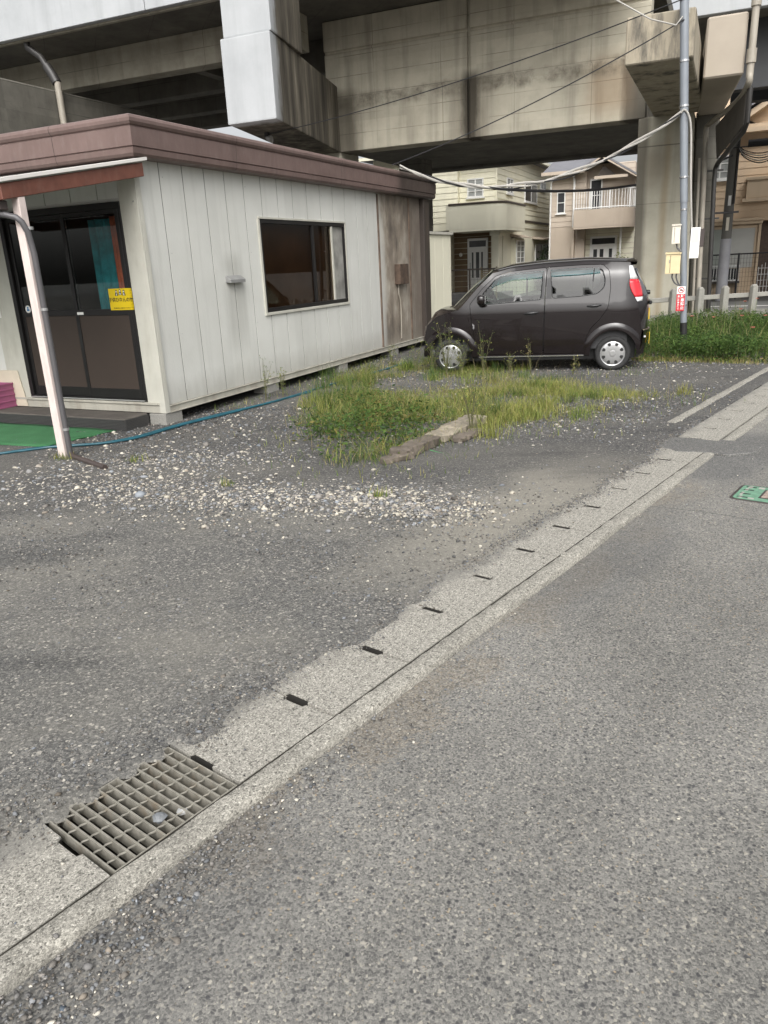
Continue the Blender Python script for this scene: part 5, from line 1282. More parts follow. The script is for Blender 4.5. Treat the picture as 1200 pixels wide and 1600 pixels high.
m = MB(); inner = [(x * 1.0, y + .0) for x, y in pts]
n = len(pts)
for z in (2.88, 3.83): m.v += [(x, y, z) for x, y in pts]
for i in range(n - 1): m.f.append((i, i + 1, n + i + 1, n + i))
m.add([(x, y, 2.9) for x, y in pts] + [(-1.75, 2.7, 2.9)], [tuple(range(n + 1))])
m.add([(-1.75, -1.05, 2.88), (-1.75, 0, 2.88), (-1.75, 0, 3.83), (-1.75, -1.05, 3.83)], [(0, 1, 2, 3)])
b = m.build('balcony', M['creamst'], c1); s_ = b.modifiers.new('thickness', 'SOLIDIFY'); s_.thickness = .12; s_.offset = -1
MB().tube([(x, y, 3.85) for x, y in pts], .045, 6).build('balcony_cap', M['fencebr'], b)
hwin(c1, 'y', 0, -1.25, -.55, 4.14, 4.87, -1, 'panelt', mull=(.5,), rails=(.33, .66)); hwin(c1, 'x', .02, 1.5, 2.5, 4.32, 4.95, 1, 'panelt', mull=(.5,), rails=(.5,))
f = hwin(c1, 'x', .02, 4.75, 7.3, 4.15, 5.0, 1, 'panelt', mull=(.5,)); MB().box(.055, .06, 4.8, 6.0, 4.2, 4.95).build('dark_pane', M['pane'], f)
hwin(c1, 'x', .02, 8.05, 9.3, 4.9, 5.25, 1, 'panelt', mull=(.55,))
hwin(c1, 'x', .2, 2.55, 4.0, 1.42, 2.42, 1, 'panelt', mull=(.5,), rails=(.25, .5, .75)); MB().box(.015, .2, 2.4, 4.1, 1.3, 2.5).build('bay_box', M['creamst'], c1)
m = MB(); m.hexa([(.015, 2.2, 2.56), (.55, 2.2, 2.50), (.55, 4.3, 2.50), (.015, 4.3, 2.56), (.015, 2.2, 2.68), (.55, 2.2, 2.54), (.55, 4.3, 2.54), (.015, 4.3, 2.68)]); m.build('window_hood', M['mauvest'], c1)
hwin(c1, 'x', .015, 7.2, 10.2, 1.2, 2.3, 1, 'panelt', mull=(.5,))
m = MB(); m.hexa([(.015, 6.6, 2.52), (.6, 6.6, 2.46), (.6, 11.0, 2.46), (.015, 11.0, 2.52), (.015, 6.6, 2.64), (.6, 6.6, 2.50), (.6, 11.0, 2.50), (.015, 11.0, 2.64)]); m.build('window_hood', M['mauvest'], c1)
m = MB(); m.box(.016, .05, 4.9, 12.5, 3.24, 3.33); m.build('belt_trim', M['fencebr'], c1); MB().box(.016, .06, 2.8, 12.45, 2.98, 3.12).build('belt_course', M['creamst'], c1)
MB().box(-.04, .035, -.06, .035, 3.9, 5.98).build('corner_board', M['cream'], c1)
hdoor(c1, 'y', 1.265, -1.66, -.72, .3, 2.56, -1, [(.22, .30), (.42, .58), (.68, .76)])
m = MB(); m.lathe([(0, -.09), (.07, -.05), (.08, .05), (0, .09)], lambda a, b, h: (-1.95 + a, 1.15 + b, 1.9 + h), 10); m.build('porch_lamp', M['white'], c1, smooth=True)
m = MB(); m.tube([(.12, 12.3, 5.8), (.12, 12.3, 3.3), (.2, 12.3, 3.2), (.2, 12.3, 0)], .05, 8); m.build('downpipe', M['creamst'], c1, smooth=True)
m = MB(); m.add([(-5.9, -.8, 5.9), (.5, -.6, 5.9), (.5, 13, 5.9), (-5.9, 13, 5.9), (-2.6, 2.5, 7.4), (-2.6, 9.8, 7.4)], [(0, 1, 4), (1, 2, 5, 4), (2, 3, 5), (3, 0, 4, 5), (3, 2, 1, 0)]); m.build('roof', M['slate'], c1)
m = MB(); m.box(.42, .54, -.6, 13, 5.86, 5.98); m.box(-5.9, .54, -.84, -.72, 5.86, 5.98); m.build('eave_gutter', M['creamst'], c1)

# mauve-brown house
c2 = thing('brown_house', 'mauve brown house with white railed balcony and slate roof', 'house', (9.12, 37.92, 0), V_ANG)
m = MB(); boards(m, 'y', 0, -.6, 1.0, 2.95, 5.3, sgn=-1); boards(m, 'y', .35, 1.0, 3.1, 2.95, 5.6, sgn=-1); m.box(-.6, .999, .001, 8, 0, 5.3); m.box(1.0, 3.1, .351, 8, 0, 5.55); m.box(.975, .9999, -.001, .35, 2.95, 5.3)
m.build('upper_wall', M['mauve'], c2)
m = MB(); m.box(-.6, .45, -.02, -.0005, 0, 2.9); m.box(.45, .56, -.3, -.0005, 0, 2.9); m.build('lower_wall', M['mauvest'], c2)
m = MB(); boards(m, 'y', .34, .56, 3.2, 0, 2.85, sgn=-1); m.build('porch_wall', M['creamst'], c2)
pts = [(.62, -.9), (2.2, -.95)] + [(2.3 + .9 * math.sin(R(a)), -.05 - .9 * math.cos(R(a))) for a in range(0, 91, 9)] + [(3.2, .4)]
m = MB(); n = len(pts)
for z in (2.86, 3.60): m.v += [(x, y, z) for x, y in pts]
for i in range(n - 1): m.f.append((i, i + 1, n + i + 1, n + i))
m.add([(x, y, 2.88) for x, y in pts] + [(.62, .4, 2.88)], [tuple(range(n + 1))]); m.add([(.62, -.9, 2.86), (.62, 0, 2.86), (.62, 0, 3.6), (.62, -.9, 3.6)], [(0, 1, 2, 3)])
b = m.build('balcony', M['mauvest'], c2); s_ = b.modifiers.new('thickness', 'SOLIDIFY'); s_.thickness = .1; s_.offset = -1
m = MB(); rp = []
for i in range(n - 1):
    a_ = Vector((*pts[i], 0)); b_ = Vector((*pts[i + 1], 0)); L = (b_ - a_).length; k = max(1, round(L / .11))
    for j in range(k): rp.append(a_.lerp(b_, j / k))
for i, p in enumerate(rp):
    wdt = .03 if i % 7 == 0 else .012; m.box(p.x - wdt, p.x + wdt, p.y - wdt, p.y + wdt, 3.6, 4.4)
m.tube([(p.x, p.y, 4.41) for p in rp], .035, 6); m.tube([(p.x, p.y, 3.66) for p in rp], .025, 6); m.build('balcony_railing', M['wframe'], c2)
hwin(c2, 'y', -.02, -.32, .06, 3.55, 4.48, -1, 'pane', rails=(.5,), fw=.04); hwin(c2, 'y', .33, 1.12, 1.68, 3.55, 4.95, -1, 'pane', rails=(.5,), fw=.06, sill=False)
d = hdoor(c2, 'y', .32, 1.22, 2.45, .3, 2.46, -1, [(.14, .28), (.38, .52), (.72, .84)])
m = MB(); m.tube([(.42, -.1, 5.2), (.47, -.12, 4.9), (.47, -.12, 0)], .05, 8); m.tube([(-.38, -.1, 5.2), (-.6, -.1, 4.9), (-.62, -.1, 0)], .04, 8); m.tube([(2.65, -.1, 2.86), (2.65, -.1, 0)], .045, 8); m.build('downpipe', M['wframe'], c2, smooth=True)
m = MB(); m.lathe([(0, .16), (.05, .12), (.12, .02), (.05, 0), (.07, -.12), (0, -.15)], lambda a, b, h: (.9 + a, .1 + b, 2.32 + h), 10); m.box(.87, .93, .1, .33, 2.1, 2.14); m.build('wall_lamp', M['whiteplas'], c2, smooth=False)
m = MB(); m.add([(-.9, -.6, 5.25), (1.05, -.6, 5.25), (1.05, 3.5, 6.4), (-.9, 3.5, 6.4), (-.9, -.6, 5.33), (1.05, -.6, 5.33), (1.05, 3.5, 6.48), (-.9, 3.5, 6.48)], [(0, 1, 2, 3), (4, 5, 6, 7), (0, 1, 5, 4), (1, 2, 6, 5), (2, 3, 7, 6), (3, 0, 4, 7)])
m.prism([(.85, 5.28), (1.75, 5.82), (3.35, 4.86), (3.35, 4.94), (1.75, 5.92), (.85, 5.37)], lambda u, v, d: (u, d, v), -.75, 8); m.build('roof', M['slate'], c2)
m = MB(); m.prism([(.9, 5.22), (1.75, 5.73), (3.3, 4.80), (3.3, 4.86), (1.75, 5.81), (.9, 5.28)], lambda u, v, d: (u, d, v), -.8, -.751); m.box(1.45, 2.9, -.72, -.62, 4.86, 4.98); m.box(-.95, 1.0, -.68, -.6, 5.18, 5.32); m.build('barge_board', M['mauvest'], c2)
m = MB(); m.prism([(1.5, 5.0), (2.35, 5.0), (1.75, 5.45)], lambda u, v, d: (u, d, v), -.2, .1); m.build('gable_wall', M['fencebr'], c2)

# peach house
c3 = thing('peach_house', 'peach sided house with closed grey roller shutter behind the black fence', 'house', (12.3, 27.36, 0), V_ANG)
m = MB(); boards(m, 'y', 0, -1.55, 2.6, 2.62, 5.2, step=.22, sgn=-1); m.box(-1.55, 2.6, .001, 8, 2.5, 7.2); m.box(-1.55, 2.6, -.02, .0005, 5.2, 7.2); m.build('upper_wall', M['peach'], c3)
m = MB(); m.box(-1.5, .97, .0, 8, .13, 2.49); m.box(.9, .98, -.12, -.001, .13, 2.5); m.box(.40, .55, -.32, -.001, .13, .95); m.build('lower_wall', M['peachst'], c3)
MB().box(-1.52, .99, -.05, 7.9, -.05, .129).build('plinth', M['base_dk'], c3)
m = MB(); m.box(.985, 2.6, .9, 8, 0, 2.49); m.build('entry_wall', M['tile'], c3)
m = MB(); m.box(-1.55, 1.0, -.30, -.001, 2.50, 2.60); m.box(-1.55, 1.0, -.26, -.0005, 2.4, 2.499); m.build('belt_course', M['peachst'], c3, bevel=.02)
sh = MB(); sh.box(-.8, .86, -.05, -.002, 2.28, 2.36); sh.box(-.8, -.74, -.05, -.002, .98, 2.279); sh.box(.80, .86, -.05, -.002, .98, 2.279); sh.box(.0, .05, -.052, -.002, 1.0, 2.2795); s_ = sh.build('shutter_frame', M['peachst'], c3)
m = MB()
for k in range(21): z = 1.0 + k * .061; m.box(.052, .799, -.03, -.004, z, z + .05); m.box(.0525, .7985, -.022, -.004, z + .05, z + .061)
m.build('roller_shutter', M['shutter'], s_)
MB().box(-.739, -.001, -.02, -.004, .98, 2.279).build('roller_shutter', simple('pale_green_grey_shutter', (.33, .36, .33), .5, var=.04), s_)
m = MB(); m.box(-.66, .44, -.34, -.30, 1.05, 1.10); m.box(-.66, .44, -.34, -.30, .58, .62)
for k in range(13): x = -.65 + k * .09; m.box(x - .012, x + .012, -.33, -.31, .62, 1.05)
m.build('window_guard', M['wframe'], c3); MB().box(-.68, .46, -.36, -.0012, .50, .575).build('guard_sill', M['fencebr'], c3)
MB().box(-.62, .40, -.03, -.0025, .6, .98).build('low_window', M['pane'], c3)
hwin(c3, 'y', -.02, -.78, -.16, 3.86, 4.62, -1, 'panelt', mull=(.5,), rails=(.33, .66), fw=.06)
m = MB(); m.box(.40, 2.7, -.5, -.021, 3.2, 3.74); m.box(.36, 2.75, -.54, -.0215, 3.745, 3.84); m.box(.30, 2.8, -.56, -.0217, 3.08, 3.195); m.build('balcony', M['peachst'], c3, bevel=.01)
m = MB(); m.box(-.3, 2.9, -.5, -.0218, 5.2, 5.34); m.box(-.3, 2.9, -.42, -.0216, 5.34, 5.44); m.build('eave_board', M['peachst'], c3)
m = MB(); m.prism([(-.35, 5.45), (.0, 5.45), (1.45, 6.35), (2.9, 5.45), (3.1, 5.45), (1.45, 6.5)], lambda u, v, d: (u, d, v), -.6, -.021); m.build('gable_trim', M['peachst'], c3)
m = MB(); m.prism([(-.1, 5.45), (.55, 5.45), (.25, 5.62)], lambda u, v, d: (u, d, v), -.06, -.03); m.build('gable_vent', M['base_dk'], c3)
m = MB(); m.prism([(-.45, 5.46), (1.45, 6.62), (3.3, 5.46), (3.3, 5.56), (1.45, 6.76), (-.45, 5.56)], lambda u, v, d: (u, d, v), -.75, 8); m.prism([(-1.9, 7.2), (3, 7.2), (.55, 8.6)], lambda u, v, d: (u, d, v), -.3, 8.4); m.build('roof', M['slate'], c3)
m = MB()
for k in range(7): m.box(1.02 + k * .1, 1.035 + k * .1, .1, .115, .1, 1.0 + .15 * math.sin(k * PI / 6))
for k in range(5): m.box(1.0, 1.66, .1, .116, .15 + .2 * k, .165 + .2 * k)
o = m.build('white_gate', M['wframe']); o.location = (12.3, 27.36, 0); o.rotation_euler = (0, 0, V_ANG); tag(o, 'white ornamental metal gate at the peach house entrance', 'gate')

# ================================================================== PARKED CAR (x forward, y left, z up)
CAR_ANG = math.atan2(.233, -.972)
car = thing('parked_car', 'dark brown tall compact car parked on the gravel by the hut end', 'car', (3.668, 11.98, 0), CAR_ANG)
def ysurf(x, z):
    y = .738
    if z < .40: y -= (.40 - z) * .18
    y -= .012 * max(0, (z - .78)) / .2 if z > .78 else 0
    if z > .98: y -= (z - .98) * .13 + max(0, z - 1.35) ** 2 * 1.6
    if .80 < z < 1.0: y += .006 * math.sin((z - .80) / .2 * PI)
    if x > 2.15: y -= ((x - 2.15) / .70) ** 2 * .17
    if x < -.05: y -= ((-.05 - x) / .42) ** 2 * .13
    return y
def resample(loop, step):
    out = []
    for i in range(len(loop)):
        a = Vector(loop[i]); b = Vector(loop[(i + 1) % len(loop)]); k = max(1, int(math.ceil((b - a).length / step)))
        for j in range(k): out.append(tuple(a.lerp(b, j / k)))
    return out
def rounded(loop, r=.03, n=4):
    out = []; L = len(loop)
    for i in range(L):
        p = Vector(loop[i]); a = Vector(loop[i - 1]) - p; b = Vector(loop[(i + 1) % L]) - p
        k = min(r, a.length * .4, b.length * .4); p0 = p + a.normalized() * k; p1 = p + b.normalized() * k
        for j in range(n + 1):
            t = j / n; out.append(tuple((1 - t) ** 2 * p0 + 2 * t * (1 - t) * p + t * t * p1))
    return out
def inside(p, loop):
    x, y = p; c = False; n = len(loop); j = n - 1
    for i in range(n):
        xi, yi = loop[i]; xj, yj = loop[j]
        if (yi > y) != (yj > y) and x < (xj - xi) * (y - yi) / (yj - yi) + xi: c = not c
        j = i
    return c
def panel2d(outer, holes=(), step=.07):
    loops = [resample(outer, step)] + [resample(h, step) for h in holes]
    V = []; Ed = []
    for lp in loops:
        b = len(V); V += lp; Ed += [(b + i, b + (i + 1) % len(lp)) for i in range(len(lp))]
    xs = [p[0] for p in outer]; zs = [p[1] for p in outer]; allp = np.array(V)
    x = min(xs) + step / 2
    while x < max(xs):
        z = min(zs) + step / 2
        while z < max(zs):
            if inside((x, z), outer) and not any(inside((x, z), h) for h in holes) and np.min(np.hypot(allp[:, 0] - x, allp[:, 1] - z)) > step * .45: V.append((x, z))
            z += step
        x += step
    r = delaunay_2d_cdt([Vector(p) for p in V], Ed, [], 0, 1e-5)
    ov, of = r[0], r[2]; fs = []
    for f in of:
        c = sum((ov[i] for i in f), Vector((0, 0))) / len(f)
        if inside(c, outer) and not any(inside(c, h) for h in holes): fs.append(tuple(f))
    return [tuple(v) for v in ov], fs
def side_panel(outer, holes=(), off=0.0, s=1, step=.07, rim=.02, fn=ysurf):
    v, f = panel2d(outer, holes, step); m = MB(); n = len(v)
    m.v = [(x, s * (fn(x, z) + off), z) for x, z in v]; m.f = list(f)
    if rim:
        cnt = {}
        for q in f:
            for i in range(len(q)):
                e = (q[i], q[(i + 1) % len(q)]); cnt.setdefault(tuple(sorted(e)), []).append(e)
        m.v += [(x, s * (fn(x, z) + off - rim), z) for x, z in v]
        for k, es in cnt.items():
            if len(es) == 1: a, b = es[0]; m.f.append((b, a, a + n, b + n))
    return m
def arc(cx, cz, r, a0, a1, n=18): return [(cx + r * math.cos(R(a0 + (a1 - a0) * i / n)), cz + r * math.sin(R(a0 + (a1 - a0) * i / n))) for i in range(n + 1)]
RA = arc(0, .27, .338, -4, 184); FA = arc(2.425, .27, .338, -4, 184)
body_o = [(-.395, .58), (-.365, .75), (-.31, 1.0), (-.245, 1.3), (-.195, 1.545), (.4, 1.578), (1.0, 1.566), (1.5, 1.53), (1.78, 1.47), (2.0, 1.27), (2.28, .96), (2.45, .925), (2.65, .86), (2.80, .73), (2.845, .55), (2.81, .30), (2.78, .245)]
body_o += FA + [(2.08, .235), (.345, .235)] + RA + [(-.36, .30), (-.385, .45)]
fd = rounded([(.988, 1.515), (1.5, 1.482), (1.735, 1.425), (1.93, 1.25), (2.115, 1.03), (2.085, .80), (2.06, .62), (2.0, .285), (1.022, .285), (1.012, 1.05)], .035)
rd = rounded([(.972, 1.515), (.996, 1.05), (1.006, .285), (.432, .285), (.41, .48), (.33, .65), (.20, .78), (.10, .94), (.075, 1.2), (.10, 1.44), (.19, 1.525), (.5, 1.53)], .035)
fw = rounded([(1.04, 1.462), (1.062, 1.075), (1.5, 1.048), (1.94, 1.022), (2.01, 1.055), (1.90, 1.205), (1.735, 1.378), (1.66, 1.412), (1.4, 1.445)], .03)
rw = rounded([(.93, 1.468), (.895, 1.086), (.5, 1.10), (.26, 1.128), (.165, 1.21), (.15, 1.32), (.19, 1.45), (.25, 1.48), (.6, 1.48)], .04)
def grow(lp, k):
    c = Vector((sum(p[0] for p in lp) / len(lp), sum(p[1] for p in lp) / len(lp))); out = []
    n = len(lp)
    for i in range(n):
        a, b, d = Vector(lp[i - 1]), Vector(lp[i]), Vector(lp[(i + 1) % n]); t = (d - a).normalized(); nr = Vector((t.y, -t.x))
        if nr.dot(b - c) < 0: nr = -nr
        out.append(tuple(b + nr * k))
    return out
for s in (1, -1):
    side_panel(body_o, (grow(fd, .007), grow(rd, .007)), 0, s, .07).build('body_side', M['paint'], car, smooth=True)
    d = side_panel(fd, (fw,), 0, s, .06).build('front_door', M['paint'], car, smooth=True)
    side_panel(fw, (), -.012, s, .09, 0).build('side_glass', M['glasscar'], d, smooth=True)
    m = MB().tube([(x, s * (ysurf(x, z) + .001), z) for x, z in resample(fw, .05)], .0075, 6, closed=True); m.build('window_seal', M['cblack'], d, smooth=True)
    side_panel([(1.005, 1.468), (1.032, 1.468), (1.054, 1.08), (1.022, 1.08)], (), .004, s, .1, .004).build('pillar_trim', M['cblack'], d)
    d2 = side_panel(rd, (rw,), 0, s, .06).build('rear_door', M['paint'], car, smooth=True)
    side_panel(rw, (), -.012, s, .09, 0).build('side_glass', M['glassdk'], d2, smooth=True)
    m = MB().tube([(x, s * (ysurf(x, z) + .001), z) for x, z in resample(rw, .05)], .0075, 6, closed=True); m.tube([(.335, s * (ysurf(.335, 1.3) - .006), 1.12), (.31, s * (ysurf(.31, 1.4) - .006), 1.475)], .008, 6); m.build('window_seal', M['cblack'], d2, smooth=True)
    side_panel([(.94, 1.47), (.968, 1.47), (.985, 1.08), (.905, 1.08)], (), .004, s, .1, .004).build('pillar_trim', M['cblack'], d2)
    # rain visors
    side_panel([(1.03, 1.475), (1.05, 1.385), (1.5, 1.36), (1.80, 1.27), (1.735, 1.385), (1.66, 1.422), (1.4, 1.458)], (), .014, s, .09, .010).build('rain_visor', M['visor'], d, smooth=True)
    side_panel([(.935, 1.482), (.918, 1.395), (.5, 1.405), (.22, 1.42), (.24, 1.488), (.6, 1.494)], (), .014, s, .09, .010).build('rain_visor', M['visor'], d2, smooth=True)
    # handles
    for par, x0, z0, tl in ((d, 1.20, .878, .012), (d2, .295, .955, .012)):
        m = MB(); pts = [(x0 + .10 - .2 * i / 8, s * (ysurf(x0, z0) + .004 + .026 * math.sin(PI * (i + .3) / 8.6)), z0 + tl * i / 8) for i in range(9)]
        m.tube(pts, [.010, .013, .015, .015, .015, .015, .015, .013, .010], 8); h = m.build('door_handle', M['cblack'], par, smooth=True)
        side_panel(rounded([(x0 - .055, z0 - .028), (x0 + .055, z0 - .028), (x0 + .06, z0 + .03), (x0 - .05, z0 + .035)], .025), (), .0015, s, .05, 0).build('handle_cup', M['cblack'], h)
    # arch lips
    for cx in (0, 2.425):
        m = MB(); n = 26
        for i in range(n + 1):
            a = R(-3 + 186 * i / n)
            for rr, of in ((.336, -.02), (.336, .018), (.375, .022), (.415, .012), (.445, -.004)):
                x = cx + rr * math.cos(a); z = .27 + rr * math.sin(a); m.v.append((x, s * (ysurf(x, z) + of), z))
        for i in range(n):
            for j in range(4): m.f.append((i * 5 + j, i * 5 + j + 1, i * 5 + j + 6, i * 5 + j + 5))
        m.build('wheel_arch', M['paint'], car, smooth=True)
    m = MB(); m.beam((.42, s * (ysurf(1, .25) + .004), .245), (1.98, s * (ysurf(1, .25) + .004), .245), .012, .012); m.build('sill_trim', M['chrome'], car)
    # mirror
    m = MB(); y0 = ysurf(1.95, 1.05)
    b = stone_mb(.1, 1); m = MB()
    b2 = bmesh.new(); bmesh.ops.create_icosphere(b2, subdivisions=3, radius=1)
    for v in b2.verts:
        c = v.co; v.co = Vector((math.copysign(abs(c.x) ** .7, c.x) * .065, math.copysign(abs(c.y) ** .6, c.y) * .095, math.copysign(abs(c.z) ** .7, c.z) * .075))
    m.v = [(v.co.x + 1.93, s * (y0 + .115 + v.co.y), v.co.z + 1.10) for v in b2.verts]; m.f = [tuple(v.index for v in f.verts) for f in b2.faces]; b2.free()
    mi = m.build('door_mirror', M['paint'], car, smooth=True)
    MB().beam((1.95, s * (y0 - .01), 1.03), (1.94, s * (y0 + .09), 1.05), .07, .04).build('mirror_foot', M['cblack'], mi, bevel=.01)
    MB().box(1.866, 1.872, *sorted((s * (y0 + .045), s * (y0 + .185))), 1.05, 1.15).build('mirror_glass', M['chrome'], mi)
# lofted centre surfaces
def loft(rows, nt, fn, name, mt, par=None, smooth=True, t0=-1., t1=1.):
    m = MB()
    for r in rows:
        for j in range(nt + 1): m.v.append(fn(r, t0 + (t1 - t0) * j / nt))
    for i in range(len(rows) - 1):
        for j in range(nt): a = i * (nt + 1) + j; m.f.append((a, a + 1, a + nt + 2, a + nt + 1))
    return m.build(name, mt, par or car, smooth=smooth)
zl = np.interp
TOPX = [-.195, .4, 1.0, 1.5, 1.78]; TOPZ = [1.545, 1.578, 1.566, 1.53, 1.47]
def roof_p(x, t):
    ze = float(zl(max(x, -.195), TOPX, TOPZ)); ye = ysurf(max(x, -.195), ze) + .002; cr = .06 if x > -.1 else .05
    return (x - (.02 if x < -.15 else 0) * (1 - abs(t) ** 2), t * ye, ze + cr * (1 - abs(t) ** 2.6) + .002)
loft([1.78, 1.7, 1.5, 1.25, 1.0, .7, .4, .1, -.1, -.19, -.26], 18, roof_p, 'roof', M['paint'])
m = MB()
for j in range(19):
    t = -1 + 2 * j / 18; p = roof_p(-.26, t * .96); m.v += [p, (p[0] - .03, p[1], p[2] - .012), (p[0] - .02, p[1], p[2] - .045), (p[0] + .05, p[1], p[2] - .05)]
for j in range(18):
    for k in range(4): m.f.append((j * 4 + k, j * 4 + (k + 1) % 4, j * 4 + 4 + (k + 1) % 4, j * 4 + 4 + k))
m.build('rear_spoiler', M['paint'], car, smooth=True)
for s in (1, -1): MB().tube([(x, s * (ysurf(x, float(zl(x, TOPX, TOPZ))) - .05), float(zl(x, TOPX, TOPZ)) + .022) for x in np.linspace(-.15, 1.7, 16)], .012, 6).build('roof_rail', M['cblack'], car, smooth=True)
AX = [0, .4, 1]; 
def ws_p(u, t):
    xe = float(zl(u, [0, .42, 1], [2.28, 2.0, 1.78])); ze = float(zl(u, [0, .42, 1], [.96, 1.27, 1.47])); ye = ysurf(xe, ze)
    return (xe + (.17 * (1 - u) + .03 * u) * (1 - abs(t) ** 2.2), t * ye, ze + (.01 * (1 - u) + .06 * u) * (1 - abs(t) ** 2.4))
us = [0, .14, .28, .42, .56, .7, .85, 1]
loft(us, 16, lambda u, t: ws_p(u, t), 'windscreen', M['glasscar'], t0=-.94, t1=.94)
for s in (1, -1):
    m = MB()
    for u in us: m.v += [ws_p(u, s), ws_p(u, s * .93)]
    for i in range(len(us) - 1): m.f.append((2 * i, 2 * i + 1, 2 * i + 3, 2 * i + 2))
    m.build('front_pillar', M['paint'], car, smooth=True)
HX = [2.28, 2.45, 2.65, 2.80]; HZ = [.96, .925, .86, .73]
def hood_p(x, t):
    z = float(zl(x, HX, HZ)); ye = ysurf(x, z); k = (x - 2.28) / .52
    return (x + (.17 * (1 - k) + .04 * k) * (1 - abs(t) ** 2.2), t * ye, z + (.01 + .05 * math.sin(k * PI)) * (1 - abs(t) ** 2.5))
loft([2.28, 2.36, 2.45, 2.55, 2.65, 2.73, 2.80], 16, hood_p, 'bonnet', M['paint'])
NZ = [.245, .30, .55, .73]; NX = [2.78, 2.81, 2.845, 2.80]
def nose_p(z, t):
    xe = float(zl(z, NZ, NX)); return (xe + .05 * (1 - abs(t) ** 2.5), t * ysurf(xe, z), z)
loft([.245, .30, .42, .55, .64, .73], 16, nose_p, 'front_bumper', M['paint'])
m = MB()
for s in (1, -1):
    for (z, dz, t) in ((.70, .0, .72),):
        for k in range(9):
            a = .55 + .42 * k / 8; p = nose_p(.60, s * a); q = nose_p(.71, s * a); m.v += [(p[0] + .012, p[1] * 1.01, p[2]), (q[0] + .012, q[1] * 1.01, q[2])]
        b = len(m.v) - 18
        for k in range(8): m.f.append((b + 2 * k, b + 2 * k + 1, b + 2 * k + 3, b + 2 * k + 2))
m.build('headlight', M['clearlamp'], car, smooth=True)
m = MB(); [m.v.extend([tuple(Vector(nose_p(.33, t)) + Vector((.006, 0, 0))), tuple(Vector(nose_p(.52, t)) + Vector((.006, 0, 0)))]) for t in np.linspace(-.45, .45, 9)]
m.f = [(2 * k, 2 * k + 1, 2 * k + 3, 2 * k + 2) for k in range(8)]; m.build('grille', M['cblack'], car)
# rear
EZ = [.30, .45, .58, .75, 1.0, 1.3, 1.545]; EX = [-.36, -.385, -.395, -.365, -.31, -.245, -.195]
RZ = [.30, .45, .60, .82, 1.0, 1.09, 1.3, 1.45, 1.545]; RX = [-.49, -.51, -.525, -.53, -.515, -.495, -.41, -.33, -.27]
def rear_p(z, t, off=0.0):
    xe = float(zl(z, EZ, EX)); xr = float(zl(z, RZ, RX)); ye = ysurf(xe, z)
    return (xr + (xe - xr) * abs(t) ** 3.2 - off, t * (ye + off * .5), z)
loft([.58, .66, .75, .88, 1.0, 1.12, 1.3, 1.42, 1.5, 1.545], 20, lambda z, t: rear_p(z, t), 'tailgate', M['paint'])
loft([.30, .36, .45, .54, .585, .60], 20, lambda z, t: rear_p(z, t, .028 if z < .6 else .004), 'rear_bumper', M['paint'])
loft([.20, .25, .302], 20, lambda z, t: (rear_p(max(z, .3), t, .01)[0] + (.302 - z) * .5, t * .66, z), 'bumper_skirt', M['cblack'])
rg = loft([1.07, 1.15, 1.25, 1.36, 1.46], 14, lambda z, t: rear_p(z, t, .006), 'rear_window', M['pane'], t0=-.80, t1=.80)
m = MB(); p = rear_p(1.10, .25, .02); q = rear_p(1.13, -.5, .02); m.tube([p, q], .008, 6); p2 = rear_p(1.10, .28, .0); m.lathe([(0, -.05), (.03, -.045), (.035, 0)], lambda a, b, h: (p2[0] + h * .9, p2[1] + a, p2[2] + b), 12); m.build('rear_wiper', M['cblack'], car, smooth=True)
m = MB(); m.box(rear_p(.98, 0)[0] - .035, rear_p(.98, 0)[0] + .01, -.30, .34, .93, .985); m.build('tailgate_handle', M['cblack'], car, bevel=.012)
m = MB(); xq = rear_p(.80, 0)[0]; m.box(xq - .014, xq + .004, -.17, .17, .70, .87); npl = m.build('number_plate', M['yplate'], car, bevel=.004)
def lamp(rows, mt, name, par):
    """rows of (z, reach on the side, reach on the rear)"""
    m = MB(); N = 9
    for z, ws_, wr in rows:
        xe = float(zl(z, EZ, EX)); ye = ysurf(xe, z); line = []
        for k in range(5): x = xe + ws_ * (1 - k / 4); line.append((x, s * (ysurf(x, z) + .013), z))
        for k in range(1, 5):
            p = rear_p(z, s * (1 - wr * k / 4 / ye), .013); line.append((p[0], p[1], z))
        m.v += line
    for i in range(len(rows) - 1):
        for j in range(N - 1): a = i * N + j; m.f.append((a, a + 1, a + N + 1, a + N))
    o = m.build(name, mt, par, smooth=True); k = o.modifiers.new('thickness', 'SOLIDIFY'); k.thickness = .014; k.offset = -1; return o
for s in (1, -1):
    tl = lamp([(1.06, .02, .10), (1.09, .035, .11), (1.14, .055, .12), (1.20, .068, .12), (1.26, .066, .11), (1.31, .052, .09)], M['redlamp'], 'tail_light', car)
    lamp([(1.311, .052, .09), (1.36, .045, .06), (1.42, .04, .04), (1.50, .03, .02)], M['clearlamp'], 'upper_lens', tl)
    lamp([(1.00, .0, .07), (1.03, .01, .09), (1.059, .02, .10)], M['clearlamp'], 'reverse_lens', tl)
    p = rear_p(.50, s * .93, .034); MB().box(p[0] - .006, p[0] + .02, p[1] - .05, p[1] + .05, .485, .51).build('reflector', M['clearlamp'], car)
# yellow tag hanging at the bumper
m = MB(); p = rear_p(.52, .62, .034); m.prism([(.0, .0), (.05, -.02), (.035, -.17), (-.02, -.16)], lambda u, v, d: (p[0] + d, p[1] + u, .54 + v), -.008, -.002); m.build('bumper_tag', M['yplate'], car)
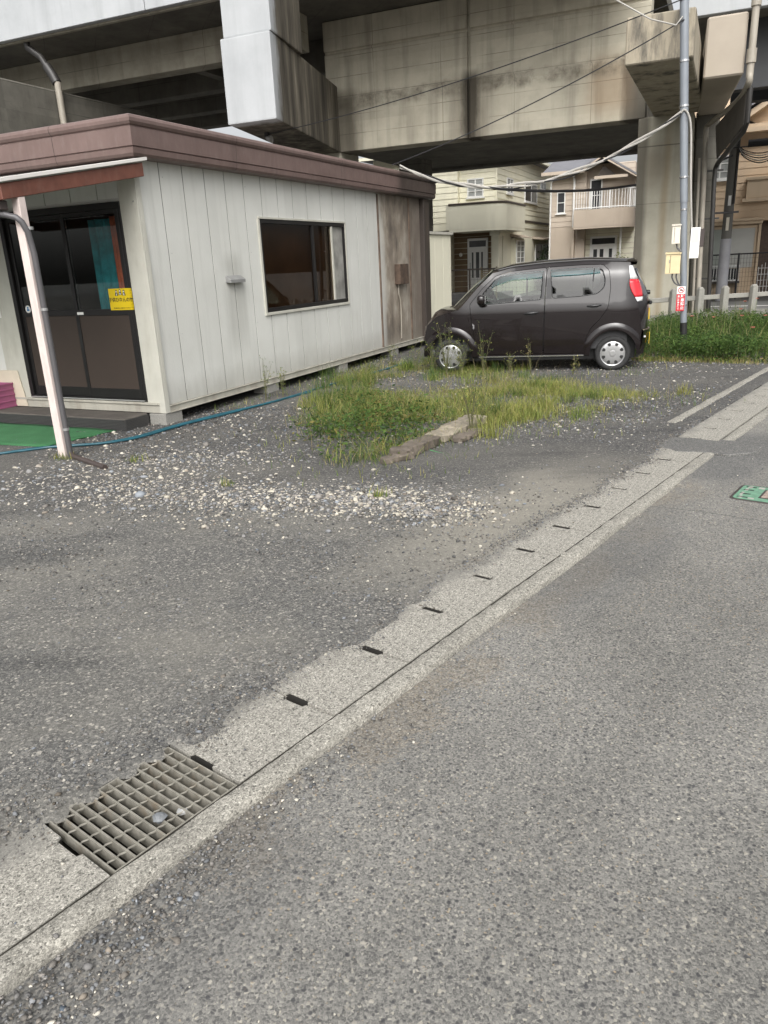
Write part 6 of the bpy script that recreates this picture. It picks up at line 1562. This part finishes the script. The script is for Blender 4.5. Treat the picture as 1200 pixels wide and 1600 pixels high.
# wheels
def wheel(cx, s):
    t = thing('wheel', 'x', 'x'); del t['label']; del t['category']; t.parent = car
    fn = lambda a, b, h: (cx + a, s * (.60 + h), .262 + b)
    m = MB(); m.lathe([(.165, -.075), (.20, -.08), (.245, -.07), (.258, -.05), (.262, 0), (.258, .05), (.246, .075), (.225, .088), (.20, .088), (.182, .076), (.178, .05)], fn, 48); m.build('tyre', M['tyre'], t, smooth=True)
    m = MB(); m.lathe([(0, .082), (.03, .084), (.045, .082), (.05, .076), (.075, .076), (.12, .074), (.155, .07), (.17, .064), (.178, .070), (.183, .072), (.184, .06)], fn, 48); m.build('wheel_cover', M['hub'], t, smooth=True)
    m = MB()
    for k in range(8):
        a = R(22.5 + 45 * k); c_, s_ = math.cos(a), math.sin(a); pl = []
        for (rr, w_) in ((.118, -.016), (.146, -.027), (.158, -.018), (.161, 0), (.158, .018), (.146, .027), (.118, .016), (.111, 0)): pl.append((c_ * rr - s_ * w_, s_ * rr + c_ * w_))
        m.prism(pl, fn, .060, .0765)
    m.build('vent_hole', M['black'], t); return t
for cx in (0, 2.425):
    for s in (1, -1): wheel(cx, s)
# under body and cabin
m = MB(); m.box(-.33, 2.70, -.50, .50, .17, .46); m.box(.40, 2.02, -.66, .66, .19, .30); m.box(-.34, .34, -.5, .5, .461, .62); m.box(2.08, 2.72, -.52, .52, .461, .66); m.build('underbody', M['cblack'], car)
m = MB(); m.box(1.98, 2.30, -.58, .58, .62, .93); m.box(.3, 2.0, -.60, .60, .302, .33)
for s in (1, -1): m.box(-.2, 2.24, *sorted((s * .655, s * .64)), .33, .985)
m.build('dashboard', M['dash'], car, bevel=.02)
for x, ys in ((1.12, (.33, -.33)), (.28, (.33, -.33))):
    for y in ys:
        m = MB(); m.hexa([(x, y - .24, .42), (x + .12, y - .24, .42), (x + .12, y + .24, .42), (x, y + .24, .42), (x - .16, y - .2, 1.04), (x - .06, y - .2, 1.04), (x - .06, y + .2, 1.04), (x - .16, y + .2, 1.04)])
        m.box(x, x + .48, y - .25, y + .25, .36, .50); m.box(x - .20, x - .11, y - .13, y + .13, 1.075, 1.24); m.build('seat', M['seat'], car, bevel=.035, seg=2, smooth=True)
m = MB(); m.tube([(1.78 + .06 * math.sin(a), -.34 + .17 * math.cos(a), .95 + .16 * math.sin(a)) for a in np.linspace(0, 2 * PI, 28, endpoint=False)], .014, 8, closed=True); m.box(1.77, 1.82, -.40, -.28, .91, .99); m.build('steering_wheel', M['cblack'], car, smooth=True)

# ================================================================== PLANTS
def in_poly(P, poly):
    x, y = P[:, 0], P[:, 1]; c = np.zeros(len(P), bool); n = len(poly); j = n - 1
    for i in range(n):
        xi, yi = poly[i]; xj, yj = poly[j]
        cond = ((yi > y) != (yj > y)) & (x < (xj - xi) * (y - yi) / (yj - yi + 1e-12) + xi); c ^= cond; j = i
    return c
def scatter(poly, n):
    p = np.array(poly); lo, hi = p.min(0), p.max(0); out = np.zeros((0, 2))
    while len(out) < n:
        q = rng.uniform(lo, hi, (n * 2, 2)); out = np.concatenate([out, q[in_poly(q, poly)]])
    return out[:n]
def fbm(P, s, seed=0):
    v = 0; a = 1.0; r = np.random.default_rng(seed)
    for k in range(5):
        th = r.uniform(0, 2 * PI, 3); ph = r.uniform(0, 6, 3)
        for t, h in zip(th, ph): v = v + a / 3 * np.sin((P[:, 0] * math.cos(t) + P[:, 1] * math.sin(t)) * s * (1.8 ** k) + h)
        a *= .62
    return v
def blades(name, P, h, wdt, cols, z0=.0, lean=.45, kind='stuff'):
    n = len(P); a = rng.uniform(0, 2 * PI, n); d = np.stack([np.cos(a), np.sin(a)], 1); e = np.stack([-d[:, 1], d[:, 0]], 1)
    ln = np.abs(rng.normal(lean, .25, n)) * h; b = np.c_[P, np.full(n, z0)]
    def pt(t, k, w_):
        q = b.copy(); q[:, :2] += d * (ln * t ** 1.8)[:, None] + e * (wdt * w_ * k)[:, None]; q[:, 2] += h * (t - .18 * t * t * np.minimum(1, ln / h)); return q
    V = np.stack([pt(0, -.5, 1), pt(0, .5, 1), pt(.5, -.5, .8), pt(.5, .5, .8), pt(1, -.5, .15), pt(1, .5, .15)], 1)
    F = np.array([[0, 1, 3, 2], [2, 3, 5, 4]])[None] + (np.arange(n) * 6)[:, None, None]
    o = mesh_np(name, V.reshape(-1, 3), F.reshape(-1, 4), M['leaf'], np.repeat(cols, 6, axis=0)); o['kind'] = kind; return o
def leaves_np(P, size, up=.5, asp=.5):
    """leaf quads folded on the midrib; P (n,3)"""
    n = len(P); u = rng.normal(0, 1, (n, 3)); u[:, 2] = u[:, 2] * .5 + up * .3; u /= np.linalg.norm(u, axis=1, keepdims=True)
    w_ = np.cross(u, rng.normal(0, .6, (n, 3)) + np.array([0, 0, 1.0])); w_ /= np.linalg.norm(w_, axis=1, keepdims=True) + 1e-9
    nn = np.cross(u, w_); s = size[:, None]
    V = np.stack([P - u * s * .5, P + w_ * s * asp * .5 + nn * s * .10, P + u * s * .5, P - w_ * s * asp * .5 + nn * s * .10], 1)
    F = np.array([[0, 1, 2], [0, 2, 3]])[None] + (np.arange(n) * 4)[:, None, None]
    return V.reshape(-1, 3), F.reshape(-1, 3)
def pal(n, cs, jit=.2):
    cs = np.array(cs); c = cs[rng.integers(0, len(cs), n)] * rng.uniform(1 - jit, 1 + jit, (n, 1)); return np.clip(c, 0, 1)
GREEN = [(.065, .115, .024), (.085, .145, .03), (.115, .165, .04), (.07, .125, .028)]
YELL = [(.25, .27, .065), (.30, .30, .085), (.20, .24, .06), (.36, .32, .12), (.17, .22, .05)]
STRAW = [(.30, .24, .12), (.25, .2, .10), (.34, .28, .15)]
patch = [(-1.13, 8.56), (-1.0, 9.6), (-.72, 12.0), (.6, 14.0), (1.67, 13.1), (2.75, 10.95), (3.41, 9.6), (3.85, 8.95), (2.92, 8.32), (1.95, 7.55), (1.02, 7.15), (.60, 6.80), (.12, 6.11), (-.43, 6.31), (-.85, 7.5)]
Pg = scatter(patch, 90000)
def rim(P, poly, soft):
    d = np.full(len(P), 9.0); n = len(poly)
    for i in range(n):
        a = np.array(poly[i]); b = np.array(poly[(i + 1) % n]); t = np.clip(((P - a) @ (b - a)) / ((b - a) @ (b - a)), 0, 1)[:, None]; d = np.minimum(d, np.linalg.norm(P - a - t * (b - a), axis=1))
    return rng.random(len(P)) < np.clip(d / soft + .25 * fbm(P, 4, 77), 0.02, 1)
Pg = Pg[rim(Pg, patch, .55)]
dens = fbm(Pg, 2.2, 3); Pg = Pg[dens + .35 * np.exp(-((Pg[:, 0] - 1.7) / .9) ** 2 - ((Pg[:, 1] - 8.8) / 1.3) ** 2) > -.02 + .30 * rng.normal(0, 1, len(Pg))]
zone = 1 / (1 + np.exp(-(Pg[:, 0] + .18 * (Pg[:, 1] - 8) - .75) / .35))            # 0 = rank green by the timbers, 1 = fine yellow grass
thin = ((Pg[:, 0] > 2.6) & (rng.random(len(Pg)) < .5)) | ((Pg[:, 1] > 10.8) & (rng.random(len(Pg)) < .35)) | ((Pg[:, 0] < -.75) & (rng.random(len(Pg)) < .6))
Pg, zone = Pg[~thin], zone[~thin]
cl = fbm(Pg, 3.0, 8)
h = (.055 + .06 * (1 - zone)) * np.exp(rng.normal(0, .35, len(Pg))) * (1 + .45 * cl); h = np.clip(h, .02, .34); h[Pg[:, 0] > 2.3] *= .6
pick = rng.random(len(Pg)) + .22 * cl
cols = np.where((pick < .42 + .5 * zone)[:, None], pal(len(Pg), YELL), pal(len(Pg), GREEN)); st_ = rng.random(len(Pg)) < .12; cols[st_] = pal(st_.sum(), STRAW)
blades('grass_patch', Pg, h, np.full(len(Pg), .0045), cols, lean=.75)
tc = scatter(patch, 60); tp = np.concatenate([band_pts(70, [c_, c_], (.07, .07)) for c_ in tc]); th_ = np.repeat(rng.uniform(.10, .30, 60) * (1 - .35 * (tc[:, 0] > 2.2)), 70) * rng.uniform(.5, 1.15, 4200)
tcol = np.repeat(pal(60, YELL + GREEN + [(.14, .19, .045)]), 70, axis=0) * rng.uniform(.75, 1.25, (4200, 1))
blades('grass_tufts', tp, th_, np.full(4200, .005), tcol, lean=.55)
Pdead = scatter(patch, 260); blades('dead_stalks', Pdead, rng.uniform(.12, .38, 260), np.full(260, .004), pal(260, STRAW), lean=.3)
Py = scatter([(.9, 7.3), (1.6, 7.6), (2.9, 8.4), (3.5, 9.2), (2.8, 10.6), (1.9, 11.2), (1.1, 10), (.8, 8.4)], 26000); Py = Py[rim(Py, [(.9, 7.3), (1.6, 7.6), (2.9, 8.4), (3.5, 9.2), (2.8, 10.6), (1.9, 11.2), (1.1, 10), (.8, 8.4)], .55)]; ky = fbm(Py, 2.4, 31); Py = Py[ky > -.02 + .3 * rng.normal(0, 1, len(Py))]
blades('yellow_grass', Py, np.clip(rng.normal(.085, .035, len(Py)) * (1 - .25 * (Py[:, 0] > 2.4)), .02, .22), np.full(len(Py), .0045), pal(len(Py), YELL + [(.27, .27, .07)]), lean=.7)
# broad leaves of the rank clump
clump = [(-.95, 7.6), (-.55, 6.35), (.08, 6.15), (.45, 6.75), (.75, 7.6), (.8, 9.2), (.2, 10.2), (-.7, 9.3)]
Pl = scatter(clump, 8500); Pl = Pl[rim(Pl, clump, .45)]; k = fbm(Pl, 2.6, 5); Pl = Pl[k > -.15 + .25 * rng.normal(0, 1, len(Pl))]
zz = np.abs(rng.normal(.10, .08, len(Pl))) * (1 + .6 * fbm(Pl, 1.5, 2).clip(-.5, 1)); V, F = leaves_np(np.c_[Pl, zz + .02], rng.uniform(.025, .065, len(Pl)), .4, .42)
o = mesh_np('broad_leaf_weeds', V, F, M['leaf'], np.repeat(pal(len(Pl), GREEN + [(.035, .075, .02), (.1, .13, .03), (.16, .14, .04)]), 4, axis=0)); o['kind'] = 'stuff'
# sprigs over the gravel
Ps = np.concatenate([band_pts(120, [(-3.15, 7.22), (-3.05, 7.16)], (.05, .04)), band_pts(60, [(-2.35, 6.95), (-2.3, 6.9)], (.05, .05)), band_pts(50, [(-1.28, 5.95), (-1.26, 5.93)], (.03, .03)), band_pts(50, [(-.05, 5.42), (-.02, 5.42)], (.04, .03)),
                     band_pts(500, [(-1.95, 9.4), (-1.3, 10.6), (-.6, 12.4), (.3, 14.4)], (.12, .15)), band_pts(500, [(-1.4, 8.2), (-.9, 7.2), (-.5, 6.2), (.2, 6.0), (.9, 6.9), (2, 7.4), (3.2, 8.3), (4, 9)], (.22, .18)), band_pts(300, [(2.4, 10.9), (3.6, 10.6), (4.4, 12.2)], (.3, .15))])
blades('sparse_weeds', Ps, np.clip(rng.normal(.06, .03, len(Ps)), .02, .16), np.full(len(Ps), .006), pal(len(Ps), GREEN + YELL))
# weed bed with poppies, behind the car
bed = [(4.15, 12.35), (4.7, 12.0), (5.3, 11.62), (5.85, 11.28), (6.4, 11.75), (9.7, 16.2), (10.3, 17.3), (5.2, 16.85), (4.2, 14.2)]
Pw = scatter(bed, 30000)
def bedh(P): return .30 + .13 * fbm(P, 1.3, 21) + .06 * fbm(P, 5, 4) - .14 * np.exp(-((P[:, 0] - 4.2 + (P[:, 1] - 12.3) * .0) / .35) ** 2)
edge = np.minimum(1, ((Pw[:, 1] - (12.35 - (Pw[:, 0] - 4.15) * .63)) / .5).clip(.12, 1))
hh = (bedh(Pw) * edge).clip(.05, .6); zz = hh * rng.beta(2.6, 1.3, len(Pw)) * rng.uniform(.75, 1.12, len(Pw))
V, F = leaves_np(np.c_[Pw, zz], rng.uniform(.03, .075, len(Pw)), .5, .34)
lc = pal(len(Pw), [(.04, .08, .018), (.06, .115, .024), (.08, .145, .03), (.05, .095, .024), (.11, .165, .042), (.03, .06, .015)]); lowk_ = (zz < .10) & (rng.random(len(Pw)) < .3); lc[lowk_] = pal(lowk_.sum(), [(.22, .13, .05), (.28, .22, .1), (.14, .15, .04)])
o = mesh_np('weed_bed', V, F, M['leaf'], np.repeat(lc, 4, axis=0)); o['kind'] = 'stuff'
Pw2 = scatter(bed, 7000); blades('weed_bed_grass', Pw2, (bedh(Pw2) * .9 * rng.uniform(.5, 1.35, len(Pw2))).clip(.05, .7), np.full(len(Pw2), .007), pal(len(Pw2), GREEN + [(.1, .14, .035), (.2, .19, .08)]), lean=.3)
Pf = np.concatenate([band_pts(2600, [(4.75, 12.15), (5.25, 11.85), (5.7, 11.6)], (.16, .14))]); V, F = leaves_np(np.c_[Pf, .40 * rng.beta(2, 1.4, len(Pf))], rng.uniform(.03, .07, len(Pf)), .6, .34)
o = mesh_np('bed_front_weeds', V, F, M['leaf'], np.repeat(pal(len(Pf), [(.04, .08, .018), (.06, .115, .024), (.08, .145, .03), (.11, .165, .042), (.03, .06, .015)]), 4, axis=0)); o['kind'] = 'stuff'
Px = scatter(bed, 1500); kx = fbm(Px, 2.0, 55); Px = Px[kx > .1]; blades('tall_bed_grass', Px, rng.uniform(.35, .72, len(Px)), np.full(len(Px), .0075), pal(len(Px), [(.15, .2, .05), (.10, .15, .035), (.26, .24, .11)]), lean=.35)
Pe = band_pts(900, [(4.2, 12.3), (4.8, 11.9), (5.8, 11.25)], (.1, .08)); blades('bed_edge_grass', Pe, np.clip(rng.normal(.07, .03, len(Pe)), .02, .2), np.full(len(Pe), .007), pal(len(Pe), YELL + STRAW))
pop_m = simple('salmon_petal', (.62, .22, .15), .6, var=.15)
pops = [(6.0, 14.6, .46, 'salmon poppy left of the rounded concrete post'), (6.55, 14.9, .40, 'pale salmon poppy below the red sign'), (7.0, 14.7, .42, 'salmon poppy between the rounded post and the middle post'),
        (7.25, 15.3, .5, 'high salmon poppy beside the middle concrete post'), (7.7, 15.2, .36, 'low salmon poppy right of the middle concrete post'), (8.05, 16.3, .62, 'tallest pink poppy near the right concrete post'),
        (7.75, 16.2, .58, 'pink poppy just left of the tallest one'), (7.9, 14.9, .40, 'salmon poppy low before the right concrete post'), (6.4, 13.0, .36, 'salmon poppy in the front of the weed bed')]
for x, y, hz, lb in pops:
    t = thing('poppy', lb, 'flower', (x, y, 0), random.uniform(0, 6), 'poppies in the weed bed')
    MB().tube([(0, 0, 0), (.015, .01, hz * .5), (0, 0, hz)], .003, 5).build('stem', simple('poppy_stem', (.07, .11, .03), .6) if 'poppy_stem' not in bpy.data.materials else bpy.data.materials['poppy_stem'], t)
    m = MB()
    for k in range(4):
        a = k * PI / 2; n = 6; m.v.append((0, 0, hz)); b = len(m.v) - 1
        for j in range(n): q = a - .75 + 1.5 * j / (n - 1); m.v.append((.037 * math.cos(q), .037 * math.sin(q), hz + .024 + .004 * math.sin(j * 2)))
        for j in range(n - 1): m.f.append((b, b + 1 + j, b + 2 + j))
    m.build('petals', pop_m, t, smooth=True)
# tall weeds that stand alone
stalk_m = simple('weed_stem', (.10, .10, .045), .7); 
def tall_weed(x, y, hz, nb, lb, seed, dry=.3):
    r = random.Random(seed); t = thing('tall_weed', lb, 'weed', (x, y, 0), 0, 'tall weeds round the gravel lot')
    m = MB(); LP = []
    for b in range(nb):
        a = r.uniform(0, 2 * PI); sp = r.uniform(.05, .22) * hz; h1 = hz * r.uniform(.6, 1); pts = []
        for i in range(7): q = i / 6; pts.append((math.cos(a) * sp * q ** 1.4 + r.uniform(-.006, .006), math.sin(a) * sp * q ** 1.4 + r.uniform(-.006, .006), h1 * q))
        m.tube(pts, [.0042, .0038, .0034, .003, .0026, .002, .0014], 5)
        for i in range(2, 7):
            for _ in range(3): LP.append((pts[i][0] + r.gauss(0, .018), pts[i][1] + r.gauss(0, .018), pts[i][2] + r.gauss(0, .02)))
        for _ in range(2):
            i = r.randint(2, 5); p = pts[i]; q = (p[0] + r.uniform(-.1, .1), p[1] + r.uniform(-.1, .1), p[2] + r.uniform(.06, .14)); m.tube([p, q], .0016, 4)
            LP += [(q[0] + r.gauss(0, .012), q[1] + r.gauss(0, .012), q[2] + r.gauss(0, .012)) for _ in range(6)]
    m.build('stems', stalk_m, t)
    LP = np.array(LP); V, F = leaves_np(LP, rng.uniform(.012, .035, len(LP)), .5, .4); mesh_np('leaves', V, F, M['leaf'], np.repeat(pal(len(LP), YELL + STRAW if dry > .5 else GREEN + YELL), 4, axis=0), t)
for a in [(.92, 7.45, .66, 9, 'tall branching weed rising beside the flat stone', 1, .3), (1.02, 7.62, .55, 7, 'second branching weed close behind the one by the flat stone', 2, .3),
          (1.60, 11.42, .80, 5, 'tall weed in front of the front wheel of the car', 3, .3), (1.98, 11.35, .42, 4, 'short weed before the sill of the car', 4, .6), (2.28, 11.25, .50, 3, 'thin weed reaching the sill trim of the car', 5, .6),
          (-1.50, 10.0, .72, 4, 'thin weed standing against the hut wall below the window', 6, .2), (-1.30, 10.25, .40, 5, 'bushy small weed at the second hut foundation block', 7, .2), (2.85, 11.0, .22, 4, 'small dry weed near the rear wheel of the car', 8, .8),
          (.62, 12.2, .5, 6, 'weed growing at the far end of the hut channel', 9, .3), (1.05, 11.5, .85, 12, 'tallest branching weed rising before the nose of the car', 11, .3), (1.28, 11.45, .62, 12, 'dense twiggy weed before the front wheel of the car', 12, .4), (.85, 11.7, .55, 9, 'twiggy weed between the hut end and the car nose', 13, .4),
          (.25, 13.0, .35, 6, 'low weed under the stained end of the hut', 10, .5)]: tall_weed(*a)
# flat stone and rotten timbers
def plank(name, mt, a, b, wd, th, lb, cat, seed, z=.02):
    r = random.Random(seed); a = Vector(a); b = Vector(b); L = (b - a).length; n = 14; m = MB()
    for i in range(n + 1):
        x = L * i / n; e = .02 * (i in (0, n))
        m.v += [(x, -wd / 2 + r.uniform(-.02, .02) + e, 0), (x, wd / 2 + r.uniform(-.02, .02) - e, 0), (x, wd / 2 + r.uniform(-.02, .02) - e, th + r.uniform(-.008, .008)), (x, 0, th + r.uniform(-.006, .01)), (x, -wd / 2 + r.uniform(-.02, .02) + e, th + r.uniform(-.01, .006))]
    for i in range(n):
        for j in range(5): m.f.append((i * 5 + j, i * 5 + (j + 1) % 5, i * 5 + 5 + (j + 1) % 5, i * 5 + 5 + j))
    m.f.append((4, 3, 2, 1, 0)); m.f.append(tuple(n * 5 + j for j in range(5)))
    o = m.build(name, mt, bevel=.006); o.location = (a.x, a.y, z); o.rotation_euler = (0, 0, math.atan2(b.y - a.y, b.x - a.x)); tag(o, lb, cat); return o
plank('flat_stone', M['ochre'], (.52, 7.12), (1.06, 8.0), .24, .07, 'flat tan stone slab lying in the weeds, its far end bare', 'stone slab', 1)
plank('timber_baulk', M['timber'], (.12, 6.50), (.52, 7.05), .17, .085, 'dark rotten timber half buried in weeds at the clump edge', 'timber', 2)
plank('timber_baulk', M['timber'], (.0, 6.36), (.28, 6.56), .10, .05, 'short broken timber end at the front of the weed clump', 'timber', 3)
plank('timber_baulk', M['timber'], (.72, 7.05), (.98, 7.42), .12, .05, 'small broken timber just in front of the flat stone', 'timber', 4)
o = MB().tube(smooth_path([(.42, 6.85, .02), (.62, 6.62, .012), (.85, 6.66, .012), (.95, 6.85, .012)]), .006, 6).build('plastic_strip', simple('green_strip', (.08, .3, .1), .6), smooth=True); tag(o, 'thin green strip lying on the gravel by the weeds', 'strip')
# shrubs by the houses
def shrub(x, y, z0, rx_, ry_, rz_, n, cs, lb, seed):
    t = thing('shrub', lb, 'shrub', (x, y, z0)); r = np.random.default_rng(seed); d = r.normal(0, 1, (n, 3)); d /= np.linalg.norm(d, axis=1, keepdims=True)
    rr = r.uniform(.35, 1, n) ** .5 * (1 + .22 * np.sin(d[:, 0] * 5 + seed) * np.sin(d[:, 2] * 4 + d[:, 1] * 5)); P = d * rr[:, None] * np.array([rx_, ry_, rz_]); P[:, 2] += rz_ * 1.05
    V, F = leaves_np(P, r.uniform(.06, .14, n), .4, .4); mesh_np('foliage', V, F, M['leaf'], np.repeat(pal(n, cs), 4, axis=0), t)
    m = MB()
    for k in range(5): a = k * 1.3; m.tube([(0, 0, 0), (.1 * math.cos(a), .1 * math.sin(a), rz_ * .6), (rx_ * .5 * math.cos(a), ry_ * .5 * math.sin(a), rz_ * 1.4)], [.03, .02, .01], 6)
    m.build('stem', stalk_m, t)
q = Vector((5.27, 33.59, 0)) - VB * .75 + VA * 7.4; shrub(q.x, q.y, 0, .75, .9, 1.15, 1500, [(.03, .06, .02), (.045, .085, .025), (.06, .1, .03)], 'dark green shrub by the side wall of the cream house', 3)
q = Vector((9.12, 37.92, 0)) - VB * 2.75 - VA * .6; shrub(q.x, q.y, 0, .5, .5, .80, 900, [(.12, .17, .03), (.17, .2, .04), (.09, .13, .025)], 'bright yellow-green shrub at the brown house entrance', 5)
